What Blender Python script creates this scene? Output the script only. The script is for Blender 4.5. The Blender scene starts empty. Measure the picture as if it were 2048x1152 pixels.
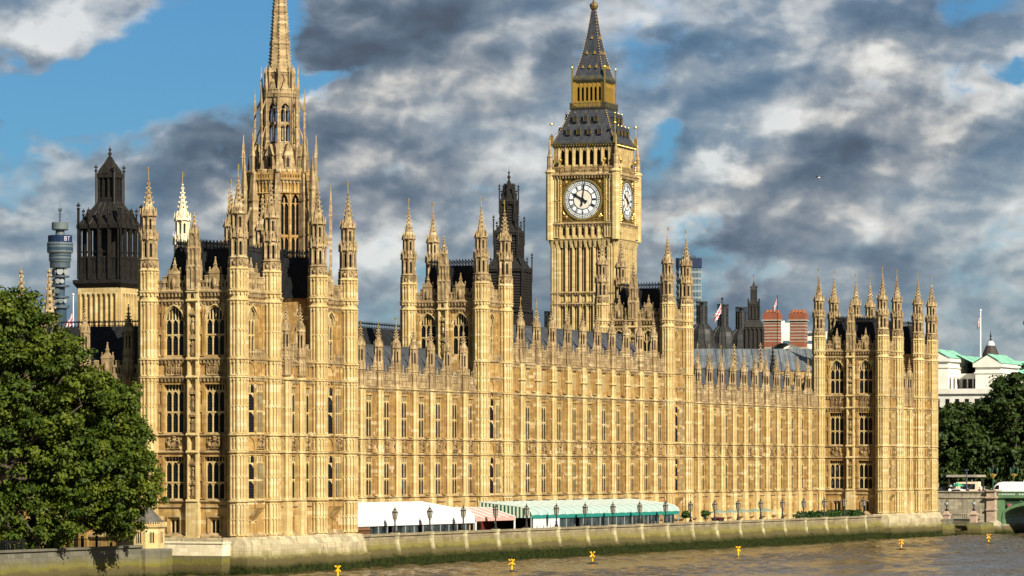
import bpy, math, random
import numpy as np
from mathutils import Matrix, Vector
R = math.radians
PI = math.pi
scene = bpy.context.scene
C = scene.collection

# ------------------------------------------------------------------ camera
CAM = (-381.485, -188.905, 11.9)
YAW = 0.3907                      # viewing direction, angle from +X towards +Y
cam_d = bpy.data.cameras.new('camera')
cam = bpy.data.objects.new('camera', cam_d)
C.objects.link(cam)
cam.location = CAM
cam.rotation_euler = (PI / 2, 0, YAW - PI / 2)
cam_d.sensor_width = 36.0
cam_d.lens = 7916.3 / 2048 * 36.0
cam_d.shift_y = (936.4 - 576.0) / 2048
cam_d.clip_start = 1.0
cam_d.clip_end = 30000.0
scene.camera = cam

# ------------------------------------------------------------------ exposure
scene.view_settings.view_transform = 'Standard'
scene.view_settings.look = 'None'
scene.view_settings.exposure = 0.86
scene.view_settings.gamma = 1.0
scene.cycles.max_bounces = 6
scene.cycles.diffuse_bounces = 2
scene.cycles.glossy_bounces = 3
scene.cycles.transparent_max_bounces = 4

# ------------------------------------------------------------------ sun
SUN_OFF = R(57)                   # from the south normal (-X) towards the river (-Y)
SUN_EL = R(33)
sun_dir = Vector((-math.cos(SUN_OFF) * math.cos(SUN_EL), -math.sin(SUN_OFF) * math.cos(SUN_EL), math.sin(SUN_EL)))
sd = bpy.data.lights.new('sun', 'SUN')
sd.energy = 5.0
sd.angle = R(0.5)
sd.color = (1.0, 0.925, 0.75)
sun = bpy.data.objects.new('sun', sd)
C.objects.link(sun)
sun.rotation_euler = sun_dir.to_track_quat('Z', 'Y').to_euler()

# ------------------------------------------------------------------ sky: blue sky plus drifting cloud banks
world = bpy.data.worlds.new('World')
scene.world = world
world.use_nodes = True
world.cycles.sampling_method = 'MANUAL'
world.cycles.sample_map_resolution = 512
wt = world.node_tree
wt.nodes.clear()
class NG:
    """small helper to write node trees"""
    dim = '3D'
    def __init__(s, tree): s.t = tree
    def n(s, kind, **kw):
        nd = s.t.nodes.new(kind)
        for k, v in kw.items(): setattr(nd, k, v)
        return nd
    def put(s, sock, v):
        if hasattr(v, 'is_linked'): s.t.links.new(v, sock)
        elif v is not None: sock.default_value = v
    def math(s, op, a, b=None, c=None, clamp=False):
        nd = s.n('ShaderNodeMath', operation=op, use_clamp=clamp)
        s.put(nd.inputs[0], a)
        if b is not None: s.put(nd.inputs[1], b)
        if c is not None: s.put(nd.inputs[2], c)
        return nd.outputs[0]
    def vmath(s, op, a, b=None):
        nd = s.n('ShaderNodeVectorMath', operation=op)
        s.put(nd.inputs[0], a)
        if b is not None: s.put(nd.inputs[1], b)
        return nd.outputs['Value' if op in ('DOT_PRODUCT', 'LENGTH') else 'Vector']
    def noise(s, vec, scale, detail=4, rough=.55, dist=0., out='Fac'):
        nd = s.n('ShaderNodeTexNoise', noise_dimensions=s.dim)
        s.put(nd.inputs['Vector'], vec)
        nd.inputs['Scale'].default_value = scale
        nd.inputs['Detail'].default_value = detail
        nd.inputs['Roughness'].default_value = rough
        nd.inputs['Distortion'].default_value = dist
        return nd.outputs[out]
    def ramp(s, fac, stops, interp='LINEAR'):
        nd = s.n('ShaderNodeValToRGB')
        s.put(nd.inputs['Fac'], fac)
        cr = nd.color_ramp
        cr.interpolation = interp
        while len(cr.elements) < len(stops): cr.elements.new(0.5)
        for e, (p, c) in zip(cr.elements, stops):
            e.position = p
            e.color = (c, c, c, 1) if isinstance(c, (int, float)) else (*c, 1)
        return nd.outputs['Color']
    def mix(s, fac, a, b, blend='MIX'):
        nd = s.n('ShaderNodeMix', data_type='RGBA', blend_type=blend)
        s.put(nd.inputs[0], fac)
        s.put(nd.inputs[6], a if hasattr(a, 'is_linked') else (*a, 1))
        s.put(nd.inputs[7], b if hasattr(b, 'is_linked') else (*b, 1))
        return nd.outputs[2]
    def maprange(s, v, a, b, c=0., d=1., smooth=True):
        nd = s.n('ShaderNodeMapRange', interpolation_type='SMOOTHSTEP' if smooth else 'LINEAR')
        s.put(nd.inputs['Value'], v)
        nd.inputs['From Min'].default_value = a
        nd.inputs['From Max'].default_value = b
        nd.inputs['To Min'].default_value = c
        nd.inputs['To Max'].default_value = d
        return nd.outputs['Result']
    def xyz(s, x, y, z):
        nd = s.n('ShaderNodeCombineXYZ')
        for i, v in enumerate((x, y, z)): s.put(nd.inputs[i], v)
        return nd.outputs[0]

def build_sky():
    g = NG(wt)
    g.dim = '2D'
    out = g.n('ShaderNodeOutputWorld')
    bg = g.n('ShaderNodeBackground')
    bg.inputs['Strength'].default_value = SKY_STRENGTH
    g.t.links.new(bg.outputs[0], out.inputs[0])
    sky = g.n('ShaderNodeTexSky', sky_type='NISHITA')
    sky.sun_disc = False
    sky.sun_elevation = SUN_EL
    sky.sun_rotation = math.atan2(sun_dir.x, sun_dir.y)
    sky.air_density = 1.0
    sky.dust_density = 0.4
    sky.ozone_density = 1.5
    tc = g.n('ShaderNodeTexCoord').outputs['Generated']
    fw = (math.cos(YAW), math.sin(YAW), 0)
    rt = (math.sin(YAW), -math.cos(YAW), 0)
    K = 7.9163
    az = g.math('MULTIPLY', g.math('ARCTAN2', g.vmath('DOT_PRODUCT', tc, rt), g.vmath('DOT_PRODUCT', tc, fw)), K)
    el = g.math('MULTIPLY', g.math('ARCSINE', g.vmath('DOT_PRODUCT', tc, (0, 0, 1))), K)
    # az / el: bearing from north along the river and height, in eighths of a radian
    base = g.xyz(az, g.math('MULTIPLY', el, 1.55), 3.1)
    warp = g.noise(base, 3.0, 6, .55, 0, 'Color')
    wv = g.vmath('SCALE', g.vmath('SUBTRACT', warp, (.5, .5, .5)))
    wv.node.inputs['Scale'].default_value = .27
    pw = g.vmath('ADD', g.xyz(az, el, 0), wv)
    sp = g.n('ShaderNodeSeparateXYZ')
    g.put(sp.inputs[0], pw)
    ax, ey = sp.outputs[0], sp.outputs[1]
    def blobs(lst):
        tot = None
        for cx, cy, ru, rv, amp in lst:      # bearing, height, half widths, strength
            dx = g.math('MULTIPLY', g.math('SUBTRACT', ax, cx), 1. / ru)
            dy = g.math('MULTIPLY', g.math('SUBTRACT', ey, cy), 1. / rv)
            q = g.math('ADD', g.math('MULTIPLY', dx, dx), g.math('MULTIPLY', dy, dy))
            e = g.math('MULTIPLY', g.math('POWER', 2.718, g.math('MULTIPLY', q, -1.)), amp)
            tot = e if tot is None else g.math('ADD', tot, e)
        return tot
    def dens(off, scale, det): return g.noise(g.vmath('ADD', base, off), scale, det, .5, .2)
    n1 = dens((4.2, 1.3, 0), 2.4, 8)
    n1u = dens((4.2 - .05, 1.3 + .09, 0), 2.4, 4)
    n2 = dens((9.2, 7.3, 2.), 1.5, 3)
    wb = g.vmath('ADD', base, g.vmath('MULTIPLY', wv, (.9, .9, .9)))
    def puff(off, scale):
        v = g.n('ShaderNodeTexVoronoi', feature='SMOOTH_F1', voronoi_dimensions='2D')
        g.put(v.inputs['Vector'], g.vmath('ADD', wb, off))
        v.inputs['Scale'].default_value = scale
        v.inputs['Detail'].default_value = 3.0
        v.inputs['Roughness'].default_value = .45
        v.inputs['Smoothness'].default_value = .55
        v.normalize = True
        return v.outputs['Distance']
    v1, v1u = puff((0, 0, 0), 4.2), puff((-.03, .06, 0), 4.2)
    # openings of blue between the clouds
    gap = blobs([(-0.594, 0.886, 0.165, 0.135, 1.1), (-0.724, 0.756, 0.17, 0.075, .85), (-0.934, 0.746, 0.2, 0.08, 1.05), (-0.364, 0.731, 0.08, 0.04, .6), (-0.334, 0.776, 0.16, 0.03, .7),
                 (0.306, 0.666, 0.056, 0.066, .8), (0.266, 0.616, 0.04, 0.04, .5), (0.376, 0.471, 0.085, 0.036, .5), (0.986, 0.771, 0.07, 0.055, 1.), (0.961, 0.916, 0.095, 0.055, .65),
                 (0.476, 0.416, 0.15, 0.045, .34), (-0.994, 0.586, 0.09, 0.06, .22), (-0.594, 0.566, 0.05, 0.04, .46), (0.936, 0.336, 0.13, 0.09, .2), (0.016, 0.586, 0.09, 0.022, .36), (0.456, 0.516, 0.06, 0.025, .3), (0.226, 0.606, 0.04, 0.06, .3), (-0.764, 0.586, 0.09, 0.03, .25), (0.536, 0.356, 0.12, 0.03, .2), (-0.464, 0.816, 0.06, 0.09, .4), (-0.249, 0.446, 0.09, 0.06, -.5), (-0.384, 0.636, 0.08, 0.06, -.2)])
    gap = g.math('ADD', gap, g.math('MULTIPLY', g.math('SUBTRACT', n1, .5), 1.9))
    gap = g.math('ADD', gap, g.math('MULTIPLY', g.math('SUBTRACT', v1, .42), .5))
    n4 = dens((2.7, 5.1, 0), 11., 7)
    gap = g.math('ADD', gap, g.math('MULTIPLY', g.math('SUBTRACT', n4, .5), .75))
    # unseen cloud cover added outside the view to cut fill light
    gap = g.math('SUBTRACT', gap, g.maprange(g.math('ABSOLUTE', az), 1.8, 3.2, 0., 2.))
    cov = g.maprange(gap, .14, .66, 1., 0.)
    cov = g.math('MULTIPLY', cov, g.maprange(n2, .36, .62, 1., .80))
    # lit tops and shaded bellies
    lum = blobs([(-0.974, 0.896, 0.19, 0.06, .42), (-0.392, 0.744, 0.046, 0.055, .85), (-0.174, 0.706, 0.23, 0.07, .30), (0.406, 0.601, 0.075, 0.038, .62), (0.826, 0.686, 0.19, 0.1, .30),
                 (-0.264, 0.446, 0.12, 0.07, .40), (-0.684, 0.696, 0.12, 0.05, .12), (0.316, 0.496, 0.24, 0.045, .10), (0.636, 0.736, 0.13, 0.05, .10), (-0.984, 0.496, 0.09, 0.03, .30),
                 (0.726, 0.496, 0.22, 0.04, .08), (-0.604, 0.541, 0.04, 0.024, .40), (-0.894, 0.636, 0.1, 0.04, .14), (0.626, 0.346, 0.18, 0.05, .10), (0.716, 0.786, 0.06, 0.05, .16), (-0.024, 0.746, 0.2, 0.05, .08),
                 (-0.094, 0.846, 0.4, 0.075, -.13), (0.456, 0.826, 0.24, 0.06, -.06), (0.576, 0.636, 0.23, 0.045, -.12), (0.256, 0.916, 0.4, 0.04, .10),
                 (-0.824, 0.856, 0.12, 0.04, -.10), (-0.324, 0.636, 0.26, 0.04, -.08), (0.876, 0.416, 0.24, 0.07, -.08), (-0.024, 0.606, 0.2, 0.05, -.06), (-0.264, 0.886, 0.17, 0.07, .17), (-0.504, 0.646, 0.22, 0.07, .15), (0.616, 0.646, 0.12, 0.05, .08)])
    fade = g.maprange(el, -.1, .75, .45, 1.)
    tex = g.math('MULTIPLY', g.math('SUBTRACT', n2, .5), .75)
    tex = g.math('ADD', tex, g.math('MULTIPLY', g.math('SUBTRACT', n1, n1u), 1.25))
    tex = g.math('ADD', tex, g.math('MULTIPLY', g.math('SUBTRACT', v1u, v1), 1.1))
    tex = g.math('ADD', tex, g.math('MULTIPLY', g.math('SUBTRACT', .42, v1), .22))
    n4u = dens((2.7 - .012, 5.1 + .024, 0), 11., 5)
    tex = g.math('ADD', tex, g.math('MULTIPLY', g.math('SUBTRACT', n4, n4u), .40))
    tex = g.math('ADD', tex, g.math('MULTIPLY', g.math('SUBTRACT', n4, .5), .18))
    lum = g.math('ADD', lum, g.math('MULTIPLY', tex, fade))
    lum = g.math('ADD', lum, g.maprange(g.math('ABSOLUTE', az), 1.8, 3.2, .48, .26))  # the added out-of-view cloud is darkened too, for less fill
    edge = g.math('MULTIPLY', cov, g.math('SUBTRACT', 1., cov))
    lum = g.math('ADD', lum, g.math('MULTIPLY', edge, .42))
    ccol = g.ramp(lum, [(0.0, (.085, .112, .155)), (.22, (.105, .150, .212)), (.42, (.165, .213, .275)), (.62, (.30, .335, .375)), (.82, (.60, .595, .575)), (1.0, (.86, .84, .80))])
    cl = g.vmath('SCALE', ccol)
    cl.node.inputs['Scale'].default_value = SKY_CLOUD
    blue = g.mix(1.0, sky.outputs[0], SKY_BLUE, 'MULTIPLY')
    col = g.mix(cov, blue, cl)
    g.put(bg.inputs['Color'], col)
SKY_STRENGTH = 0.05
EXPO = 0.86
SKY_CLOUD = 1.0 / (SKY_STRENGTH * 2 ** EXPO)
SKY_BLUE = (.27, .56, .86)
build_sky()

# ------------------------------------------------------------------ mesh helpers
def ang_xy(a, r=1.0): return (r * math.cos(a), r * math.sin(a))
class MB:
    """collects faces, in a movable local frame, that become ONE mesh object"""
    def __init__(s):
        s.v = []; s.f = []; s.mi = []; s.m = 0
        s.st = [(1., 0., 0., 0., 0.)]
    def push(s, rz=0., x=0., y=0., z=0.):
        c, n, tx, ty, tz = s.st[-1]
        s.st.append((c * math.cos(rz) - n * math.sin(rz), n * math.cos(rz) + c * math.sin(rz), tx + c * x - n * y, ty + n * x + c * y, tz + z))
        return s
    def pop(s): s.st.pop(); return s
    def av(s, pts):
        c, n, tx, ty, tz = s.st[-1]
        i = len(s.v)
        for x, y, z in pts: s.v.append((c * x - n * y + tx, n * x + c * y + ty, z + tz))
        return i
    def face(s, *pts):
        i = s.av(pts)
        s.f.append(tuple(range(i, i + len(pts)))); s.mi.append(s.m)
    def fi(s, *idx): s.f.append(idx); s.mi.append(s.m)
    def box(s, x0, x1, y0, y1, z0, z1, bottom=True):
        i = s.av([(x0, y0, z0), (x1, y0, z0), (x1, y1, z0), (x0, y1, z0), (x0, y0, z1), (x1, y0, z1), (x1, y1, z1), (x0, y1, z1)])
        for q in ((0, 1, 5, 4), (1, 2, 6, 5), (2, 3, 7, 6), (3, 0, 4, 7), (4, 5, 6, 7)): s.fi(*[i + k for k in q])
        if bottom: s.fi(i + 3, i + 2, i + 1, i)
    def taper(s, x0, x1, y0, y1, z0, X0, X1, Y0, Y1, z1):
        i = s.av([(x0, y0, z0), (x1, y0, z0), (x1, y1, z0), (x0, y1, z0), (X0, Y0, z1), (X1, Y0, z1), (X1, Y1, z1), (X0, Y1, z1)])
        for q in ((0, 1, 5, 4), (1, 2, 6, 5), (2, 3, 7, 6), (3, 0, 4, 7), (4, 5, 6, 7), (3, 2, 1, 0)): s.fi(*[i + k for k in q])
    def lathe(s, prof, n=8, rot=None, cx=0., cy=0., cap=True):
        """prof: list of (r, z) from bottom to top"""
        if rot is None: rot = PI / n
        rows = []
        for r, z in prof:
            r = max(r, .004)
            rows.append(s.av([(cx + r * math.cos(rot + 2 * PI * k / n), cy + r * math.sin(rot + 2 * PI * k / n), z) for k in range(n)]))
        for a, b in zip(rows, rows[1:]):
            for k in range(n): s.fi(a + k, a + (k + 1) % n, b + (k + 1) % n, b + k)
        if cap:
            s.fi(*[rows[-1] + k for k in range(n)])
            s.fi(*[rows[0] + k for k in reversed(range(n))])
    def prism(s, poly, z0, z1, scale=None):
        n = len(poly)
        a = s.av([(x, y, z0) for x, y in poly]); b = s.av([(x, y, z1) for x, y in (scale or poly)])
        for k in range(n): s.fi(a + k, a + (k + 1) % n, b + (k + 1) % n, b + k)
        s.fi(*[b + k for k in range(n)]); s.fi(*[a + k for k in reversed(range(n))])
    def tube(s, pts, rad, n=6):
        """round bar through 3-D points"""
        P = [Vector(p) for p in pts]
        rows = []
        for i, p in enumerate(P):
            t = (P[min(i + 1, len(P) - 1)] - P[max(i - 1, 0)]).normalized()
            up = Vector((0, 0, 1)) if abs(t.z) < .95 else Vector((1, 0, 0))
            a = t.cross(up).normalized(); b = a.cross(t).normalized()
            r = rad[i] if isinstance(rad, (list, tuple)) else rad
            rows.append(s.av([tuple(p + a * (r * math.cos(2 * PI * k / n)) + b * (r * math.sin(2 * PI * k / n))) for k in range(n)]))
        for a, b in zip(rows, rows[1:]):
            for k in range(n): s.fi(a + k, b + k, b + (k + 1) % n, a + (k + 1) % n)
        s.fi(*[rows[0] + k for k in range(n)]); s.fi(*[rows[-1] + k for k in reversed(range(n))])
    def ball(s, cx, cy, cz, r, n=8, m=5, sx=1., sy=1., sz=1.):
        prof = [(math.sin(PI * k / m), -math.cos(PI * k / m)) for k in range(m + 1)]
        rows = []
        for q, z in prof:
            q = max(q, .02)
            rows.append(s.av([(cx + sx * r * q * math.cos(2 * PI * k / n), cy + sy * r * q * math.sin(2 * PI * k / n), cz + sz * r * z) for k in range(n)]))
        for a, b in zip(rows, rows[1:]):
            for k in range(n): s.fi(a + k, a + (k + 1) % n, b + (k + 1) % n, b + k)
    def mesh(s, name, mats, smooth=False):
        me = bpy.data.meshes.new(name)
        me.from_pydata(s.v, [], s.f)
        for m in (mats if isinstance(mats, (list, tuple)) else [mats]): me.materials.append(m)
        if any(s.mi): me.polygons.foreach_set('material_index', s.mi)
        if smooth: me.polygons.foreach_set('use_smooth', [True] * len(s.f))
        me.update()
        return me

def link(name, mesh, parent=None, loc=(0, 0, 0), rz=0.):
    o = bpy.data.objects.new(name, mesh)
    C.objects.link(o)
    o.location = loc
    o.rotation_euler = (0, 0, rz)
    if parent: o.parent = parent
    return o
def obj(name, mb, mats, parent=None, loc=(0, 0, 0), rz=0., smooth=False, label=None):
    o = link(name, mb.mesh(name, mats, smooth), parent, loc, rz)
    if label: o['label'] = label
    return o
def obj_courses(name, mb, mats, parent=None, loc=(0, 0, 0), rz=0., gap=.35):
    """the same, with each level of a stack of courses as a part of its own"""
    iv = sorted((min(mb.v[i][2] for i in f), max(mb.v[i][2] for i in f), k) for k, f in enumerate(mb.f))
    runs, cur, top = [], [], None
    for a, b, k in iv:
        if top is not None and a > top + gap: runs.append(cur); cur = []; top = None
        cur.append(k); top = b if top is None else max(top, b)
    runs.append(cur)
    for r in runs:
        m = MB()
        for k in r: m.fi(*range(m.av([mb.v[i] for i in mb.f[k]]), len(m.v)))
        obj(name, m, mats, parent, loc, rz)
def tag(o, label=None, cat=None, group=None, kind=None):
    for k, v in (('label', label), ('category', cat), ('group', group), ('kind', kind)):
        if v: o[k] = v
    return o
def thing(name, label, cat, loc=(0, 0, 0), rz=0., group=None):
    o = bpy.data.objects.new(name, None)
    C.objects.link(o)
    o.location = loc
    o.rotation_euler = (0, 0, rz)
    return tag(o, label, cat, group)
def clone(o, parent=None):
    c = o.copy(); C.objects.link(c)
    if parent: c.parent = parent
    for ch in list(o.children): clone(ch, c)
    return c
def dup(root, loc, rz=None, label=None, group=None):
    c = clone(root)
    c.location = loc
    if rz is not None: c.rotation_euler = (0, 0, rz)
    if label: c['label'] = label
    if group: c['group'] = group
    return c
def struct(name, mb, mats, smooth=False):
    return tag(obj(name, mb, mats, smooth=smooth), kind='structure')

# ------------------------------------------------------------------ gothic pieces (local frame: front faces -y)
def arch_pts(u0, u1, zs, za, n=5):
    w = (u1 - u0) / 2
    L = []
    for k in range(n + 1):
        t = k / n
        L.append((u0 + w * t, zs + (za - zs) * (.72 * math.sqrt(max(0, 1 - (1 - t) ** 2)) + .28 * t)))
    return L + [(u0 + u1 - x, z) for x, z in reversed(L[:-1])]
def spandrel(mb, u0, u1, zs, zt, y0, y1, n=4, za=None):
    """the stone between a pointed arch and the square head above it"""
    A = arch_pts(u0, u1, zs, zt - .015 if za is None else za, n)
    for (xa, a), (xb, b) in zip(A, A[1:]):
        mb.face((xa, y0, a), (xb, y0, b), (xb, y0, zt), (xa, y0, zt))
        mb.face((xb, y0, b), (xa, y0, a), (xa, y1, a), (xb, y1, b))
def panel(mb, u0, u1, z0, z1, n, y, t=.07, w=.08, arch=True, mid=None, foot=True, edges=True):
    """blind tracery: upright ribs with small pointed heads"""
    pw = (u1 - u0) / n
    t *= 1.7
    for k in range(n + 1):
        if not edges and k in (0, n): continue
        x = u0 + pw * k
        mb.box(x - w / 2, x + w / 2, y - t, y, z0, z1)
    if arch:
        for k in range(n):
            a = u0 + pw * k + w / 2; b = u0 + pw * (k + 1) - w / 2
            for zt in ([z1] + ([mid] if mid else [])):
                spandrel(mb, a, b, zt - .75 * (b - a) - .05, zt, y - t * .85, y, 3)
    if mid: mb.box(u0, u1, y - t * .8, y, mid, mid + .08)
    if foot: mb.taper(u0, u1, y - t * 1.2, y, z0 - .1, u0, u1, y - t * .2, y, z0 + .06)
def wall(mb, u0, u1, z0, z1, holes=(), y=0., rev=.45, back=False):
    """wall face with openings and their reveals; holes are (ua, ub, za, zb)"""
    us = sorted({u0, u1, *[h[0] for h in holes], *[h[1] for h in holes]})
    zs = sorted({z0, z1, *[h[2] for h in holes], *[h[3] for h in holes]})
    for a, b in zip(us, us[1:]):
        for c, d in zip(zs, zs[1:]):
            cu, cz = (a + b) / 2, (c + d) / 2
            if any(h[0] < cu < h[1] and h[2] < cz < h[3] for h in holes): continue
            mb.face((a, y, c), (b, y, c), (b, y, d), (a, y, d))
    for a, b, c, d in holes:
        r = y + rev
        mb.face((a, y, c), (a, y, d), (a, r, d), (a, r, c))
        mb.face((b, y, d), (b, y, c), (b, r, c), (b, r, d))
        mb.face((a, y, d), (b, y, d), (b, r, d), (a, r, d))
        mb.face((b, y, c), (a, y, c), (a, r, c), (b, r, c))
PROF = [(0, -.24), (.12, -.12), (.26, -.07), (.28, .04), (.13, .12), (0, .28)]
def string(mb, u0, u1, y, z, k=1., bosses=0., seed=1):
    """moulded string course along x, with optional carved bosses under it"""
    pr = [(d * k, h * k) for d, h in PROF]
    for (d0, h0), (d1, h1) in zip(pr, pr[1:]):
        mb.face((u0, y - d0, z + h0), (u1, y - d0, z + h0), (u1, y - d1, z + h1), (u0, y - d1, z + h1))
    for u, rv in ((u0, 1), (u1, 0)):
        p = [(u, y - d, z + h) for d, h in pr]
        mb.face(*(p if rv else p[::-1]))
    if bosses:
        n = max(1, int(round((u1 - u0) / bosses))); st = (u1 - u0) / n
        for i in range(n):
            x = u0 + st * (i + .5); s = .085 * (1.25 if i % 2 else .9)
            mb.taper(x - s, x + s, y - .2 * k, y, z - .40 * k, x - s * .8, x + s * .8, y - .24 * k, y, z - .12 * k)
def ring(mb, r, z, k=1., n=8, bosses=False, rot=None):
    """string course round a turret"""
    mb.lathe([(r, z - .22 * k), (r + .11 * k, z - .10 * k), (r + .20 * k, z - .06 * k), (r + .22 * k, z + .04 * k), (r + .10 * k, z + .12 * k), (r, z + .26 * k)], n, rot, cap=False)
    if bosses:
        for j in range(2 * n):
            a = 2 * PI * j / (2 * n)
            mb.push(a)
            mb.box(r - .14, r + .15 * k, -.075, .075, z - .42 * k, z - .14 * k)
            mb.pop()
def finial_spire(mb, z0, r0, z1, n=8, crockets=6, k=1.):
    """slender crocketed spirelet ending in a knob"""
    mb.lathe([(r0, z0), (r0 * .62, z0 + (z1 - z0) * .33), (r0 * .34, z0 + (z1 - z0) * .66), (.05 * k, z1 - .1), (.05 * k, z1)], n, cap=False)
    for i in range(crockets):
        t = (i + .6) / (crockets + .3); z = z0 + (z1 - z0) * t; r = r0 * (1 - t) ** 1.1 + .05 * k
        s = .075 * k * (1.25 - .5 * t)
        for a in range(4):
            mb.push(a * PI / 2 + PI / 4).taper(r - .03, r + s * 1.4, -s, s, z - s, r, r + s * 1.9, -s * .7, s * .7, z + s); mb.pop()
def knob(mb, z, r):
    mb.lathe([(r * .4, z - r * .9), (r, z - r * .2), (r, z + r * .25), (r * .35, z + r)], 8)
def vane(mb, z0, h, flip=1):
    """gilded rod with a small pennon"""
    mb.lathe([(.035, z0), (.03, z0 + h)], 5)
    knob(mb, z0 + .05, .09)
    a, b = .035 * flip, .40 * flip
    mb.box(min(a, b), max(a, b), -.02, .02, z0 + h * .62, z0 + h * .95)

# ------------------------------------------------------------------ materials
def new_mat(name):
    m = bpy.data.materials.new(name)
    m.use_nodes = True
    m.node_tree.nodes.clear()
    g = NG(m.node_tree)
    out = g.n('ShaderNodeOutputMaterial')
    b = g.n('ShaderNodeBsdfPrincipled')
    m.node_tree.links.new(b.outputs[0], out.inputs[0])
    return m, g, b
def bump(g, b, h, strength=.3, dist=.05):
    nd = g.n('ShaderNodeBump')
    nd.inputs['Strength'].default_value = strength
    nd.inputs['Distance'].default_value = dist
    g.put(nd.inputs['Height'], h)
    g.t.links.new(nd.outputs[0], b.inputs['Normal'])
def world_pos(g):
    return g.n('ShaderNodeNewGeometry').outputs['Position']
def stone(name, col, dark, pale, patch=.5, course=.42, length=.95, soot=.5, bumpk=.35):
    """ashlar limestone: blocks of differing tone, replaced pale blocks, sooty runs"""
    m, g, b = new_mat(name)
    p = world_pos(g)
    s = g.n('ShaderNodeSeparateXYZ'); g.put(s.inputs[0], p)
    along = g.math('ADD', s.outputs[0], s.outputs[1])
    br = g.n('ShaderNodeTexBrick', offset=.5)
    g.put(br.inputs['Vector'], g.xyz(along, s.outputs[2], 0))
    br.inputs['Color1'].default_value = (0, 0, 0, 1)
    br.inputs['Color2'].default_value = (1, 1, 1, 1)
    br.inputs['Mortar'].default_value = (.30, .30, .30, 1)
    br.inputs['Scale'].default_value = 1.0
    br.inputs['Mortar Size'].default_value = .012
    br.inputs['Brick Width'].default_value = length
    br.inputs['Row Height'].default_value = course
    blk = br.outputs['Color']
    n_big = g.noise(p, .12, 4, .6)
    n_mid = g.noise(p, 1.1, 5, .6)
    n_fine = g.noise(p, 7., 4, .65)
    streak = g.noise(g.vmath('MULTIPLY', p, (1.6, 1.6, .12)), 1.3, 4, .6)
    tone = g.math('ADD', g.math('MULTIPLY', blk, .38), g.math('MULTIPLY', n_mid, .62))
    c = g.mix(g.maprange(tone, .2, .85), dark, col)
    sel = g.math('MULTIPLY', g.maprange(blk, .76, .93), g.maprange(n_big, .44, .58))
    c = g.mix(g.math('MULTIPLY', sel, patch), c, pale)
    c = g.mix(g.math('MULTIPLY', g.maprange(streak, .48, .70), soot), c, (dark[0] * .38, dark[1] * .36, dark[2] * .40))
    c = g.mix(.35, c, g.ramp(n_fine, [(.25, .55), (.75, 1.25)]), 'MULTIPLY')
    g.put(b.inputs['Base Color'], c)
    b.inputs['Roughness'].default_value = .88
    b.inputs['Specular IOR Level'].default_value = .25
    bump(g, b, g.math('ADD', g.math('MULTIPLY', br.outputs['Fac'], -.5), g.math('MULTIPLY', n_fine, .6)), bumpk, .04)
    return m
def plain(name, col, rough=.7, var=.25, scale=3., metal=0., spec=.4, col2=None, bumpk=0.):
    m, g, b = new_mat(name)
    p = world_pos(g)
    n = g.noise(p, scale, 5, .6)
    c2 = col2 or tuple(x * (1 - var) for x in col)
    g.put(b.inputs['Base Color'], g.mix(g.maprange(n, .3, .7), c2, col))
    b.inputs['Roughness'].default_value = rough
    b.inputs['Metallic'].default_value = metal
    b.inputs['Specular IOR Level'].default_value = spec
    if bumpk: bump(g, b, n, bumpk, .05)
    return m
def ribbed(name, col, pitch, along='x', rough=.5, depth=.25, spec=.4):
    """sheet roofing with rolls and faint sheet-to-sheet differences"""
    m, g, b = new_mat(name)
    tc = g.n('ShaderNodeTexCoord').outputs['Object']
    s = g.n('ShaderNodeSeparateXYZ'); g.put(s.inputs[0], tc)
    a = s.outputs[0] if along == 'x' else (s.outputs[1] if along == 'y' else g.math('ADD', s.outputs[0], s.outputs[1]))
    t = g.math('DIVIDE', a, pitch)
    fr = g.math('FRACT', t)
    cell = g.n('ShaderNodeTexWhiteNoise', noise_dimensions='2D')
    g.put(cell.inputs['Vector'], g.xyz(g.math('FLOOR', t), g.math('FLOOR', g.math('MULTIPLY', s.outputs[2], .8)), 0))
    n = g.noise(tc, 1.2, 5, .65)
    k = g.math('ADD', g.math('MULTIPLY', cell.outputs['Value'], .45), g.math('MULTIPLY', n, .9))
    c = g.mix(g.maprange(k, .2, 1.1), tuple(x * .55 for x in col), tuple(min(1, x * 1.35) for x in col))
    roll = g.math('LESS_THAN', g.math('ABSOLUTE', g.math('SUBTRACT', fr, .5)), .10)
    c = g.mix(g.math('MULTIPLY', roll, .6), c, tuple(x * .5 for x in col))
    g.put(b.inputs['Base Color'], c)
    b.inputs['Roughness'].default_value = rough
    b.inputs['Specular IOR Level'].default_value = spec
    bump(g, b, roll, depth, .08)
    return m
def leafy(name, c1, c2, c3):
    m, g, b = new_mat(name)
    info = g.n('ShaderNodeNewGeometry').outputs['Random Per Island']
    n = g.noise(world_pos(g), .35, 3, .6)
    c = g.mix(info, c1, c2)
    c = g.mix(g.math('MULTIPLY', g.maprange(n, .42, .68), .6), c, c3)
    g.put(b.inputs['Base Color'], c)
    b.inputs['Roughness'].default_value = .6
    b.inputs['Specular IOR Level'].default_value = .2
    out = [x for x in m.node_tree.nodes if x.type == 'OUTPUT_MATERIAL'][0]
    tr = g.n('ShaderNodeBsdfTranslucent')
    g.put(tr.inputs['Color'], g.mix(.5, c, c3))
    mx = g.n('ShaderNodeMixShader'); mx.inputs[0].default_value = .22
    g.t.links.new(b.outputs[0], mx.inputs[1]); g.t.links.new(tr.outputs[0], mx.inputs[2])
    g.t.links.new(mx.outputs[0], out.inputs[0])
    return m

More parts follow.
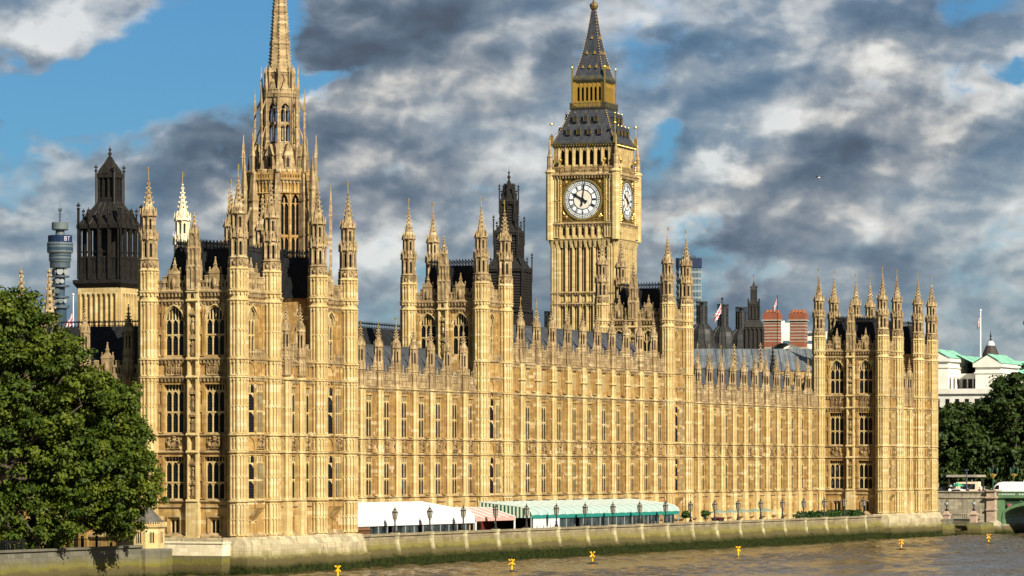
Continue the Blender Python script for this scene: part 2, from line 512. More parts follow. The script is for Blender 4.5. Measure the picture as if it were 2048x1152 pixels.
S_WARM = stone('limestone_warm', (.435, .285, .105), (.275, .158, .052), (.60, .48, .28), .7, soot=.6)
S_PALE = stone('limestone_pale', (.560, .440, .220), (.430, .305, .130), (.64, .54, .36), .5, soot=.4)
S_TRIM = stone('limestone_trim', (.40, .295, .155), (.21, .140, .066), (.54, .43, .26), .4, soot=.8)
S_PIN = stone('limestone_weathered', (.42, .310, .165), (.225, .155, .080), (.54, .43, .26), .5, soot=.8)
S_CARVE = stone('limestone_carved', (.40, .28, .130), (.17, .105, .046), (.55, .43, .25), .6, soot=.9)
S_WHITE = stone('limestone_cleaned', (.74, .66, .48), (.58, .50, .34), (.80, .74, .60), .5, soot=.2)
def glass_mat():
    m, g, b = new_mat('dark_glass')
    p = world_pos(g)
    s = g.n('ShaderNodeSeparateXYZ'); g.put(s.inputs[0], p)
    rnd = g.n('ShaderNodeObjectInfo').outputs['Random']
    n = g.noise(p, .9, 3, .6)
    c = g.mix(g.math('MULTIPLY', g.maprange(rnd, .80, .98), g.maprange(n, .45, .62)), (.006, .007, .009), (.050, .058, .070))
    lead = g.math('LESS_THAN', g.math('FRACT', g.math('MULTIPLY', s.outputs[2], 3.2)), .14)
    c = g.mix(g.math('MULTIPLY', lead, .6), c, (.045, .042, .036))
    g.put(b.inputs['Base Color'], c)
    b.inputs['Roughness'].default_value = .18
    b.inputs['Specular IOR Level'].default_value = .18
    return m
M_GLASS = glass_mat()
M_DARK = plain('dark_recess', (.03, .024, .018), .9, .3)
M_ROOF = ribbed('cast_iron_roof', (.016, .016, .018), .8, 'xy', .75, spec=.15)
M_ROOFG = ribbed('grey_iron_roof', (.050, .054, .063), .62, 'x', .6)
M_ROOFP = ribbed('pale_lead_roof', (.115, .13, .145), .9, 'x', .6)
M_CLOCKROOF = ribbed('dark_iron_tiles', (.040, .043, .053), .42, 'xy', .5)
M_IRON = plain('black_iron', (.012, .012, .013), .55, .4, 4., spec=.4)
M_BRONZE = plain('dark_bronze', (.019, .016, .0135), .6, .5, 2., spec=.3)
M_PCHIM = plain('bronze_cladding', (.030, .030, .029), .5, .5, 2., spec=.35)
M_GOLD = plain('gilding', (.72, .50, .15), .32, .25, 5., metal=.85)
M_GILT = plain('gilded_stone', (.42, .26, .05), .45, .35, 6., metal=.35)

# ------------------------------------------------------------------ river and ground
WATER = 0.4
def build_ground():
    mb = MB()                       # land: everything west of the embankment
    for x0, x1, y in ((-900, -13, 5.4), (-13, -1.6, 9.4), (-1.6, 280, 1.), (280, 9000, -3.)):
        mb.face((x0, y, 3.1), (x1, y, 3.1), (x1, 9000, 3.1), (x0, 9000, 3.1))
    m, g, b = new_mat('ground_paving')
    p = world_pos(g)
    n = g.noise(p, .08, 5, .6)
    g.put(b.inputs['Base Color'], g.mix(g.maprange(n, .35, .65), (.07, .085, .045), (.13, .12, .10)))
    b.inputs['Roughness'].default_value = .9
    struct('ground', mb, m)
    mb = MB()
    # wind waves as real relief where the river is seen, flat sheets beyond
    X0, X1, Y0, Y1 = -40., 330., -100., 8.
    nx, ny = 900, 320
    xs = np.linspace(X0, X1, nx); ys = np.linspace(Y0, Y1, ny)
    gx, gy = np.meshgrid(xs, ys)
    rng = np.random.default_rng(7)
    gz = np.zeros_like(gx)
    gust = .75 + .5 * (np.sin(gx * .045 + 1.3 * np.sin(gy * .11)) * np.sin(gy * .17 + gx * .02 + 1.))
    for i in range(44):
        lam = 1.0 * (7. ** rng.random()); th = rng.normal(.5, .75); k = 2 * PI / lam
        gz += .0105 * lam ** .85 * np.sin(k * (gx * math.cos(th) + gy * math.sin(th)) + rng.random() * 6.28)
    edge = np.minimum(1, np.minimum(np.minimum(gx - X0, X1 - gx) / 6, np.minimum(gy - Y0, Y1 - gy + 3) / 6)).clip(0, 1)
    gz = WATER + gz * gust * edge * .85
    vs = np.stack([gx, gy, gz], -1).reshape(-1, 3)
    idx = (np.arange(ny - 1)[:, None] * nx + np.arange(nx - 1)[None, :]).ravel()
    q = np.stack([idx, idx + 1, idx + nx + 1, idx + nx], 1)
    me = bpy.data.meshes.new('river')
    ext = [(-6000, -6000), (9000, -6000), (9000, Y0), (-6000, Y0), (-6000, Y1), (X0, Y1), (X0, Y0), (9000, Y1), (X1, Y1), (X1, Y0)]
    nv = len(vs); vs = np.vstack([vs, [(x, y, WATER) for x, y in ext]])
    e = [(0, 1, 2, 3), (3, 6, 5, 4), (9, 2, 7, 8)]
    fl = np.vstack([q, np.array(e) + nv]).astype(np.int32)
    me.vertices.add(len(vs)); me.vertices.foreach_set('co', vs.astype(np.float32).ravel())
    me.loops.add(fl.size); me.loops.foreach_set('vertex_index', fl.ravel())
    me.polygons.add(len(fl)); me.polygons.foreach_set('loop_start', np.arange(0, fl.size, 4, dtype=np.int32)); me.polygons.foreach_set('loop_total', np.full(len(fl), 4, dtype=np.int32))
    me.polygons.foreach_set('use_smooth', [True] * len(fl))
    me.update(calc_edges=True)
    m, g, b = new_mat('river_water')
    p = world_pos(g)
    n = g.noise(p, .02, 4, .6)
    w2 = g.noise(g.vmath('MULTIPLY', p, (.6, 1.0, 1.0)), 2.0, 4, .6, .3)
    g.put(b.inputs['Base Color'], g.mix(g.maprange(n, .35, .65), (.074, .049, .018), (.058, .043, .022)))
    b.inputs['Roughness'].default_value = .10
    b.inputs['IOR'].default_value = 1.33
    bump(g, b, w2, .5, .12)
    me.materials.append(m)
    tag(link('river', me), kind='structure')
build_ground()

# ------------------------------------------------------------------ windows
def window_parts(w, h, nl, tr=None, head=.75, arch=False, rise=None, depth=.16, mw=.12, yg=.2):
    """mullioned gothic window, x centred, sill at z=0; returns tracery and glass"""
    t, gl = MB(), MB()
    gl.face((-w / 2, yg, 0), (w / 2, yg, 0), (w / 2, yg, h), (-w / 2, yg, h))
    lw = w / nl
    spring = h - (rise or 0)
    for k in range(nl + 1):
        x = -w / 2 + lw * k
        ww = mw if 0 < k < nl else mw * .8
        t.taper(x - ww / 2, x + ww / 2, .02, yg, 0, x - ww / 2, x + ww / 2, .02, yg, h)
    trs = [] if tr is None else [tr]
    for z in trs: t.box(-w / 2, w / 2, 0, yg - .01, z - .07, z + .09)
    top = spring if arch else h
    for k in range(nl):
        a, b = -w / 2 + lw * k + mw / 2, -w / 2 + lw * (k + 1) - mw / 2
        for z in trs: spandrel(t, a, b, z - .07 - lw * .5, z - .07, .05, yg, 3)
        if not arch:
            spandrel(t, a, b, top - head - lw * .62, top - head, .05, yg, 3)
            c = (a + b) / 2                       # little lights in the head
            t.box(c - .05, c + .05, .05, yg, top - head, top)
            for aa, bb in ((a, c - .05), (c + .05, b)): spandrel(t, aa, bb, top - .22, top, .06, yg, 2)
            t.box(a, b, .06, yg - .02, top - head, top - head + .09)
        else:
            spandrel(t, a, b, spring - lw * .55, spring + .1, .05, yg, 3)
            c = (a + b) / 2
            t.box(c - .045, c + .045, .05, yg, spring + .1, h)
    if arch:
        spandrel(t, -w / 2, w / 2, spring, h + .02, -.17, yg, 8, h - .04)
        A = arch_pts(-w / 2 - .1, w / 2 + .1, spring, h + .1, 7)         # hood mould
        for (xa, a), (xb, b) in zip(A, A[1:]):
            for o0, o1, y0, y1 in ((0, .13, -.36, -.16),):
                t.face((xa, y0, a), (xb, y0, b), (xb, y0, b + o1), (xa, y0, a + o1))
                t.face((xb, y0, b), (xa, y0, a), (xa, y1, a), (xb, y1, b))
                t.face((xa, y0, a + o1), (xb, y0, b + o1), (xb, y1, b + o1), (xa, y1, a + o1))
    t.taper(-w / 2 - .1, w / 2 + .1, -.12, yg, -.14, -w / 2 - .1, w / 2 + .1, -.02, yg, .02)
    return t, gl
WIN = {}
def window_kind(key, **kw):
    t, gl = window_parts(**kw)
    WIN[key] = (gl.mesh('window', M_GLASS), t.mesh('tracery', S_PALE))
def put_window(key, parent, x, y, z, rz=0.):
    g, t = WIN[key]
    o = link('window', g, parent, (x, y, z), rz)
    link('tracery', t, o)
    return o
window_kind('low3', w=2.28, h=4.7, nl=3, tr=1.75, mw=.10)
window_kind('mid3', w=2.28, h=5.3, nl=3, tr=2.2, head=.85, mw=.10)
window_kind('arch3', w=2.28, h=5.3, nl=3, tr=2.2, arch=True, rise=1.55, mw=.09)
window_kind('low4', w=2.3, h=4.7, nl=3, tr=2.0, depth=.12, mw=.085, yg=.09)
window_kind('mid4', w=2.3, h=5.1, nl=3, tr=2.3, mw=.085, yg=.09)
window_kind('slit2', w=1.05, h=1.75, nl=2, head=.05, mw=.13)
window_kind('slit1', w=.42, h=1.5, nl=1, head=.05)
window_kind('up4', w=2.0, h=2.6, nl=4, head=.4, mw=.1, yg=.15)
window_kind('oriel_front_low', w=1.9, h=4.7, nl=4, tr=2.0, mw=.09, yg=.09)
window_kind('oriel_front_mid', w=1.9, h=5.2, nl=4, tr=2.3, mw=.09, yg=.09)
window_kind('oriel_cant_low', w=.86, h=4.7, nl=1, tr=2.0, mw=.1, yg=.12, head=.9)
window_kind('oriel_cant_mid', w=.86, h=5.2, nl=1, tr=2.3, mw=.1, yg=.12, head=1.0)

# ------------------------------------------------------------------ turrets and pinnacles
def facets(mb, r, fn, n=8):
    ap = r * math.cos(PI / n); hw = r * math.sin(PI / n)
    for k in range(n):
        mb.push(2 * PI * k / n)
        fn(mb, ap, hw)
        mb.pop()
def turret_meshes(z0, zt, bands, r=1.0, flip=1, shaft=True):
    """octagonal stair turret: panelled shaft from z0, open lantern stages above zt, crocketed spire, vane"""
    b, dk, vn = MB(), MB(), MB()
    if shaft: b.lathe([(r, z0), (r, zt)], 8, cap=False)
    for a, c in zip(bands, bands[1:]):
        lo, hi = a + .26, c - .3
        if hi - lo < .5: continue
        n_mid = (lo + hi) / 2 if hi - lo > 3.2 else None
        def fn(m, ap, hw):
            panel(m, -hw + .02, hw - .02, lo, hi, 2, -ap, .06, .09, mid=n_mid)
            if hi - lo < 2.4:
                m.push(0, 0, -ap, (lo + hi) / 2); m.taper(-.2, .2, -.09, 0, -.25, -.12, .12, -.1, 0, .25); m.pop()
        facets(b, r, fn)
    # panel with shields
    b.lathe([(r, zt), (r * .97, zt + .1), (r * .97, zt + 1.1)], 8, cap=False)
    def sh(m, ap, hw):
        panel(m, -hw, hw, zt + .15, zt + 1.0, 1, -ap * .97, .06, .1)
        m.lathe([(.02, zt + .32), (.2, zt + .5), (.22, zt + .78)], 6, cy=-ap * .97)
    facets(b, r, sh)
    ring(b, r * .95, zt + 1.18, .6)
    # lower lantern: slit in each face
    def lantern(z, h, rr, sw):
        ap = rr * math.cos(PI / 8); hw = rr * math.sin(PI / 8)
        for k in range(8):
            b.push(2 * PI * k / 8); dk.push(2 * PI * k / 8)
            wall(b, -hw, hw, z, z + h, [(-sw, sw, z + .12, z + h - .2)], -ap, .3)
            spandrel(b, -sw, sw, z + h - .2 - sw * 1.6, z + h - .2, -ap + .02, -ap + .3, 3)
            dk.face((-sw, -ap + .3, z + .1), (sw, -ap + .3, z + .1), (sw, -ap + .3, z + h - .15), (-sw, -ap + .3, z + h - .15))
            b.box(hw - .09, hw + .06, -ap - .07, -ap + .08, z, z + h + .15)
            b.pop(); dk.pop()
    lantern(zt + 1.32, 1.85, r * .86, .15)
    # carved crown with little gables and pinnacles
    z = zt + 3.17
    b.lathe([(r * .86, z), (r * .98, z + .3), (r * 1.0, z + .5), (r * .78, z + .75), (r * .72, z + 1.15)], 8, cap=False)
    for k in range(8):
        a = 2 * PI * k / 8
        b.push(a + PI / 8); b.taper(r * .88, r * 1.08, -.085, .085, z + .05, r * .98, r * 1.0, -.02, .02, z + 1.5)
        b.box(r * .92, r * 1.10, -.08, .08, z + .62, z + .75); b.pop()
        b.push(a); b.taper(r * .8, r * 1.0, -.22, .22, z + .2, r * .84, r * .9, -.03, .03, z + 1.2); b.pop()
    z += 1.15
    lantern(z, 1.5, r * .70, .12)
    z += 1.5
    # gablets
    b.lathe([(r * .70, z), (r * .86, z + .12), (r * .83, z + .28), (r * .64, z + .5), (r * .40, z + 1.45)], 8, cap=False)
    for k in range(8):
        a = 2 * PI * k / 8
        b.push(a); b.taper(r * .54, r * .88, -.27, .27, z + .1, r * .46, r * .60, -.03, .03, z + 1.12); b.pop()
        b.push(a + PI / 8); b.taper(r * .76, r * .94, -.07, .07, z + .0, r * .83, r * .87, -.02, .02, z + .95); b.pop()
    finial_spire(b, z + 1.3, r * .44, z + 4.0, 8, 5)
    knob(b, z + 2.75, .22); knob(b, z + 3.5, .17); knob(b, z + 4.0, .13)
    vane(vn, z + 4.0, 1.45, flip)
    return b.mesh('turret', S_PIN if not shaft else [S_PALE]), dk.mesh('slit', M_DARK), vn.mesh('vane', M_GOLD)
def split_turret(z0, zt, bands, r=1.0, flip=1):
    """shaft in clean stone, lantern stages in weathered stone"""
    top = turret_meshes(z0, zt, [zt, zt], r, flip, shaft=False)
    b = MB()
    b.lathe([(r, z0), (r, zt)], 8, cap=False)
    for a, c in zip(bands, bands[1:]):
        lo, hi = a + .26, c - .3
        if hi - lo < .5: continue
        mid = (lo + hi) / 2 if hi - lo > 3.2 else None
        def fn(m, ap, hw):
            panel(m, -hw + .02, hw - .02, lo, hi, 2, -ap, .07, .10, mid=mid)
            if hi - lo < 2.4:
                zc = (lo + hi) / 2
                m.face((-.2, -ap - .05, zc), (0, -ap - .05, zc - .3), (.2, -ap - .05, zc), (0, -ap - .05, zc + .3))
        facets(b, r, fn)
    for k, z in enumerate(bands[1:]): ring(b, r, z, .85 if k % 2 else 1., bosses=(z > 18))
    return b.mesh('turret', S_PALE), top
def put_turret(ms, parent, x, y):
    shaft, (top, slit, vn) = ms
    o = link('turret', shaft, parent, (x, y, 0))
    link('lantern', top, o); link('slit', slit, o); link('vane', vn, o)
    return o

def pinnacle_meshes(dz=0., tall=True, flip=1):
    """octagonal pinnacle over a buttress; foot at the wall string course (z = 21.9)"""
    b, dk, vn = MB(), MB(), MB()
    r = .57
    b.lathe([(.60, 21.7), (.60, 23.8)], 8, cap=False)
    facets(b, .60, lambda m, ap, hw: panel(m, -hw, hw, 21.95, 23.7, 1, -ap, .05, .08))
    ring(b, .56, 23.9, .5)
    b.lathe([(r * .95, 23.95), (r * .95, 24.8)], 8, cap=False)
    facets(b, r * .95, lambda m, ap, hw: (panel(m, -hw, hw, 24.0, 24.75, 1, -ap, .05, .09), m.box(-.1, .1, -ap - .05, -ap, 24.2, 24.5)))
    ap = r * .9 * math.cos(PI / 8); hw = r * .9 * math.sin(PI / 8)
    for k in range(8):
        b.push(PI * k / 4); dk.push(PI * k / 4)
        wall(b, -hw, hw, 24.8, 26.75, [(-.1, .1, 24.95, 26.4)], -ap, .2)
        spandrel(b, -.1, .1, 26.2, 26.4, -ap + .01, -ap + .2, 2)
        dk.face((-.1, -ap + .2, 24.9), (.1, -ap + .2, 24.9), (.1, -ap + .2, 26.45), (-.1, -ap + .2, 26.45))
        b.box(hw - .06, hw + .05, -ap - .05, -ap + .06, 24.75, 26.9)
        b.taper(-.2, .2, -ap - .12, -ap + .05, 26.75, -.03, .03, -ap + .1, -ap + .16, 27.75)
        b.pop(); dk.pop()
        b.push(PI * k / 4 + PI / 8); b.taper(r * .85, r * 1.08, -.06, .06, 26.7, r * .92, r * .96, -.015, .015, 27.5); b.pop()
    b.lathe([(r * .9, 26.75), (r * 1.05, 26.85), (r * .95, 27.0), (r * .72, 27.2), (r * .42, 28.1)], 8, cap=False)
    finial_spire(b, 27.9, r * .46, 29.4, 8, 4, .85)
    knob(b, 28.75, .16); knob(b, 29.35, .13)
    if tall: vane(vn, 29.4, 1.25, flip)
    else:
        b.lathe([(.05, 29.35), (.04, 29.8)], 5); knob(b, 29.7, .09)
    return b.mesh('pinnacle', S_PIN), dk.mesh('slit', M_DARK), (vn.mesh('vane', M_GOLD) if tall else None)
PINS = [pinnacle_meshes(tall=True), pinnacle_meshes(tall=True, flip=-1), pinnacle_meshes(tall=False)]
def put_pinnacle(kind, parent, x, y, dz=0.):
    b, dk, vn = PINS[kind]
    o = link('pinnacle', b, parent, (x, y, dz))
    link('slit', dk, o)
    if vn: link('vane', vn, o)
    return o

def small_pinnacle(mb, x, y, z0, z1, s=.16):
    """thin crocketed pinnacle on a parapet"""
    h = z1 - z0
    mb.box(x - s, x + s, y - s, y + s, z0, z0 + h * .35)
    mb.taper(x - s * 1.4, x + s * 1.4, y - s * 1.4, y + s * 1.4, z0 + h * .35, x - s * .9, x + s * .9, y - s * .9, y + s * .9, z0 + h * .45)
    mb.taper(x - s * .85, x + s * .85, y - s * .85, y + s * .85, z0 + h * .45, x - .03, x + .03, y - .03, y + .03, z1)
    mb.push(0, x, y); knob(mb, z1 - .05, .10); mb.pop()
def parapet(mb, u0, u1, y, z0, zl, th=.3, gable=None, gz=1.9):
    """pierced battlemented parapet: uprights and rail, raised merlons, gabled centre with niche"""
    mb.box(u0, u1, y - .04, y + th, z0, z0 + .3)
    mb.box(u0, u1, y - .03, y + th, zl - .28, zl)
    n = max(2, int(round((u1 - u0) / .42))); st = (u1 - u0) / n
    for k in range(n + 1):
        x = u0 + st * k
        mb.box(max(u0, x - .1), min(u1, x + .1), y, y + th, z0 + .3, zl - .28)
        if k < n: spandrel(mb, x + .1, x + st - .1, zl - .48, zl - .28, y + .04, y + th, 2)
        if k % 2 == 0 and 0 < k < n: mb.box(x - .24, x + .24, y, y + th, zl, zl + .38); mb.taper(x - .3, x + .3, y - .06, y + th + .06, zl + .38, x - .2, x + .2, y + .02, y + th - .02, zl + .5)
    if gable is not None:
        g = gable
        mb.box(g - .62, g + .62, y - .10, y + th + .05, z0 + .3, zl + .75)
        mb.taper(g - .72, g + .72, y - .14, y + th + .1, zl + .7, g - .12, g + .12, y + .05, y + th - .05, zl + 1.45)
        mb.box(g - .22, g + .22, y - .2, y - .1, z0 + .5, zl + .2)
        mb.ball(g, y - .2, zl - .25, .28, 8, 5, .8, .5, 2.2)
        small_pinnacle(mb, g, y + th / 2, zl + 1.2, zl + gz + .55, .13)
        for q in (-.66, .66): small_pinnacle(mb, g + q, y + th / 2, zl + .5, zl + 1.35, .1)
def statue(mb, x, y, z, h=1.5, flip=1):
    """robed standing figure in a niche"""
    k = h / 1.7
    mb.push(0, x, y, z)
    mb.lathe([(.30 * k, 0), (.27 * k, .5 * k), (.22 * k, .95 * k), (.27 * k, 1.3 * k), (.22 * k, 1.42 * k), (.09 * k, 1.48 * k)], 8)
    mb.ball(0, 0, 1.6 * k, .13 * k, 7, 5, 1, 1, 1.2)
    mb.tube([(.24 * k * flip, -.02, 1.36 * k), (.33 * k * flip, -.16 * k, 1.05 * k), (.08 * k * flip, -.30 * k, 1.0 * k)], [.09 * k, .08 * k, .06 * k], 6)
    mb.tube([(-.24 * k * flip, -.02, 1.36 * k), (-.33 * k * flip, -.10 * k, 1.0 * k), (-.3 * k * flip, -.2 * k, .75 * k)], [.09 * k, .08 * k, .06 * k], 6)
    mb.tube([(-.32 * k * flip, -.22 * k, .1 * k), (-.3 * k * flip, -.22 * k, 1.5 * k)], .025, 5)
    mb.pop()
def niche_column(parent, x, y, z0, z1, name='statue'):
    """two statues one above the other, with brackets and canopies"""
    h = (z1 - z0) / 2
    for k in range(2):
        mb = MB()
        b = z0 + h * k
        mb.taper(-.16, .16, -.3, 0, b, -.30, .30, -.45, 0, b + .35)
        statue(mb, 0, -.22, b + .35, h * .55, 1 if k else -1)
        zc = b + h * .78
        mb.taper(-.34, .34, -.48, 0, zc, -.26, .26, -.38, 0, zc + .3)
        for q in (-.26, 0, .26): mb.taper(q - .09, q + .09, -.48, -.2, zc - .15, q - .02, q + .02, -.3, -.2, zc + .6)
        obj(name, mb, S_CARVE, parent, (x, y, 0))
def arms_mesh():
    """crowned shield between two supporters"""
    mb = MB()
    mb.prism([(-.32, -.09), (.32, -.09), (.32, 0), (-.32, 0)], .55, 1.05)
    mb.taper(-.1, .1, -.1, 0, .22, -.32, .32, -.12, 0, .58)
    mb.lathe([(.24, 1.05), (.27, 1.15), (.2, 1.3), (.3, 1.42), (.18, 1.55), (.05, 1.65)], 8, cy=-.02)
    mb.ball(0, -.02, 1.68, .07, 6, 4)
    for q in (-1, 1):
        mb.tube([(.78 * q, -.05, .15), (.62 * q, -.10, .5), (.66 * q, -.12, .85), (.54 * q, -.14, 1.15)], [.12, .16, .17, .10], 7)
        mb.ball(.55 * q, -.16, 1.3, .15, 7, 5, 1, .9, 1.1)
        mb.tube([(.64 * q, -.14, 1.0), (.44 * q, -.16, .98), (.32 * q, -.14, 1.08)], [.09, .07, .05], 6)
        mb.tube([(.64 * q, -.12, .6), (.42 * q, -.15, .55), (.34 * q, -.14, .4)], [.1, .08, .05], 6)
        mb.tube([(.78 * q, -.05, .4), (.92 * q, -.08, .8), (.84 * q, -.08, 1.25), (.92 * q, -.06, 1.5)], [.05, .06, .05, .03], 5)
    mb.tube([(-.8, -.06, .12), (-.4, -.1, .22), (0, -.1, .12), (.4, -.1, .22), (.8, -.06, .12)], .07, 5)
    return mb
ARMS = arms_mesh().mesh('coat_of_arms', S_CARVE)
def shields_mesh():
    mb = MB()
    for x in (-.6, 0, .6):
        mb.prism([(x - .2, -.1), (x + .2, -.1), (x + .2, 0), (x - .2, 0)], .5, .95)
        mb.taper(x - .06, x + .06, -.1, 0, .18, x - .2, x + .2, -.12, 0, .52)
        mb.lathe([(.16, .98), (.2, 1.1), (.12, 1.25), (.16, 1.36)], 6, cx=x, cy=-.02)
    panel(mb, -.92, .92, .05, 1.5, 3, 0, .09, .08)
    return mb
SHIELDS = shields_mesh().mesh('shield_panel', S_CARVE)

# ------------------------------------------------------------------ palace blocks
def cresting(name, parent, x0, x1, y0, y1, z, h=.95, pitch=.42, sides='nsew'):
    """cast-iron ridge cresting round the flat of a roof"""
    mb = MB()
    def run(xa, ya, xb, yb):
        L = math.hypot(xb - xa, yb - ya); n = max(1, int(L / pitch)); a = math.atan2(yb - ya, xb - xa)
        mb.push(a, xa, ya)
        for zz in (.05, .42): mb.box(0, L, -.03, .03, z + zz, z + zz + .07)
        for k in range(n + 1):
            x = L * k / n
            mb.taper(x - .05, x + .05, -.03, .03, z, x - .03, x + .03, -.02, .02, z + h * .72)
            mb.taper(x - .11, x + .11, -.03, .03, z + h * .62, x - .01, x + .01, -.01, .01, z + h)
            if k < n: mb.taper(x + .1, x + L / n - .1, -.025, .025, z + .49, x + L / n / 2 - .02, x + L / n / 2 + .02, -.02, .02, z + .66)
        mb.pop()
    if 's' in sides: run(x0, y0, x0, y1)
    if 'n' in sides: run(x1, y0, x1, y1)
    if 'e' in sides: run(x0, y0, x1, y0)
    if 'w' in sides: run(x0, y1, x1, y1)
    return obj(name, mb, M_IRON, parent)
def mansard(parent, x0, x1, y0, y1, z0, z1, inset, mat=None):
    mb = MB()
    mb.taper(x0, x1, y0, y1, z0, x0 + inset, x1 - inset, y0 + inset, y1 - inset, z1)
    o = obj('roof', mb, mat or M_ROOF, parent)
    for xa in (x0 + inset, x1 - inset):
        pass
    cresting('cresting', o, x0 + inset, x1 - inset, y0 + inset, y1 - inset, z1)
    return o
def pier_pinnacle(mb, x, y, z, k=1.):
    """square stepped pinnacle over the middle pier of a tower face"""
    for (s, a, b) in ((.58, 0, 2.6), (.46, 2.6, 4.6), (.34, 4.6, 6.2)):
        mb.box(x - s, x + s, y - s, y + s, z + a * k, z + b * k)
        for q in range(4):
            mb.push(q * PI / 2, x, y); panel(mb, -s + .03, s - .03, z + a * k + .1, z + b * k - .1, 2 if s > .4 else 1, -s, .06, .08); mb.pop()
        mb.taper(x - s - .12, x + s + .12, y - s - .12, y + s + .12, z + b * k - .1, x - s * .7, x + s * .7, y - s * .7, y + s * .7, z + b * k + .3)
        for p in (-1, 1):
            for q in (-1, 1): mb.taper(x + p * s - .1, x + p * s + .1, y + q * s - .1, y + q * s + .1, z + b * k - .5, x + p * s - .02, x + p * s + .02, y + q * s - .02, y + q * s + .02, z + b * k + .7)
    mb.push(0, x, y)
    finial_spire(mb, z + 6.2 * k, .40, z + 8.3 * k, 8, 4)
    knob(mb, z + 8.3 * k, .12); knob(mb, z + 7.6 * k, .17)
    mb.pop()

STR = [(4.5, 1.5, 0), (7.7, .6, 0), (8.35, .8, 0), (13.62, .75, 0), (15.5, .8, 0), (21.7, 1.1, .46), (23.66, 1.1, .46)]
TOPSTR = [(29.95, .8, .46), (30.95, 1.3, .46)]
def jamb(mb, c, hw, z0, z1, y, t=.16):
    for q in (-1, 1): mb.box(c + q * hw - .09, c + q * hw + .09, y - t, y, z0, z1)
    mb.box(c - hw, c + hw, y - t, y, z1, z1 + .14)

def jamb_sides(mb, c, hw, z0, z1, y, t=.16):
    for q in (-1, 1): mb.box(c + q * hw - .09, c + q * hw + .09, y - t, y, z0, z1)

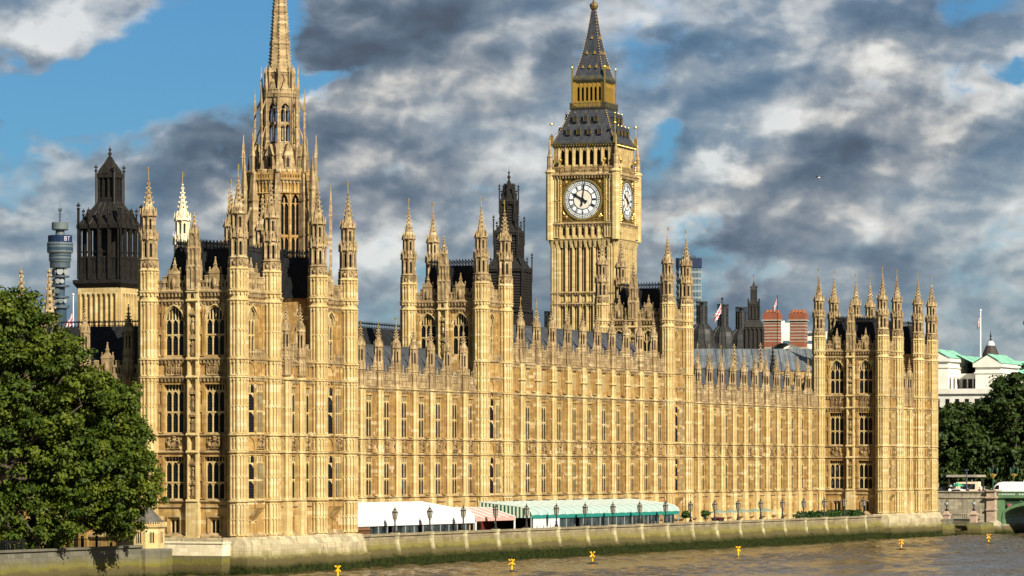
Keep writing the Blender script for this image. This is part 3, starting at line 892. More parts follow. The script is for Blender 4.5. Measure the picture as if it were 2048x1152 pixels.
def south_face(par, loc, width, centers, z0, dz, low=True):
    """end face of a tower: two bays of traceried windows between turrets, statue pier between them"""
    w = MB()
    holes = []
    mid = (centers[0] + centers[1]) / 2
    rz = -PI / 2
    zz = dz
    for c in centers:
        if low:
            holes += [(c - 1.14, c + 1.14, 8.6, 13.3), (c - 1.14, c + 1.14, 15.75, 21.05), (c - .53, c + .53, 4.75, 6.5)]
        holes += [(c - 1.14, c + 1.14, 24.1 + zz, 29.4 + zz)]
    wall(w, 0, width, z0, 31. + zz, holes, 0, .5)
    fl = [(24.0 + zz, 29.7 + zz)]
    if low: fl += [(8.6, 13.4), (15.7, 21.2), (4.9, 7.5)]
    for c in centers:
        for (a, b) in fl:
            if a < 6: continue
            if a > 23: jamb_sides(w, c, 1.28, a, b - 1.6, 0)
            else: jamb(w, c, 1.28, a, b - .25, 0)
            lo = c - 1.25, c + 1.25
            for q in (-1, 1):       # narrow panelled strips either side with carved bosses
                x = c + q * 1.66
                panel(w, x - .22, x + .22, a + .1, b - .1, 1, 0, .09, .09, mid=(a + b) / 2)
                w.taper(x - .17, x + .17, -.16, 0, (a + b) / 2 - .5, x - .1, x + .1, -.14, 0, (a + b) / 2 + .35)
                w.taper(x - .13, x + .13, -.12, 0, b - 1.0, x - .1, x + .1, -.1, 0, b - .3)
    obj('wall', w, S_WARM, par, loc, rz)
    p = MB()        # the pier with its niches
    for q in (-1, 1):
        p.box(mid + q * .5 - .17, mid + q * .5 + .17, -.55, 0, z0, 31.2 + zz)
        p.box(mid + q * .5 - .08, mid + q * .5 + .08, -.62, -.55, max(z0, 8.4), 31.2 + zz)
    p.box(mid - .33, mid + .33, -.16, 0, z0, 31.2 + zz)
    if low: p.box(mid - .75, mid + .75, -.62, 0, z0, 8.2); p.box(mid - .85, mid + .85, -.75, 0, z0, 4.6)
    for z in ([8.35, 13.62, 15.5, 21.7, 23.66] if low else []) + [29.95 + zz, 30.95 + zz]: string(p, mid - .72, mid + .72, -.55, z, .8)
    panel(p, mid - .3, mid + .3, 30.1 + zz, 30.8 + zz, 1, -.5, .06, .08)
    obj('buttress', p, S_PALE, par, loc, rz)
    pp = MB()
    pier_pinnacle(pp, mid, -.1, 31.1 + zz, 1.)
    obj('pinnacle', pp, S_PIN, par, loc, rz)
    k = MB()
    L = lambda x, y: (loc[0] + y, loc[1] - x, loc[2])
    for (a, b) in fl:
        if a < 6: continue
        niche_column(par, 0, 0, a, b - .6)
        for o in [c for c in par.children if c.name.startswith('statue') and 'placed' not in c]:
            o.location = L(mid, -.16); o.rotation_euler = (0, 0, rz); o['placed'] = 1
    for c in centers:
        x, y, z = L(c, .2)
        if low:
            put_window('low3', par, x, y, 8.6, rz); put_window('mid3', par, x, y, 15.75, rz)
            put_window('slit2', par, x, y, 4.75, rz)
            link('coat_of_arms', ARMS, par, (*L(c, 0)[:2], 13.82), rz)
            link('shield_panel', SHIELDS, par, (*L(c, -.02)[:2], 21.98), rz)
        put_window('arch3', par, x, y, 24.1 + zz, rz)
    s = MB()
    lst = (STR if low else []) + [(z + zz, a, b) for z, a, b in TOPSTR]
    for z, sk, bs in lst:
        if z < 8.2 and z != 4.5:
            pass
        string(s, .85, mid - .6, 0, z, sk, bs); string(s, mid + .6, width - .85, 0, z, sk, bs)
    n = 8
    for c in centers:     # frieze of quatrefoils under the parapet
        st = 3.3 / n
        for i in range(n):
            x = c - 1.65 + st * (i + .5); z = 30.45 + zz
            s.face((x - .17, -.08, z), (x, -.08, z - .22), (x + .17, -.08, z), (x, -.08, z + .22))
            s.box(x - st / 2 - .03, x - st / 2 + .03, -.07, 0, z - .3, z + .3)
    if low:
        for c in centers:   # square label over the basement lights
            s.box(c - .85, c + .85, -.15, 0, 6.6, 6.75); s.box(c - .85, c - .73, -.15, 0, 4.9, 6.6); s.box(c + .73, c + .85, -.15, 0, 4.9, 6.6)
    obj_courses('string_course', s, S_TRIM, par, loc, rz)
    q = MB()
    parapet(q, .9, mid - .6, -.05, 31.15 + zz, 32.2 + zz, gable=centers[0])
    parapet(q, mid + .6, width - .9, -.05, 31.15 + zz, 32.2 + zz, gable=centers[1])
    obj('parapet', q, S_TRIM, par, loc, rz)

def oriel(par, c, y0, ztop, zoff=0.):
    """canted bay window over two storeys, corbelled out below and with a balcony on top"""
    pts = [(c - 1.72, y0), (c - 1.06, y0 - .98), (c + 1.06, y0 - .98), (c + 1.72, y0)]
    b = MB(); s = MB()
    for i, (p, q) in enumerate(zip(pts, pts[1:])):
        L = math.hypot(q[0] - p[0], q[1] - p[1]); a = math.atan2(q[1] - p[1], q[0] - p[0])
        hw = .95 if i == 1 else .42
        b.push(a, *p); s.push(a, *p)
        wall(b, 0, L, 7.6, ztop, [(L / 2 - hw, L / 2 + hw, 8.6, 13.3), (L / 2 - hw, L / 2 + hw, 15.75, 20.95)], 0, .2)
        b.box(-.06, .06, -.07, .06, 7.6, ztop); b.box(L - .06, L + .06, -.07, .06, 7.6, ztop)
        panel(b, .08, L - .08, 21.95, 23.4, 3 if i == 1 else 1, 0, .07, .08)
        panel(b, .08, L - .08, 13.85, 15.3, 2 if i == 1 else 1, 0, .07, .08)
        for z, k, bs in STR[2:]: string(s, 0, L, 0, z, k * .8, bs)
        m = p[0] + (q[0] - p[0]) / 2, p[1] + (q[1] - p[1]) / 2
        nx, ny = -math.sin(a), math.cos(a)
        kind = 'oriel_front_' if i == 1 else 'oriel_cant_'
        for z, lv in ((8.6, 'low'), (15.75, 'mid')): put_window(kind + lv, par, m[0] + nx * .05, m[1] + ny * .05, z, a)
        n = 4 if i == 1 else 2      # balcony
        for j in range(n + 1): s.box(L * j / n - .09, L * j / n + .09, -.12, .1, ztop + .2, ztop + 1.15)
        s.box(0, L, -.1, .1, ztop + .2, ztop + .42); s.box(0, L, -.08, .1, ztop + .78, ztop + .95)
        b.pop(); s.pop()
    for z in (8.36, 13.6, 15.5, 21.7, 23.5): b.prism([(x, y + .02) for x, y in pts] + [(c + 1.68, y0 + .1), (c - 1.68, y0 + .1)], z, z + .1)
    b.prism([(c - .95, y0 - .05), (c - .7, y0 - .12), (c + .7, y0 - .12), (c + .95, y0 - .05), (c + .95, y0 + .1), (c - .95, y0 + .1)], 6.3, 7.62,
            [(c - 1.78, y0), (c - 1.10, y0 - 1.04), (c + 1.10, y0 - 1.04), (c + 1.78, y0), (c + 1.78, y0 + .1), (c - 1.78, y0 + .1)])
    obj('oriel', b, S_WARM, par)
    obj_courses('string_course', s, S_TRIM, par)
    link('coat_of_arms', ARMS, par, (c, y0 - 1.0, 13.82))

def wing_buttress(z1):
    """octagonal-fronted buttress, panelled, stepping in at each string course"""
    mb = MB()
    def sec(h, d): return [(-h, .0), (-h, -d + .22), (-h + .22, -d), (h - .22, -d), (h, -d + .22), (h, .0)]
    mb.prism(sec(.60, .80), 3.1, 8.2)
    mb.prism(sec(.66, .90), 3.1, 4.6)
    mb.prism(sec(.50, .62), 8.2, z1)
    for lo, hi in ((8.6, 13.4), (13.85, 15.3), (15.75, 21.4), (22.1, 25.4)):
        if hi > z1: break
        panel(mb, -.28, .28, lo, hi, 1, -.62, .05, .09, mid=(lo + hi) / 2 if hi - lo > 3 else None)
        for q in (-1, 1):
            mb.push(q * PI / 2, q * .5, 0)
            a, b = (0., .40)
            if q > 0: a, b = -b + 0, -a
            panel(mb, -.40 if q > 0 else .0, .0 if q > 0 else .40, lo, hi, 1, 0, .05, .09, mid=(lo + hi) / 2 if hi - lo > 3 else None)
            mb.pop()
        if hi - lo < 2:
            z = (lo + hi) / 2
            mb.face((-.18, -.66, z), (0, -.66, z - .28), (.18, -.66, z), (0, -.66, z + .28))
            for q in (-1, 1):
                x = q * .545
                f = [(x, -.2 - .14, z), (x, -.2, z - .28), (x, -.2 + .14, z), (x, -.2, z + .28)]
                mb.face(*f)
    for z, k, bs in STR[2:]:
        if z > z1: break
        P = [(-.5, 0), (-.5, -.40), (-.28, -.62), (.28, -.62), (.5, -.40), (.5, 0)]
        for p, q in zip(P, P[1:]):
            L = math.hypot(q[0] - p[0], q[1] - p[1])
            mb.push(math.atan2(q[1] - p[1], q[0] - p[0]), *p); string(mb, -.05, L + .05, 0, z, k * .75); mb.pop()
    return mb.mesh('buttress', S_PALE)
BUT_WING = wing_buttress(21.9)
BUT_CENTRE = wing_buttress(26.2)

def river_bay(w, s, q, par, xa, xb, y, ztop, extra, low_ground=True):
    """one bay of the long river front between two buttress centres"""
    c = (xa + xb) / 2
    hw = 1.15
    holes = [(c - hw, c + hw, 8.6, 13.3), (c - hw, c + hw, 15.75, 20.85), (c - .75, c - .33, 4.9, 6.4), (c + .33, c + .75, 4.9, 6.4)]
    if extra: holes.append((c - 1.0, c + 1.0, 22.7, 25.3))
    w.push(0, 0, y)
    wall(w, xa, xb, 3.1, ztop, holes, 0, .4)
    e0, e1 = xa + .5, xb - .5
    for lo, hi in ((8.6, 13.4), (15.75, 21.2)) + (((22.2, 25.4),) if extra else ()):
        for q2 in (-1, 1):
            x = c + q2 * (hw + .12)
            w.box(x - .08, x + .08, -.22, 0, lo, hi)
            o = e0 if q2 < 0 else e1
            a, b = sorted((x, o))
            panel(w, a, b, lo, hi, 2 if b - a > .8 else 1, 0, .15, .09, mid=(lo + hi) / 2 if hi - lo > 4 else None)
    panel(w, e0, c - 1.05, 13.85, 15.3, 2, 0, .14, .09); panel(w, c + 1.05, e1, 13.85, 15.3, 2, 0, .14, .09)
    for x in (c - .54, c + .54): w.box(x - .30, x + .30, -.10, 0, 6.5, 6.65); w.box(x - .30, x - .22, -.1, 0, 4.7, 6.5); w.box(x + .22, x + .30, -.1, 0, 4.7, 6.5)
    w.pop()
    s.push(0, 0, y)
    for z, k, bs in STR[1:6] + ([(25.75, 1.1, .46)] if extra else []): string(s, xa + .45, xb - .45, 0, z, k, bs)
    string(s, xa + .55, xb - .55, 0, 4.5, 1.2)
    s.pop()
    # parapet rising in steps towards the pinnacles
    zb = ztop
    q.push(0, 0, y - .05)
    q.box(xa + .4, xb - .4, 0, .35, zb - .1, zb + .85)
    panel(q, xa + .5, xb - .5, zb + .15, zb + .8, 8, 0, .06, .08, arch=False)
    n = 5; st = (xb - xa - 1.2) / n
    for i in range(n):
        x = xa + .6 + st * i
        h = (1.9, 1.2, .85, 1.2, 1.9)[i]
        q.box(x + .08, x + st - .08, 0, .35, zb + .8, zb + .45 + h)
        q.taper(x + .03, x + st - .03, -.06, .4, zb + .45 + h, x + .2, x + st - .2, .1, .3, zb + .62 + h)
    small_pinnacle(q, xa + .62, .15, zb + 1.6, zb + 3.9, .17); small_pinnacle(q, xb - .62, .15, zb + 1.6, zb + 3.9, .17)
    small_pinnacle(q, c, .15, zb + 1.0, zb + 2.7, .13)
    q.pop()
    put_window('low4', par, c, y + .12, 8.6); put_window('mid4', par, c, y + .12, 15.75)
    if extra: put_window('up4', par, c, y + .12, 22.7)
    for x in (c - .54, c + .54): put_window('slit1', par, x, y + .1, 4.9)
    link('coat_of_arms', ARMS, par, (c, y - .01, 13.82))

def river_range(par, xs, x0, x1, extra, y=10.9, dz=0.):
    """a run of bays with buttresses at xs, ending against towers at x0 and x1"""
    w, s, q = MB(), MB(), MB()
    ed = [x0] + xs + [x1]
    ztop = 26.0 if extra else 21.9
    for a, b in zip(ed, ed[1:]): river_bay(w, s, q, par, a, b, y, ztop, extra)
    obj('wall', w, S_WARM, par); obj_courses('string_course', s, S_TRIM, par); obj('parapet', q, S_PIN, par)
    for i, x in enumerate(xs):
        link('buttress', BUT_CENTRE if extra else BUT_WING, par, (x, y, 0))
        put_pinnacle((0, 1, 0, 2, 2, 2, 1, 2, 0, 2, 1)[i % 11] if not extra else (0, 1)[i % 2], par, x, y - .12, 4.1 if extra else 0.)
    r = MB()
    zr = ztop - .3; yr = 17.2
    r.face((x0, y + .7, zr), (x1, y + .7, zr), (x1, yr, zr + 5.7), (x0, yr, zr + 5.7))
    r.face((x0, yr + 6.2, zr), (x0, yr, zr + 5.7), (x1, yr, zr + 5.7), (x1, yr + 6.2, zr))
    r.face((x0, y + .0, zr), (x1, y + .0, zr), (x1, y + .75, zr + .01), (x0, y + .75, zr + .01))
    n = int((x1 - x0) / 1.32)
    for i in range(n + 1):      # standing rolls
        x = x0 + (x1 - x0) * i / n
        r.tube([(x, y + .75, zr + .05), (x, yr, zr + 5.72)], .05, 5)
    r.box(x0, x1, yr - .12, yr + .12, zr + 5.62, zr + 5.85)
    obj('roof', r, M_ROOFG, par)
    bk = MB(); bk.face((x0, yr + 6.2, 3.1), (x0, yr + 6.2, zr), (x1, yr + 6.2, zr), (x1, yr + 6.2, 3.1)); obj('wall', bk, S_WARM, par)

PAV_BANDS = [4.5, 8.35, 13.62, 15.5, 21.7, 23.66, 29.95, 30.95, 33.3]
TUR = [split_turret(3.1, 33.3, PAV_BANDS, 1.02, f) for f in (1, -1)]
LX, LY, WX = 8.05, 10.8, 28.13
def build_pavilion():
    par = thing('palace_pavilion', 'nearest palace pavilion, pale gold stone, its foot beside the hanging plane tree', 'palace pavilion', (0, 0, 0))
    south_face(par, (.35, LY, 0), LY, (2.95, 7.85), 3.1, 0.)
    for i, x in enumerate((0, LX, WX - LX, WX)):
        put_turret(TUR[i % 2], par, x, 0); put_turret(TUR[(i + 1) % 2], par, x, LY)
    # river face
    y = .35
    w, s, q = MB(), MB(), MB()
    for c in (LX / 2, WX - LX / 2):
        a, b = c - LX / 2, c + LX / 2
        w.push(0, 0, y)
        wall(w, a, b, 3.1, 31., [(c - 1.14, c + 1.14, 24.1, 29.4)], 0, .5)
        jamb_sides(w, c, 1.28, 24., 27.9, 0)
        for sx in (-1, 1):
            panel(w, c + sx * 1.75 - .3, c + sx * 1.75 + .3, 24.1, 29.6, 1, 0, .10, .12, mid=26.9)
            panel(w, c + sx * 2.55 - .45, c + sx * 2.55 + .45, 24.1, 29.6, 2, 0, .07, .09, mid=26.9)
            for lo, hi in ((8.6, 13.4), (13.85, 15.3), (15.75, 21.3), (21.95, 23.3)): panel(w, c + sx * 2.35 - .55, c + sx * 2.35 + .55, lo, hi, 2, 0, .07, .09, mid=(lo + hi) / 2 if hi - lo > 3 else None)
        for zz in (25.0, 26.6, 28.2):
            for sx in (-1, 1): w.taper(c + sx * 1.6 - .2, c + sx * 1.6 + .2, -.2, 0, zz, c + sx * 1.6 - .1, c + sx * 1.6 + .1, -.15, 0, zz + .9)
        for sx in (-.75, .75):
            w.box(c + sx - .36, c + sx + .36, -.16, 0, 6.2, 6.4)
            for e in (-.3, .3): w.box(c + sx + e - .07, c + sx + e + .07, -.14, 0, 4.7, 6.2)
        w.pop()
        put_window('arch3', par, c, y + .2, 24.1)
        oriel(par, c, y, 23.6)
        s.push(0, 0, y)
        for z, k, bs in STR:
            if z in (4.5, 7.7): string(s, a + .9, b - .9, 0, z, k, bs); continue
            string(s, a + .9, c - 1.6, 0, z, k, bs); string(s, c + 1.6, b - .9, 0, z, k, bs)
        for z, k, bs in TOPSTR: string(s, a + .9, b - .9, 0, z, k, bs)
        for i in range(14):
            x = c - 2.9 + .446 * i; z = 30.45
            s.face((x - .17, -.08, z), (x, -.08, z - .22), (x + .17, -.08, z), (x, -.08, z + .22))
        s.pop()
        q.push(0, 0, y); parapet(q, a + .9, b - .9, -.05, 31.15, 32.2, gable=c); q.pop()
    # middle three bays
    a, b = LX, WX - LX
    w.push(0, 0, y); s.push(0, 0, y); q.push(0, 0, y)
    cs = (10.45, 14.06, 17.68)
    hl = []
    for c in cs: hl += [(c - 1.15, c + 1.15, 8.6, 13.3), (c - 1.15, c + 1.15, 15.75, 20.85), (c - .21, c + .21, 4.9, 6.4)]
    wall(w, a, b, 3.1, 24.2, hl, 0, .4)
    for c in cs:
        panel(w, c - 1.3, c + 1.3, 21.95, 23.3, 4, 0, .07, .09)
        for sx in (-1, 1): w.box(c + sx * 1.3 - .09, c + sx * 1.3 + .09, -.14, 0, 8.4, 21.5)
        w.box(c - .36, c + .36, -.16, 0, 6.5, 6.7)
        for e in (-.3, .3): w.box(c + e - .07, c + e + .07, -.14, 0, 4.7, 6.5)
    for z, k, bs in STR: string(s, a + .95, b - .95, 0, z, k, bs)
    parapet(q, a + 1.0, 11.7, 0, 23.85, 25.2); parapet(q, 12.75, 15.4, 0, 23.85, 25.2); parapet(q, 16.45, b - 1.0, 0, 23.85, 25.2)
    for x in (11.6, 12.85, 15.3, 16.55): small_pinnacle(q, x, .15, 25., 27., .15)
    w.pop(); s.pop(); q.pop()
    for c in cs:
        put_window('low4', par, c, y + .12, 8.6); put_window('mid4', par, c, y + .12, 15.75); put_window('slit1', par, c, y + .1, 4.9)
        link('coat_of_arms', ARMS, par, (c, y - .02, 13.82))
    for x in (12.22, 15.91):
        link('buttress', BUT_WING, par, (x, y, 0)); put_pinnacle(2, par, x, y - .12, .3)
    # recess above the middle bays
    yr = 4.6
    w.push(0, 0, yr)
    wall(w, LX - .4, WX - LX + .4, 23.6, 31., [(c - .6, c + .6, 25.6, 29.2) for c in cs], 0, .3)
    panel(w, LX + .4, WX - LX - .4, 25., 29.6, 18, 0, .12, .12)
    w.pop()
    s.push(0, 0, yr)
    for z, k, bs in TOPSTR: string(s, LX, WX - LX, 0, z, k, bs)
    s.pop()
    for c in cs: put_window('slit1', par, c, yr + .15, 26.4)
    q.push(0, 0, yr)
    for c in cs: parapet(q, c - 1.75, c + 1.75, -.05, 31.15, 32.2, gable=c)
    q.pop()
    for x in (LX - .35, WX - LX + .35):
        w.face((x, .3, 23.6), (x, yr, 23.6), (x, yr, 31.), (x, .3, 31.)); w.face((x + .02, yr, 23.6), (x + .02, .3, 23.6), (x + .02, .3, 31.), (x + .02, yr, 31.))
    w.face((WX - .35, .3, 3.1), (WX - .35, LY, 3.1), (WX - .35, LY, 31.), (WX - .35, .3, 31.))
    w.face((0, LY - .35, 3.1), (0, LY - .35, 31.), (WX, LY - .35, 31.), (WX, LY - .35, 3.1))
    obj('wall', w, S_WARM, par); obj_courses('string_course', s, S_TRIM, par); obj('parapet', q, S_TRIM, par)
    p = MB()        # battered plinth down to the river
    p.taper(-1.5, WX + 1.5, -1.6, 1.2, 3.5, -1.1, WX + 1.1, -1.15, 1.2, 4.45)
    p.box(-1.5, WX + 1.5, -1.6, 1.2, 2.3, 3.5)
    p.box(-1.8, WX + 1.8, -2.0, 1.2, -2., 2.3)
    p.box(-.6, WX + .6, 1.2, LY - 1, -2., 4.4)
    for x in (4.0, 10.4, 18.2, 24.0, 28.6): p.taper(x - .7, x + .7, -1.98, -1.5, 2.25, x - .3, x + .3, -1.75, -1.5, 3.6)
    obj('plinth', p, M_PLINTH, par)
    lr = MB(); lr.face((LX, .4, 24.), (WX - LX, .4, 24.), (WX - LX, yr, 26.6), (LX, yr, 26.6)); obj('roof', lr, M_ROOFG, par)
    fl = MB(); fl.face((0.1, .2, 31.), (LX, .2, 31.), (LX, LY, 31.), (.1, LY, 31.)); fl.face((LX, yr, 30.99), (WX - LX, yr, 30.99), (WX - LX, LY, 30.99), (LX, LY, 30.99)); fl.face((WX - LX, .2, 31.), (WX - .1, .2, 31.), (WX - .1, LY, 31.), (WX - LX, LY, 31.))
    obj('roof_deck', fl, M_ROOF, par)
    o = mansard(par, 1.4, WX - 1.4, 4.9, LY - 1.0, 31., 35.9, 1.1)
    mansard(par, 1.3, LX - 1., 1.3, 9.5, 31., 35.7, 1.1); mansard(par, WX - LX + 1., WX - 1.3, 1.3, 9.5, 31., 35.7, 1.1)
    return par
def plinth_mat(name, z_green=2.4, z_slime=1.35, base=(.40, .32, .18)):
    """river masonry: pale above, lichen-yellow, then dark weed near the waterline"""
    m, g, b = new_mat(name)
    p = world_pos(g)
    s = g.n('ShaderNodeSeparateXYZ'); g.put(s.inputs[0], p)
    along = g.math('ADD', s.outputs[0], s.outputs[1])
    br = g.n('ShaderNodeTexBrick', offset=.5)
    g.put(br.inputs['Vector'], g.xyz(along, s.outputs[2], 0))
    for k, v in (('Color1', 0.), ('Color2', 1.), ('Mortar', .2)): br.inputs[k].default_value = (v, v, v, 1)
    br.inputs['Scale'].default_value = 1.; br.inputs['Mortar Size'].default_value = .02
    br.inputs['Brick Width'].default_value = 1.6; br.inputs['Row Height'].default_value = .6
    n1 = g.noise(p, .35, 5, .65); n2 = g.noise(p, 2.2, 5, .65)
    st = g.noise(g.vmath('MULTIPLY', p, (1.2, 1.2, .10)), 1.6, 5, .65)
    c = g.mix(g.maprange(g.math('ADD', g.math('MULTIPLY', br.outputs['Color'], .4), g.math('MULTIPLY', n2, .6)), .2, .8), tuple(x * .6 for x in base), base)
    c = g.mix(g.math('MULTIPLY', g.maprange(st, .48, .68), .55), c, (.10, .085, .07))
    z = g.math('ADD', s.outputs[2], g.math('MULTIPLY', g.math('SUBTRACT', n1, .5), 1.3))
    z2 = g.math('ADD', s.outputs[2], g.math('ADD', g.math('MULTIPLY', g.math('SUBTRACT', n1, .5), 1.0), g.math('MULTIPLY', g.math('SUBTRACT', n2, .5), .3)))
    c = g.mix(g.math('MULTIPLY', g.maprange(z, z_green, z_green + 1.3, 1., 0.), g.maprange(n2, .3, .65, .55, 1.)), c, (.155, .135, .024))
    c = g.mix(g.maprange(z, z_slime + .5, z_slime + 1.0, .75, 0.), c, (.075, .058, .033))
    c = g.mix(g.maprange(z2, z_slime - .45, z_slime + .4, 1., 0.), c, g.mix(g.maprange(n2, .35, .65), (.008, .011, .003), (.026, .034, .007)))
    g.put(b.inputs['Base Color'], c)
    b.inputs['Roughness'].default_value = .85
    b.inputs['Specular IOR Level'].default_value = .08
    bump(g, b, g.math('ADD', n2, g.math('MULTIPLY', br.outputs['Fac'], -.6)), .5, .08)
    return m
M_PLINTH = plinth_mat('plinth_masonry', 1.95, 1.5, (.48, .405, .26))
pav = build_pavilion()
OFF = 263. - WX
north = dup(pav, (OFF, 0, 0), label='farthest palace pavilion, its eight spires close together, beside the bridge')
for o in pav.children:          # one turret has been cleaned
    if o.name.startswith('turret') and abs(o.location.x - LX) < .1 and abs(o.location.y - LY) < .1:
        o['label'] = 'freshly cleaned white turret'
        for c in o.children:
            if c.name.startswith('lantern'): c.material_slots[0].link = 'OBJECT'; c.material_slots[0].material = S_WHITE
pav['group'] = north['group'] = 'end pavilions of the river front'

def build_wing(label, xs, x0, x1):
    par = thing('palace_wing', label, 'palace wing', (0, 0, 0), group='river front ranges between the towers')
    river_range(par, xs, x0, x1, False)
    return par
W1 = [33.9 + 5.3 * k for k in range(11)]
build_wing('palace wing behind the white striped marquee, with slender pinnacles along its grey roof', W1, 28.4, 91.7)
build_wing('palace wing behind the open terrace lamps, between the second tower and the far pavilion', [263. - x for x in reversed(W1)], 263. - 91.7, 263. - 28.4)
def build_centre():
    par = thing('palace_centre_range', 'taller middle range of the river front behind the green and white marquee', 'palace range', (0, 0, 0), group='river front ranges between the towers')
    river_range(par, [106.05 + 5.656 * k for k in range(10)], 100.4, 162.6, True, 10.8)
build_centre()

CT_BANDS = [4.5, 8.35, 13.62, 15.5, 21.7, 25.75, 32.6, 33.6, 35.95]
CTUR = [split_turret(3.1, 35.95, CT_BANDS, 1.0, f) for f in (1, -1)]
def build_mid_tower():
    lx, ly, dz = 7.95, 10.3, 2.65
    par = thing('palace_tower', 'turreted tower with four spires rising over the striped and green marquees', 'palace tower', (0, 0, 0))
    south_face(par, (.35, ly, 0), ly, (2.6, 7.2), 20., dz, low=False)
    for i, (x, y) in enumerate(((0, 0), (lx, 0), (0, ly), (lx, ly))): put_turret(CTUR[i % 2], par, x, y)
    w, s, q = MB(), MB(), MB()
    y = .3; c = lx / 2
    w.push(0, 0, y); s.push(0, 0, y); q.push(0, 0, y)
    wall(w, 0, lx, 3.1, 31. + dz, [(c - 1.14, c + 1.14, 26.75, 32.05)], 0, .5)
    jamb_sides(w, c, 1.28, 26.6, 30.5, 0)
    for sx in (-1, 1):
        panel(w, c + sx * 1.75 - .3, c + sx * 1.75 + .3, 26.6, 32.2, 1, 0, .1, .12, mid=29.4)
        for lo, hi in ((8.6, 13.4), (13.85, 15.3), (15.75, 21.3), (22., 25.4), (26.7, 32.2)): panel(w, c + sx * 2.35 - .5, c + sx * 2.35 + .5, lo, hi, 2, 0, .07, .09, mid=(lo + hi) / 2 if hi - lo > 3 else None)
        for zz in (27.5, 29.2, 30.8): w.taper(c + sx * 1.6 - .2, c + sx * 1.6 + .2, -.2, 0, zz, c + sx * 1.6 - .1, c + sx * 1.6 + .1, -.15, 0, zz + .9)
    for z, k, bs in STR[:2] + STR[2:6] + [(25.75, 1.1, .46)] + [(z + dz, a, b) for z, a, b in TOPSTR]: string(s, .9, lx - .9, 0, z, k, bs)
    parapet(q, .9, lx - .9, -.05, 31.15 + dz, 32.2 + dz, gable=c)
    w.pop(); s.pop(); q.pop()
    oriel(par, c, y, 25.6)
    put_window('arch3', par, c, y + .2, 26.75)
    w.face((lx - .3, .2, 20.), (lx - .3, ly, 20.), (lx - .3, ly, 33.65), (lx - .3, .2, 33.65))
    w.face((0, ly - .3, 20.), (0, ly - .3, 33.65), (lx, ly - .3, 33.65), (lx, ly - .3, 20.))
    w.face((.34, .2, 3.1), (.34, .2, 20.), (.34, ly, 20.), (.34, ly, 3.1))
    obj('wall', w, S_WARM, par); obj_courses('string_course', s, S_TRIM, par); obj('parapet', q, S_TRIM, par)
    fl = MB(); fl.face((.1, .2, 33.6), (lx, .2, 33.6), (lx, ly, 33.6), (.1, ly, 33.6)); obj('roof_deck', fl, M_ROOF, par)
    mansard(par, 1.3, lx - 1.1, 1.3, ly - 1.2, 33.6, 38.4, 1.0)
    return par
t1 = build_mid_tower(); t1.location = (92.4, 10.6, 0)
t2 = dup(t1, (162.65, 10.6, 0), label='turreted four-spired tower standing against the great clock tower')
t1['group'] = t2['group'] = 'twin towers flanking the middle range'

# the set-back south front, seen between the tree and the near pavilion, mostly in shade
def build_south_front():
    par = thing('palace_side_range', 'shaded set-back palace front with a black roof, between the tree and the near pavilion', 'palace front', (0, 0, 0))
    w, s, q = MB(), MB(), MB()
    W = 46.
    loc = (1.9, 11. + W, 0)
    xs = [W - 3.2 - 5.4 * k for k in range(8)]
    hl = []
    cs = [x - 2.7 for x in xs] + [W - 1.3]
    for c in cs[:-1]: hl += [(c - 1.14, c + 1.14, 8.6, 13.3), (c - 1.14, c + 1.14, 15.75, 20.4), (c - .53, c + .53, 4.75, 6.5)]
    wall(w, 0, W, 3.1, 21.9, hl, 0, .5)
    for z, k, bs in STR[:6]: string(s, 0, W, 0, z, k, bs)
    for x in xs: w.box(x - .5, x + .5, -.6, 0, 3.1, 22.)
    L = lambda x, y: (loc[0] + y, loc[1] - x)
    for c in cs[:-1]:
        put_window('low3', par, *L(c, .2), 8.6, -PI / 2); put_window('low3', par, *L(c, .2), 15.72, -PI / 2); put_window('slit2', par, *L(c, .2), 4.75, -PI / 2)
        parapet(q, c - 2.2, c + 2.2, -.05, 21.95, 23.2, gable=c)
    parapet(q, W - 2.6, W, -.05, 21.95, 23.2)
    obj('wall', w, S_WARM, par, (*loc[:2], 0), -PI / 2); obj_courses('string_course', s, S_TRIM, par, (*loc[:2], 0), -PI / 2); obj('parapet', q, S_PIN, par, (*loc[:2], 0), -PI / 2)
    for x in xs: put_pinnacle(2, par, *L(x, -.1), 0.)
    r = MB()
    r.taper(3.2, 26., 11.5, 11. + W, 21.8, 6.6, 24., 11.6, 10. + W, 27.6)
    o = obj('roof', r, M_ROOF, par)
    cresting('cresting', o, 6.6, 24., 11.6, 10. + W, 27.6, .7, sides='s')
build_south_front()

# ------------------------------------------------------------------ the clock tower
M_DIAL = plain('opal_glass', (.84, .87, .90), .35, .06, 2.)
def dial_centre_mat():
    m, g, b = new_mat('opal_glass_lattice')
    v = g.n('ShaderNodeTexVoronoi', feature='DISTANCE_TO_EDGE')
    g.put(v.inputs['Vector'], world_pos(g)); v.inputs['Scale'].default_value = 3.2
    g.put(b.inputs['Base Color'], g.mix(g.maprange(v.outputs['Distance'], .02, .07), (.34, .29, .21), (.72, .68, .60)))
    b.inputs['Roughness'].default_value = .4
    return m
M_DIALC = dial_centre_mat()
M_HAND = plain('blue_black_iron', (.008, .012, .022), .45, .3)
M_FRAME = plain('dark_gilded_iron', (.05, .033, .010), .5, .7, 3., col2=(.16, .10, .02))
M_CORN = plain('painted_cornice', (.025, .035, .045), .5, .5, 1.4, col2=(.09, .075, .03))
def four(mb, fn):
    for k in range(4):
        mb.push(k * PI / 2); fn(mb); mb.pop()
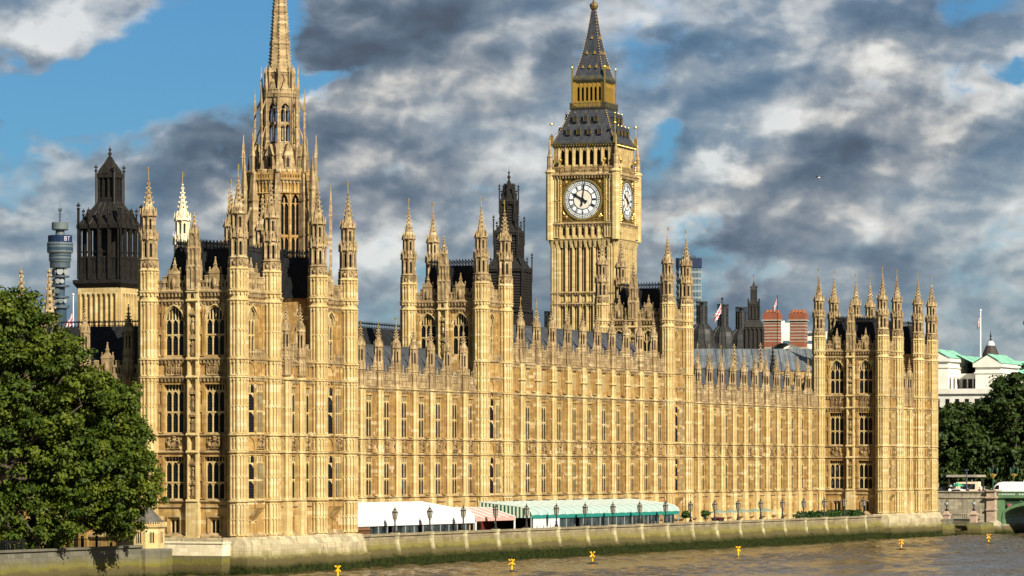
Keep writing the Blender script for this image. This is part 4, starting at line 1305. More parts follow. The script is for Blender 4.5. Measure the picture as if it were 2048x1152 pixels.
def dial_parts():
    ring_ = MB(); face = MB(); cen = MB(); iron = MB(); hm = MB(); hh = MB()
    def annulus(mb, r0, r1, y, n=64, th=.0):
        for k in range(n):
            a, b = 2 * PI * k / n, 2 * PI * (k + 1) / n
            P = lambda r, t, yy: (r * math.sin(t), yy, r * math.cos(t))
            if r0 > 0: mb.face(P(r0, b, y), P(r0, a, y), P(r1, a, y), P(r1, b, y))
            else: mb.face((0, y, 0), P(r1, a, y), P(r1, b, y))
            if th:
                mb.face(P(r1, a, y), P(r1, b, y), P(r1, b, y + th), P(r1, a, y + th))
                if r0 > 0: mb.face(P(r0, b, y), P(r0, a, y), P(r0, a, y + th), P(r0, b, y + th))
    annulus(ring_, 3.46, 3.78, -.22, th=.22)
    annulus(face, 1.72, 3.46, -.06); annulus(cen, 0, 1.73, -.065)
    for r0, r1 in ((1.70, 1.84), (2.56, 2.62), (2.70, 2.76), (3.28, 3.34), (3.42, 3.47)): annulus(iron, r0, r1, -.10, th=.04)
    def bar(mb, t, r0, r1, w0, w1, y=-.1, off=0.):
        c, s = math.cos(t), math.sin(t)
        P = lambda r, w: (r * s + (w + off) * c, y, r * c - (w + off) * s)
        mb.face(P(r0, -w0), P(r0, w0), P(r1, w1), P(r1, -w1))
    roman = ['XII', 'I', 'II', 'III', 'IIII', 'V', 'VI', 'VII', 'VIII', 'IX', 'X', 'XI']
    for k in range(12):
        t = 2 * PI * k / 12
        bar(iron, t, 2.76, 3.42, .05, .06)
        cell = .17; txt = roman[k]; wd = {'I': .11, 'V': .22, 'X': .22}
        W = sum(wd[c] for c in txt) + .03 * (len(txt) - 1); x = -W / 2
        for ch in txt:
            w = wd[ch]; xc = x + w / 2
            if ch == 'I': bar(iron, t, 1.86, 2.55, .045, .045, -.11, xc)
            else:
                c, s = math.cos(t), math.sin(t)
                Q = lambda xx, r: (r * s + xx * c, -.115, r * c - xx * s)
                for (xa, xb) in (((-.02, .09),) if ch == 'V' else ((-.09, .09),)):
                    iron.face(Q(xc + xa - .04, 1.86), Q(xc + xa + .04, 1.86), Q(xc + xb + .04, 2.55), Q(xc + xb - .04, 2.55))
                    iron.face(Q(xc - xa - .03, 1.86), Q(xc - xa + .03, 1.86), Q(xc - xb + .03, 2.55), Q(xc - xb - .03, 2.55))
            x += w + .03
    for k in range(60):
        if k % 5: bar(iron, 2 * PI * k / 60, 2.76, 3.28, .028, .034)
    for k in range(60): bar(iron, 2 * PI * (k + .5) / 60, 2.98, 3.06, .1, .1)
    t = R(8.5)
    bar(hm, t, -1.0, 3.25, .13, .05, -.26); bar(hm, t, -1.15, -.55, .2, .12, -.265)
    t = R(301)
    bar(hh, t, -.6, 1.5, .17, .15, -.22); bar(hh, t, 1.35, 1.75, .34, .22, -.225); bar(hh, t, 1.75, 2.25, .22, .02, -.225); bar(hh, t, -.95, -.5, .32, .2, -.225)
    annulus(hh, 0, .3, -.27, 16, th=.2)
    return ring_, face, cen, iron, hm, hh
def clock_tower():
    par = thing('clock_tower', 'great square clock tower with white dials and dark pointed iron roof', 'clock tower', (290.9, 71.9, 0), R(2.7))
    sh, dk, tr = MB(), MB(), MB()
    dk.box(-5.5, 5.5, -5.5, 5.5, 3, 66)
    def shaft(m):
        for q in (-1, 1):
            m.box(q * 5.4 - .75, q * 5.4 + .75, -6.12, -5.4, 3., 53.)
            for x in (-.5, 0, .5): m.box(q * 5.4 + x - .09, q * 5.4 + x + .09, -6.26, -6.12, 3, 53.)
        n = 7; st = 9.3 / n
        for k in range(n + 1):
            x = -4.65 + st * k
            m.box(x - .26, x + .26, -6.05, -5.5, 3., 52.6)
            m.box(x - .08, x + .08, -6.2, -6.05, 3., 52.9)
            if k < n:
                c = x + st / 2
                m.box(c - .07, c + .07, -5.8, -5.5, 3., 52.)
                for a, b in ((x + .26, c - .07), (c + .07, x + st - .26)):
                    for zt in (52.6, 41.4, 31., 20.): spandrel(m, a, b, zt - .6, zt, -5.95, -5.5, 3)
                for zt in (42.5, 31.6, 20.6): m.box(x + .26, x + st - .26, -5.85, -5.5, zt - 1., zt + 1.)
                m.taper(c - .2, c + .2, -6.0, -5.85, 42.0, c - .1, c + .1, -5.9, -5.85, 43.2)
    four(sh, shaft)
    for z in (20., 30.6, 41.6, 43.6): four(tr, lambda m: string(m, -6.15, 6.15, -6.1, z, .9, .5))
    obj('shaft', sh, S_PALE, par); obj('wall', dk, S_CARVE, par)
    st = MB()
    # corbel and arcaded balcony
    def corbel(m):
        m.taper(-6.1, 6.1, -6.1, 0, 52.3, -6.5, 6.5, -6.5, 0, 53.3)
        for k in range(14):
            x = -5.9 + 11.8 * k / 13
            m.taper(x - .16, x + .16, -6.2, -5.9, 51.8, x - .24, x + .24, -6.6, -6., 53.1)
        m.box(-6.5, 6.5, -6.55, -5.6, 53.3, 53.6)
        m.box(-6.5, 6.5, -6.5, -5.6, 55.6, 56.3)
        n = 7; w = 8.4
        for k in range(n + 1):
            x = -w / 2 + w * k / n
            m.box(x - .28, x + .28, -6.5, -5.5, 53.6, 55.6); m.box(x - .1, x + .1, -6.62, -6.5, 53.4, 56.0)
            if k < n: spandrel(m, x + .28, x + w / n - .28, 54.9, 55.6, -6.45, -5.5, 3); m.box(x + .28, x + w / n - .28, -6.3, -6.1, 53.6, 54.0)
        for q in (-1, 1):
            m.box(q * 5.4 - 1.15, q * 5.4 + 1.15, -6.5, -5.5, 53.6, 55.6)
            panel(m, q * 5.3 - 1.0, q * 5.3 + 1.0, 53.7, 55.5, 4, -6.5, .14, .14)
        # clock storey flanks
        for q in (-1, 1):
            m.box(q * 5.55 - .95, q * 5.55 + .95, -6.3, -5.5, 56.3, 65.)
            panel(m, q * 5.15 - .6, q * 5.15 + .6, 56.5, 60.2, 2, -6.3, .2, .16); panel(m, q * 5.15 - .6, q * 5.15 + .6, 60.4, 64.3, 2, -6.3, .2, .16)
        m.box(-4.7, 4.7, -6.12, -5.5, 56.3, 65.)
        for q in (-1, 1): m.box(q * 4.2 - .2, q * 4.2 + .2, -6.5, -6., 56., 65.3)
    four(st, corbel)
    for q in range(4):
        st.push(q * PI / 2 + PI / 4); st.lathe([(.85, 53.2), (.85, 65.2), (1.1, 65.5), (.8, 65.9), (.62, 66.)], 8, cx=8.75); st.pop()
    obj('clock_storey', st, S_PALE, par)
    for z, k in ((56.1, 1.1), (64.9, 1.5)): four(tr, lambda m: string(m, -6.7, 6.7, -6.5, z, k, .55))
    obj_courses('string_course', tr, S_TRIM, par)
    ring_, face, cen, iron, hm, hh = dial_parts()
    fr = MB()
    fr.box(-3.98, 3.98, -.12, .2, -3.98, 3.98)
    for q in (-1, 1):
        fr.box(q * 3.88 - .12, q * 3.88 + .12, -.26, -.12, -4., 4.); fr.box(-3.76, 3.76, -.26, -.12, q * 3.88 - .12, q * 3.88 + .12)
    fr.box(-3.98, 3.98, -.2, .2, -4.7, -4.0)
    gd = MB()
    for p in (-1, 1):
        for q in (-1, 1):
            gd.ball(p * 3.15, -.14, q * 3.15, .36, 10, 6, 1, .6, 1)
            for a in range(6): gd.ball(p * 3.15 + .48 * math.cos(a), -.13, q * 3.15 + .48 * math.sin(a), .09, 6, 4)
            gd.tube([(p * 3.7, -.15, q * 2.1), (p * 3.45, -.2, q * 2.6), (p * 3.7, -.15, q * 3.1)], .07, 5)
            gd.tube([(p * 2.1, -.15, q * 3.7), (p * 2.6, -.2, q * 3.45), (p * 3.1, -.15, q * 3.7)], .07, 5)
    ms = {}
    for n_, mb, mt in (('frame', fr, M_FRAME), ('gilt_boss', gd, M_GOLD), ('rim', ring_, M_GOLD), ('dial_centre', cen, M_DIALC), ('numerals', iron, M_HAND), ('minute_hand', hm, M_HAND), ('hour_hand', hh, M_HAND)):
        ms[n_] = mb.mesh(n_, mt)
    fm = face.mesh('clock_face', M_DIAL)
    for k in range(4):
        a = k * PI / 2
        c = link('clock_face', fm, par, (6.28 * math.sin(a), -6.28 * math.cos(a), 60.45), a)
        for n_, me in ms.items(): link(n_, me, c, (0, .0 if n_ != 'frame' else .10, 0))
    g = MB()     # gilded beaded shafts beside the dials
    def beads(m):
        for q in (-1, 1):
            for i in range(26): m.ball(q * 4.2, -6.6, 56.2 + i * .42, .15, 6, 4)
            m.ball(q * 4.2, -6.55, 67.6, .36, 8, 6); m.lathe([(.12, 66.9), (.2, 67.3)], 6, cx=q * 4.2, cy=-6.55); m.lathe([(.07, 67.8), (.02, 68.9)], 5, cx=q * 4.2, cy=-6.55)
    four(g, beads)
    obj('gilt_bead_shaft', g, M_GOLD, par)
    ba = MB()    # balustrade
    def bal(m):
        m.box(-6.3, 6.3, -6.5, -6.1, 65.2, 65.5); m.box(-6.3, 6.3, -6.5, -6.1, 66.2, 66.45)
        for i in range(40):
            x = -6.2 + 12.4 * i / 39
            m.box(x - .07, x + .07, -6.45, -6.2, 65.5, 66.2)
            if i % 4 == 2: m.box(x - .28, x + .28, -6.52, -6.4, 65.6, 66.1)
    four(ba, bal)
    ba.box(-6.2, 6.2, -6.2, 6.2, 65.0, 65.3)
    obj('balustrade', ba, S_CARVE, par)
    pn = MB()
    pn.lathe([(.55, 65.9), (.5, 68.2), (.6, 68.3), (.34, 68.6), (.08, 71.6), (.03, 72.2)], 8); knob(pn, 71.7, .16)
    pm = pn.mesh('pinnacle', S_PIN)
    for q in range(4):
        a = q * PI / 2 + PI / 4
        link('pinnacle', pm, par, (8.9 * math.cos(a), 8.9 * math.sin(a), 0))
    be, bd = MB(), MB()    # belfry
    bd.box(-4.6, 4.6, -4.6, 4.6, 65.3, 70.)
    def bel(m):
        n = 7; w = 9.6
        for k in range(n + 1):
            x = -w / 2 + w * k / n
            m.box(x - .24, x + .24, -5.72, -4.9, 65.3, 69.9); m.box(x - .09, x + .09, -5.86, -5.72, 65.3, 70.)
            if k < n: spandrel(m, x + .24, x + w / n - .24, 68.7, 69.6, -5.65, -4.9, 3); m.box(x + .24, x + w / n - .24, -5.6, -5.2, 65.3, 66.8)
        for q in (-1, 1): m.box(q * 5.25 - .5, q * 5.25 + .5, -5.75, -4.75, 65.3, 69.9)
        m.box(-5.75, 5.75, -5.7, -4.6, 69.6, 69.95)
    four(be, bel)
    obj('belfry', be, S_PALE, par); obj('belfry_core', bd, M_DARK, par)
    co, cg = MB(), MB()
    for a, b, z0, z1 in ((5.8, 6.15, 69.95, 70.5), (6.15, 6.2, 70.5, 70.85)): co.taper(-a, a, -a, a, z0, -b, b, -b, b, z1)
    def dots(m):
        for i in range(24): m.ball(-5.9 + 11.8 * i / 23, -6.12, 70.25, .12, 6, 4)
    four(cg, dots)
    obj('cornice', co, M_CORN, par); obj('gilt_bead', cg, M_GOLD, par)
    ro = MB()
    prof = [(5.95, 70.85), (5.0, 72.7), (4.15, 74.8), (3.35, 76.9)]
    for (a, z0), (b, z1) in zip(prof, prof[1:]): ro.taper(-a, a, -a, a, z0, -b, b, -b, b, z1)
    obj('roof', ro, M_CLOCKROOF, par)
    def hips(prof, n, s):
        for q in range(4):
            cr = MB()
            for i in range(n):
                t = (i + .5) / n * (len(prof) - 1); j = min(int(t), len(prof) - 2); f = t - j
                r = (prof[j][0] * (1 - f) + prof[j + 1][0] * f) * math.sqrt(2); z = prof[j][1] * (1 - f) + prof[j + 1][1] * f
                a = q * PI / 2 + PI / 4
                cr.ball((r + .06) * math.cos(a), (r + .06) * math.sin(a), z, s, 6, 4)
            obj('crocket_row', cr, M_GILT, par)
    hips(prof, 15, .12)
    spf = [(2.75, 83.2), (1.75, 86.8), (.98, 90.8), (.34, 95.4)]
    hips(spf, 24, .11)
    d = MB()
    d.box(-.26, .26, -.5, .3, 0, .95); d.taper(-.38, .38, -.58, .5, .95, -.02, .02, -.5, .6, 1.7)
    dmesh = d.mesh('dormer', [M_CLOCKROOF]); d2 = MB(); d2.ball(0, -.5, 1.72, .14, 6, 4); d2.lathe([(.04, 1.7), (.02, 2.2)], 4, cy=-.5); d2.box(-.4, -.33, -.6, -.5, .1, 1.); d2.box(.33, .40, -.6, -.5, .1, 1.)
    dg = d2.mesh('finial', M_GOLD)
    d3 = MB(); d3.face((-.2, -.52, .05), (.2, -.52, .05), (.2, -.52, .9), (-.2, -.52, .9)); dd = d3.mesh('louvre', M_DARK)
    for k in range(4):
        a = k * PI / 2
        for z, r, xs in ((72.2, 5.15, (-3.0, -1.0, 1.0, 3.0)), (74.6, 4.2, (-2.0, 0, 2.0))):
            for x in xs:
                c, s = math.cos(a), math.sin(a)
                o = link('dormer', dmesh, par, (c * x + s * r, s * x - c * r, z), a); link('finial', dg, o); link('louvre', dd, o)
    la, lg, ld = MB(), MB(), MB()
    la.taper(-3.3, 3.3, -3.3, 3.3, 76.9, -3.5, 3.5, -3.5, 3.5, 77.2)
    def gal(m):
        for z in (77.35, 78.1): m.box(-3.5, 3.5, -3.5, -3.42, z, z + .1)
        for i in range(22): x = -3.4 + 6.8 * i / 21; m.box(x - .04, x + .04, -3.5, -3.42, 77.2, 78.4 if i % 3 == 0 else 78.1)
    four(la, gal)
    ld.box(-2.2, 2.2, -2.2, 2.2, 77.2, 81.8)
    def lan(m):
        n = 6; w = 4.9
        for k in range(n + 1):
            x = -w / 2 + w * k / n
            m.box(x - .13, x + .13, -2.85, -2.45, 77.3, 81.9)
            if k < n: spandrel(m, x + .13, x + w / n - .13, 80.6, 81.2, -2.8, -2.5, 3); m.box(x + .13, x + w / n - .13, -2.78, -2.5, 81.2, 81.9); m.box(x + .13, x + w / n - .13, -2.8, -2.6, 77.3, 78.6)
        for q in (-1, 1): m.box(q * 2.7 - .2, q * 2.7 + .2, -2.95, -2.5, 77.3, 82.)
    four(lg, lan)
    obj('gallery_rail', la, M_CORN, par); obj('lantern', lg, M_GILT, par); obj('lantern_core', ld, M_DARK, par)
    c2 = MB(); c2.taper(-2.9, 2.9, -2.9, 2.9, 81.9, -3.2, 3.2, -3.2, 3.2, 82.4); c2.box(-3.2, 3.2, -3.2, 3.2, 82.4, 82.75); c2.taper(-3.1, 3.1, -3.1, 3.1, 82.75, -2.85, 2.85, -2.85, 2.85, 83.2)
    obj('cornice', c2, M_CORN, par)
    sp = MB()
    for (a, z0), (b, z1) in zip(spf, spf[1:]): sp.taper(-a, a, -a, a, z0, -b, b, -b, b, z1)
    obj('spire', sp, M_CLOCKROOF, par)
    lu = MB()
    def lucs(m):
        for z, r, xs in ((84.6, 2.45, (-1.3, 0, 1.3)), (87.2, 1.72, (-.75, .75)), (90., 1.18, (0,))):
            for x in xs: m.taper(x - .22, x + .22, -r - .2, -r + .5, z, x - .02, x + .02, -r - .05, -r + .4, z + .55)
    four(lu, lucs)
    obj('lucarne', lu, M_GILT, par)
    fi = MB()
    fi.lathe([(.34, 95.3), (.62, 95.6), (.78, 96.1), (.7, 96.5), (.3, 96.7), (.15, 97.3), (.1, 99.2)], 8); fi.ball(0, 0, 97.6, .35, 8, 5)
    for a in range(4): fi.push(a * PI / 2); fi.box(.1, .75, -.05, .05, 98.3, 98.5); fi.pop()
    obj('finial', fi, M_FRAME, par)
    cm = MB()       # gilt crosses at the corners of the two roofs
    cm.box(-.25, .25, -.25, .25, 70.6, 72.); cm.taper(-.3, .3, -.3, .3, 72., -.05, .05, -.05, .05, 72.5); cm.lathe([(.06, 72.), (.04, 75.6)], 5); cm.box(-.42, .42, -.05, .05, 74.1, 74.3); cm.box(-.05, .05, -.42, .42, 74.1, 74.3); cm.ball(0, 0, 74.2, .24, 6, 4)
    me = cm.mesh('corner_finial', M_GOLD)
    cs = MB(); cs.box(-.13, .13, -.13, .13, 77.2, 84.6); cs.lathe([(.05, 84.5), (.02, 87.)], 4); cs.ball(0, 0, 84.7, .18, 6, 4)
    me2 = cs.mesh('corner_finial', M_GOLD)
    for q in range(4):
        a = q * PI / 2 + PI / 4
        link('corner_finial', me, par, (8.55 * math.cos(a), 8.55 * math.sin(a), 0)); link('corner_finial', me2, par, (4.4 * math.cos(a), 4.4 * math.sin(a), 0))
clock_tower()

# ------------------------------------------------------------------ the octagonal spire tower in the middle of the palace
def spire_tower():
    par = thing('spire_tower', 'octagonal stone tower with a tall tapering crocketed spire, tallest pale spire', 'spire tower', (131., 58.2, 0))
    CS = math.cos(PI / 8)
    b, dk, tr = MB(), MB(), MB()
    ro = 4.75
    # lower stage
    ap = ro * CS; hw = ro * math.sin(PI / 8)
    for k in range(8):
        for m in (b, dk): m.push(k * PI / 4)
        holes = [(c - .62, c + .62, 34., 51.0) for c in (-.85, .85)]
        wall(b, -hw, hw, 20., 53., holes, -ap, .5)
        for c in (-.85, .85):
            spandrel(b, c - .62, c + .62, 49.6, 51., -ap + .05, -ap + .5, 5)
            b.box(c - .07, c + .07, -ap + .1, -ap + .4, 34., 50.4)
            for z in (38.2, 44.8): b.box(c - .62, c + .62, -ap + .08, -ap + .4, z, z + .35)
            for a in (c - .34, c + .34): spandrel(b, a - .26, a + .26, 49.2, 49.7, -ap + .15, -ap + .4, 3); spandrel(b, a - .26, a + .26, 44.3, 44.8, -ap + .15, -ap + .4, 3)
            dk.face((c - .62, -ap + .45, 34), (c + .62, -ap + .45, 34), (c + .62, -ap + .45, 51), (c - .62, -ap + .45, 51))
        b.box(-.14, .14, -ap - .15, -ap, 33., 52.)
        panel(b, -hw + .2, hw - .2, 51.2, 52.7, 6, -ap, .12, .1)
        parapet(b, -hw, hw, -ap - .25, 53.0, 54.0)
        string(tr, -hw - .1, hw + .1, -ap, 53.0, 1.2, .5) if False else None
        for m in (b, dk): m.pop()
        tr.push(k * PI / 4); string(tr, -hw - .05, hw + .05, -ap, 53.0, 1.3, .5); string(tr, -hw - .05, hw + .05, -ap, 51.1, .7); tr.pop()
    bt = MB()       # corner buttresses, flyers and pinnacles
    for k in range(8):
        bt.push(k * PI / 4 + PI / 8)
        bt.box(ro - .3, ro + .75, -.42, .42, 20., 51.); bt.taper(ro - .3, ro + .75, -.42, .42, 51., ro - .2, ro + .45, -.3, .3, 54.2)
        for z in (38., 45., 50.): bt.box(ro - .2, ro + .85, -.5, .5, z, z + .3)
        bt.box(ro + .25, ro + .65, -.2, .2, 54., 56.4); bt.taper(ro + .18, ro + .72, -.27, .27, 56.4, ro + .43, ro + .47, -.02, .02, 59.8)
        for i in range(5):
            z = 56.9 + .5 * i; s = .2 - .035 * i
            for yy in (-1, 1): bt.ball(ro + .45, yy * s, z, .07, 5, 3)
        # outer detached pinnacles with flying struts
        if k % 2 == 0:
            bt.box(7.1, 7.5, -.2, .2, 20., 48.); bt.taper(7.02, 7.58, -.28, .28, 48., 7.28, 7.32, -.02, .02, 52.6); [bt.ball(7.3, y_, 48.6 + .7 * i, .16 - .02 * i, 5, 3) for i in range(5) for y_ in (-.22 + .04 * i, .22 - .04 * i)]
            bt.tube([(7.1, 0, 44.), (6., 0, 46.6), (5.0, 0, 49.)], .24, 5)
        else:
            bt.box(6.5, 7.1, -.3, .3, 20., 51.5); bt.taper(6.45, 7.15, -.35, .35, 51.5, 6.78, 6.82, -.02, .02, 57.)
            bt.tube([(6.6, 0, 46.5), (5.6, 0, 49.)], .22, 5)
        bt.pop()
    obj('lower_stage', b, S_WARM, par); obj('window', dk, M_GLASS, par); obj_courses('string_course', tr, S_TRIM, par); obj('buttress', bt, S_PIN, par)
    # sloping shoulders with gabled lights
    r1, r2 = 4.05, 2.55
    sl, sd2 = MB(), MB()
    sl.lathe([(r1, 53.), (r2, 58.6)], 8, cap=False)
    for k in range(8):
        sl.push(k * PI / 4); sd2.push(k * PI / 4)
        a1 = r1 * CS
        sl.box(-.48, .48, -a1 + .25, -2., 54.3, 56.6); sl.taper(-.62, .62, -a1 + .12, -2., 56.5, -.03, .03, -a1 + .3, -2., 58.2)
        sl.ball(0, -a1 + .25, 58.25, .14, 6, 4)
        sd2.face((-.24, -a1 + .24, 54.9), (.24, -a1 + .24, 54.9), (.24, -a1 + .24, 56.0), (0, -a1 + .24, 56.5), (-.24, -a1 + .24, 56.0))
        sl.pop(); sd2.pop()
        sl.push(k * PI / 4 + PI / 8); sl.tube([(r1 + .05, 0, 53.), (r2 + .05, 0, 58.6)], .12, 5)
        sl.tube([(3.6, 0, 57.5), (3.2, 0, 59.6), (2.7, 0, 60.8)], .11, 5); sl.pop()
    obj('shoulder', sl, S_PIN, par); obj('slit', sd2, M_DARK, par)
    # open lantern
    rl = 2.62; ap = rl * CS; hw = rl * math.sin(PI / 8)
    la = MB(); lp = MB()
    for k in range(8):
        la.push(k * PI / 4)
        wall(la, -hw, hw, 58.2, 65., [(-.68, .68, 58.5, 64.1)], -ap, .35)
        spandrel(la, -.68, .68, 63.1, 64.1, -ap + .02, -ap + .35, 4)
        la.box(-.07, .07, -ap + .08, -ap + .3, 58.5, 63.8); la.box(-.68, .68, -ap + .08, -ap + .3, 61.1, 61.4)
        for c in (-.36, .36): spandrel(la, c - .28, c + .28, 60.7, 61.1, -ap + .1, -ap + .3, 3); spandrel(la, c - .28, c + .28, 62.9, 63.3, -ap + .1, -ap + .3, 3)
        parapet(la, -hw, hw, -ap - .12, 65.0, 65.7)
        la.taper(-.75, .75, -ap - .05, -ap + .3, 65.6, -.04, .04, -ap + .2, -ap + .4, 67.6)
        # crown of the lantern below the spire
        la.pop()
        la.push(k * PI / 4 + PI / 8)
        la.box(rl - .2, rl + .14, -.16, .16, 57.5, 66.0); la.taper(rl - .22, rl + .2, -.2, .2, 66.0, rl, rl + .05, -.02, .02, 69.6)
        for i in range(4): la.ball(rl + .03, .0, 66.8 + .65 * i, .22 - .04 * i, 5, 3)
        la.box(1.75, 2.25, -.2, .2, 65., 68.6); la.taper(1.7, 2.3, -.25, .25, 68.6, 1.98, 2.02, -.02, .02, 69.6)
        la.pop()
        lp.push(k * PI / 4 + PI / 8)
        lp.box(3.42, 3.68, -.13, .13, 54., 63.2); lp.taper(3.36, 3.74, -.19, .19, 63.2, 3.53, 3.57, -.02, .02, 66.4)
        for z in (57.6, 60.6, 63.4): lp.box(3.36, 3.74, -.19, .19, z, z + .18)
        lp.tube([(3.7, 0, 62.6), (3.2, 0, 63.6), (2.7, 0, 64.6)], .13, 5)
        for i in range(4): lp.ball(3.55, 0, 63.7 + .6 * i, .2 - .04 * i, 5, 3)
        lp.pop()
    la.lathe([(rl, 58.2), (rl, 58.5)], 8); la.lathe([(rl - .1, 64.8), (rl, 65.0), (2.0, 65.2), (1.9, 68.4), (2.05, 68.6), (1.72, 68.9)], 8)
    facets(la, 1.92, lambda m, a, h: panel(m, -h, h, 65.6, 68.3, 2, -a, .1, .1))
    obj('lantern', la, S_PIN, par); obj('pinnacle', lp, S_PIN, par)
    sp = MB()
    def R_(z): return 1.62 - (z - 68.8) * (1.62 - .06) / (91.5 - 68.8)
    sp.lathe([(R_(z), z) for z in (68.8, 72.6)] + [(R_(72.6) + .14, 72.7), (R_(73.) + .14, 73.), (R_(73.2), 73.2), (R_(77.2), 77.2), (R_(77.3) + .1, 77.3), (R_(77.6) + .1, 77.6), (R_(77.8), 77.8), (R_(91.5), 91.5)], 8)
    for k in range(8):
        sp.push(k * PI / 4 + PI / 8)
        for i in range(44):
            z = 69. + .5 * i
            if z > 90: break
            s = .12 - .05 * i / 44
            sp.taper(R_(z) - .04, R_(z) + s, -s * .6, s * .6, z, R_(z) + .0, R_(z) + s * 1.5, -s * .5, s * .5, z + s * 1.8)
        sp.pop()
    knob(sp, 91.6, .4)
    obj('spire', sp, S_PIN, par)
    vn = MB(); vane(vn, 91.6, 3.); obj('vane', vn, M_GOLD, par)
spire_tower()

# ------------------------------------------------------------------ iron ventilation towers
def iron_spike(mb, x, y, z0, z1, s=.1):
    mb.box(x - s, x + s, y - s, y + s, z0, z1 - .8)
    mb.push(0, x, y); knob(mb, z1 - .75, s * 2.2); mb.lathe([(s * 1.5, z1 - .5), (.03, z1)], 6); mb.pop()
    for a in range(4):
        mb.push(a * PI / 2, x, y); mb.box(s, s * 2.6, -.04, .04, z1 - .45, z1 - .25); mb.pop()
def lantern_tower():
    par = thing('ventilation_tower', 'black iron lantern on a square pale stone tower, between the tree and near pavilion', 'iron tower', (35.7, 34.65, 0), R(0))
    h = 2.75
    st = MB()
    st.box(-h, h, -h, h, 3, 33.)
    def pan(m):
        panel(m, -h + .35, h - .35, 28.6, 32.6, 7, -h, .16, .13); m.box(-h, h, -h - .12, -h, 32.6, 33.3)
        for q in (-1, 1): m.box(q * (h - .18) - .2, q * (h - .18) + .2, -h - .14, -h, 3, 33.)
    four(st, pan)
    obj('wall', st, S_PALE, par)
    ir = MB()
    ir.taper(-h - .1, h + .1, -h - .1, h + .1, 33.2, -h - .5, h + .5, -h - .5, h + .5, 33.8); ir.box(-h - .5, h + .5, -h - .5, h + .5, 33.8, 34.2)
    ir.box(-h, h, -h, h, 34.2, 34.5)
    core = 1.0
    ir.box(-core, core, -core, core, 34.3, 40.6)
    def frame(m):
        n = 4
        for k in range(n + 1):
            x = -h + .1 + (2 * h - .2) * k / n
            m.box(x - .15, x + .15, -h - .05, -h + .3, 34.3, 40.6); m.box(x - .07, x + .07, -h - .2, -h, 34.3, 41.4)
            st_ = (2 * h - .2) / n
            if k < n:
                m.box(x, x + st_, -h + .02, -h + .15, 34.4, 35.1)
                m.box(x, x + st_, -h + .10, -h + .16, 35.1, 36.7); m.box(x + st_ / 2 - .08, x + st_ / 2 + .08, -h + .02, -h + .2, 35., 36.8); m.box(x, x + st_, -h + .02, -h + .22, 36.7, 37.0); m.box(x, x + st_, -h + .05, -h + .15, 37.5, 37.6)
                spandrel(m, x + .15, x + st_ - .15, 39.6, 40.4, -h, -h + .2, 3)
            iron_spike(m, x, -h - .1, 40.4, 43.4 if k in (0, n) else 42.8, .08)
        m.box(-h - .15, h + .15, -h - .2, -h + .3, 40.3, 40.8)
    four(ir, frame)
    obj('lantern', ir, M_BRONZE, par)
    rf = MB()
    pr = [(2.85, 40.7), (2.45, 41.35), (1.95, 42.2), (1.5, 42.9), (1.15, 43.5)]
    for (a, z0), (b, z1) in zip(pr, pr[1:]): rf.taper(-a, a, -a, a, z0, -b, b, -b, b, z1)
    for q in range(4):
        rf.push(q * PI / 2)
        for x in (-2, -1, 0, 1, 2): rf.tube([(x * a / 2.3, -a - .02, z) for a, z in pr], .07, 5)
        for x in (-1.5, 0, 1.5): rf.taper(x - .35, x + .35, -2.75, -2., 41.0, x - .03, x + .03, -2.3, -1.8, 42.4)
        rf.pop()
    obj('roof', rf, M_BRONZE, par)
    tp = MB()
    tp.box(-.5, .5, -.5, .5, 43.3, 46.7)
    def top(m):
        for x in (-1.0, -.35, .35, 1.0): m.box(x - .11, x + .11, -1.1, -.85, 43.4, 46.7)
        m.box(-1.15, 1.15, -1.2, -.9, 46.4, 46.8); m.box(-1.05, 1.05, -1.05, -.92, 43.3, 44.1)
    four(tp, top)
    pr = [(1.2, 46.7), (.95, 47.4), (.5, 48.2), (.14, 49.0)]
    for (a, z0), (b, z1) in zip(pr, pr[1:]): tp.taper(-a, a, -a, a, z0, -b, b, -b, b, z1)
    for q in range(4): tp.push(q * PI / 2 + PI / 4); iron_spike(tp, 1.72, 0, 43.0, 48.0, .09); tp.pop()
    four(tp, lambda m: m.taper(-.45, .45, -1.22, -.8, 46.9, -.02, .02, -.9, -.5, 48.0))
    tp.lathe([(.15, 48.8), (.1, 49.6)], 6); knob(tp, 49.3, .24); knob(tp, 49.8, .18); tp.lathe([(.10, 49.6), (.02, 50.3)], 5)
    obj('cupola', tp, M_BRONZE, par)
lantern_tower()
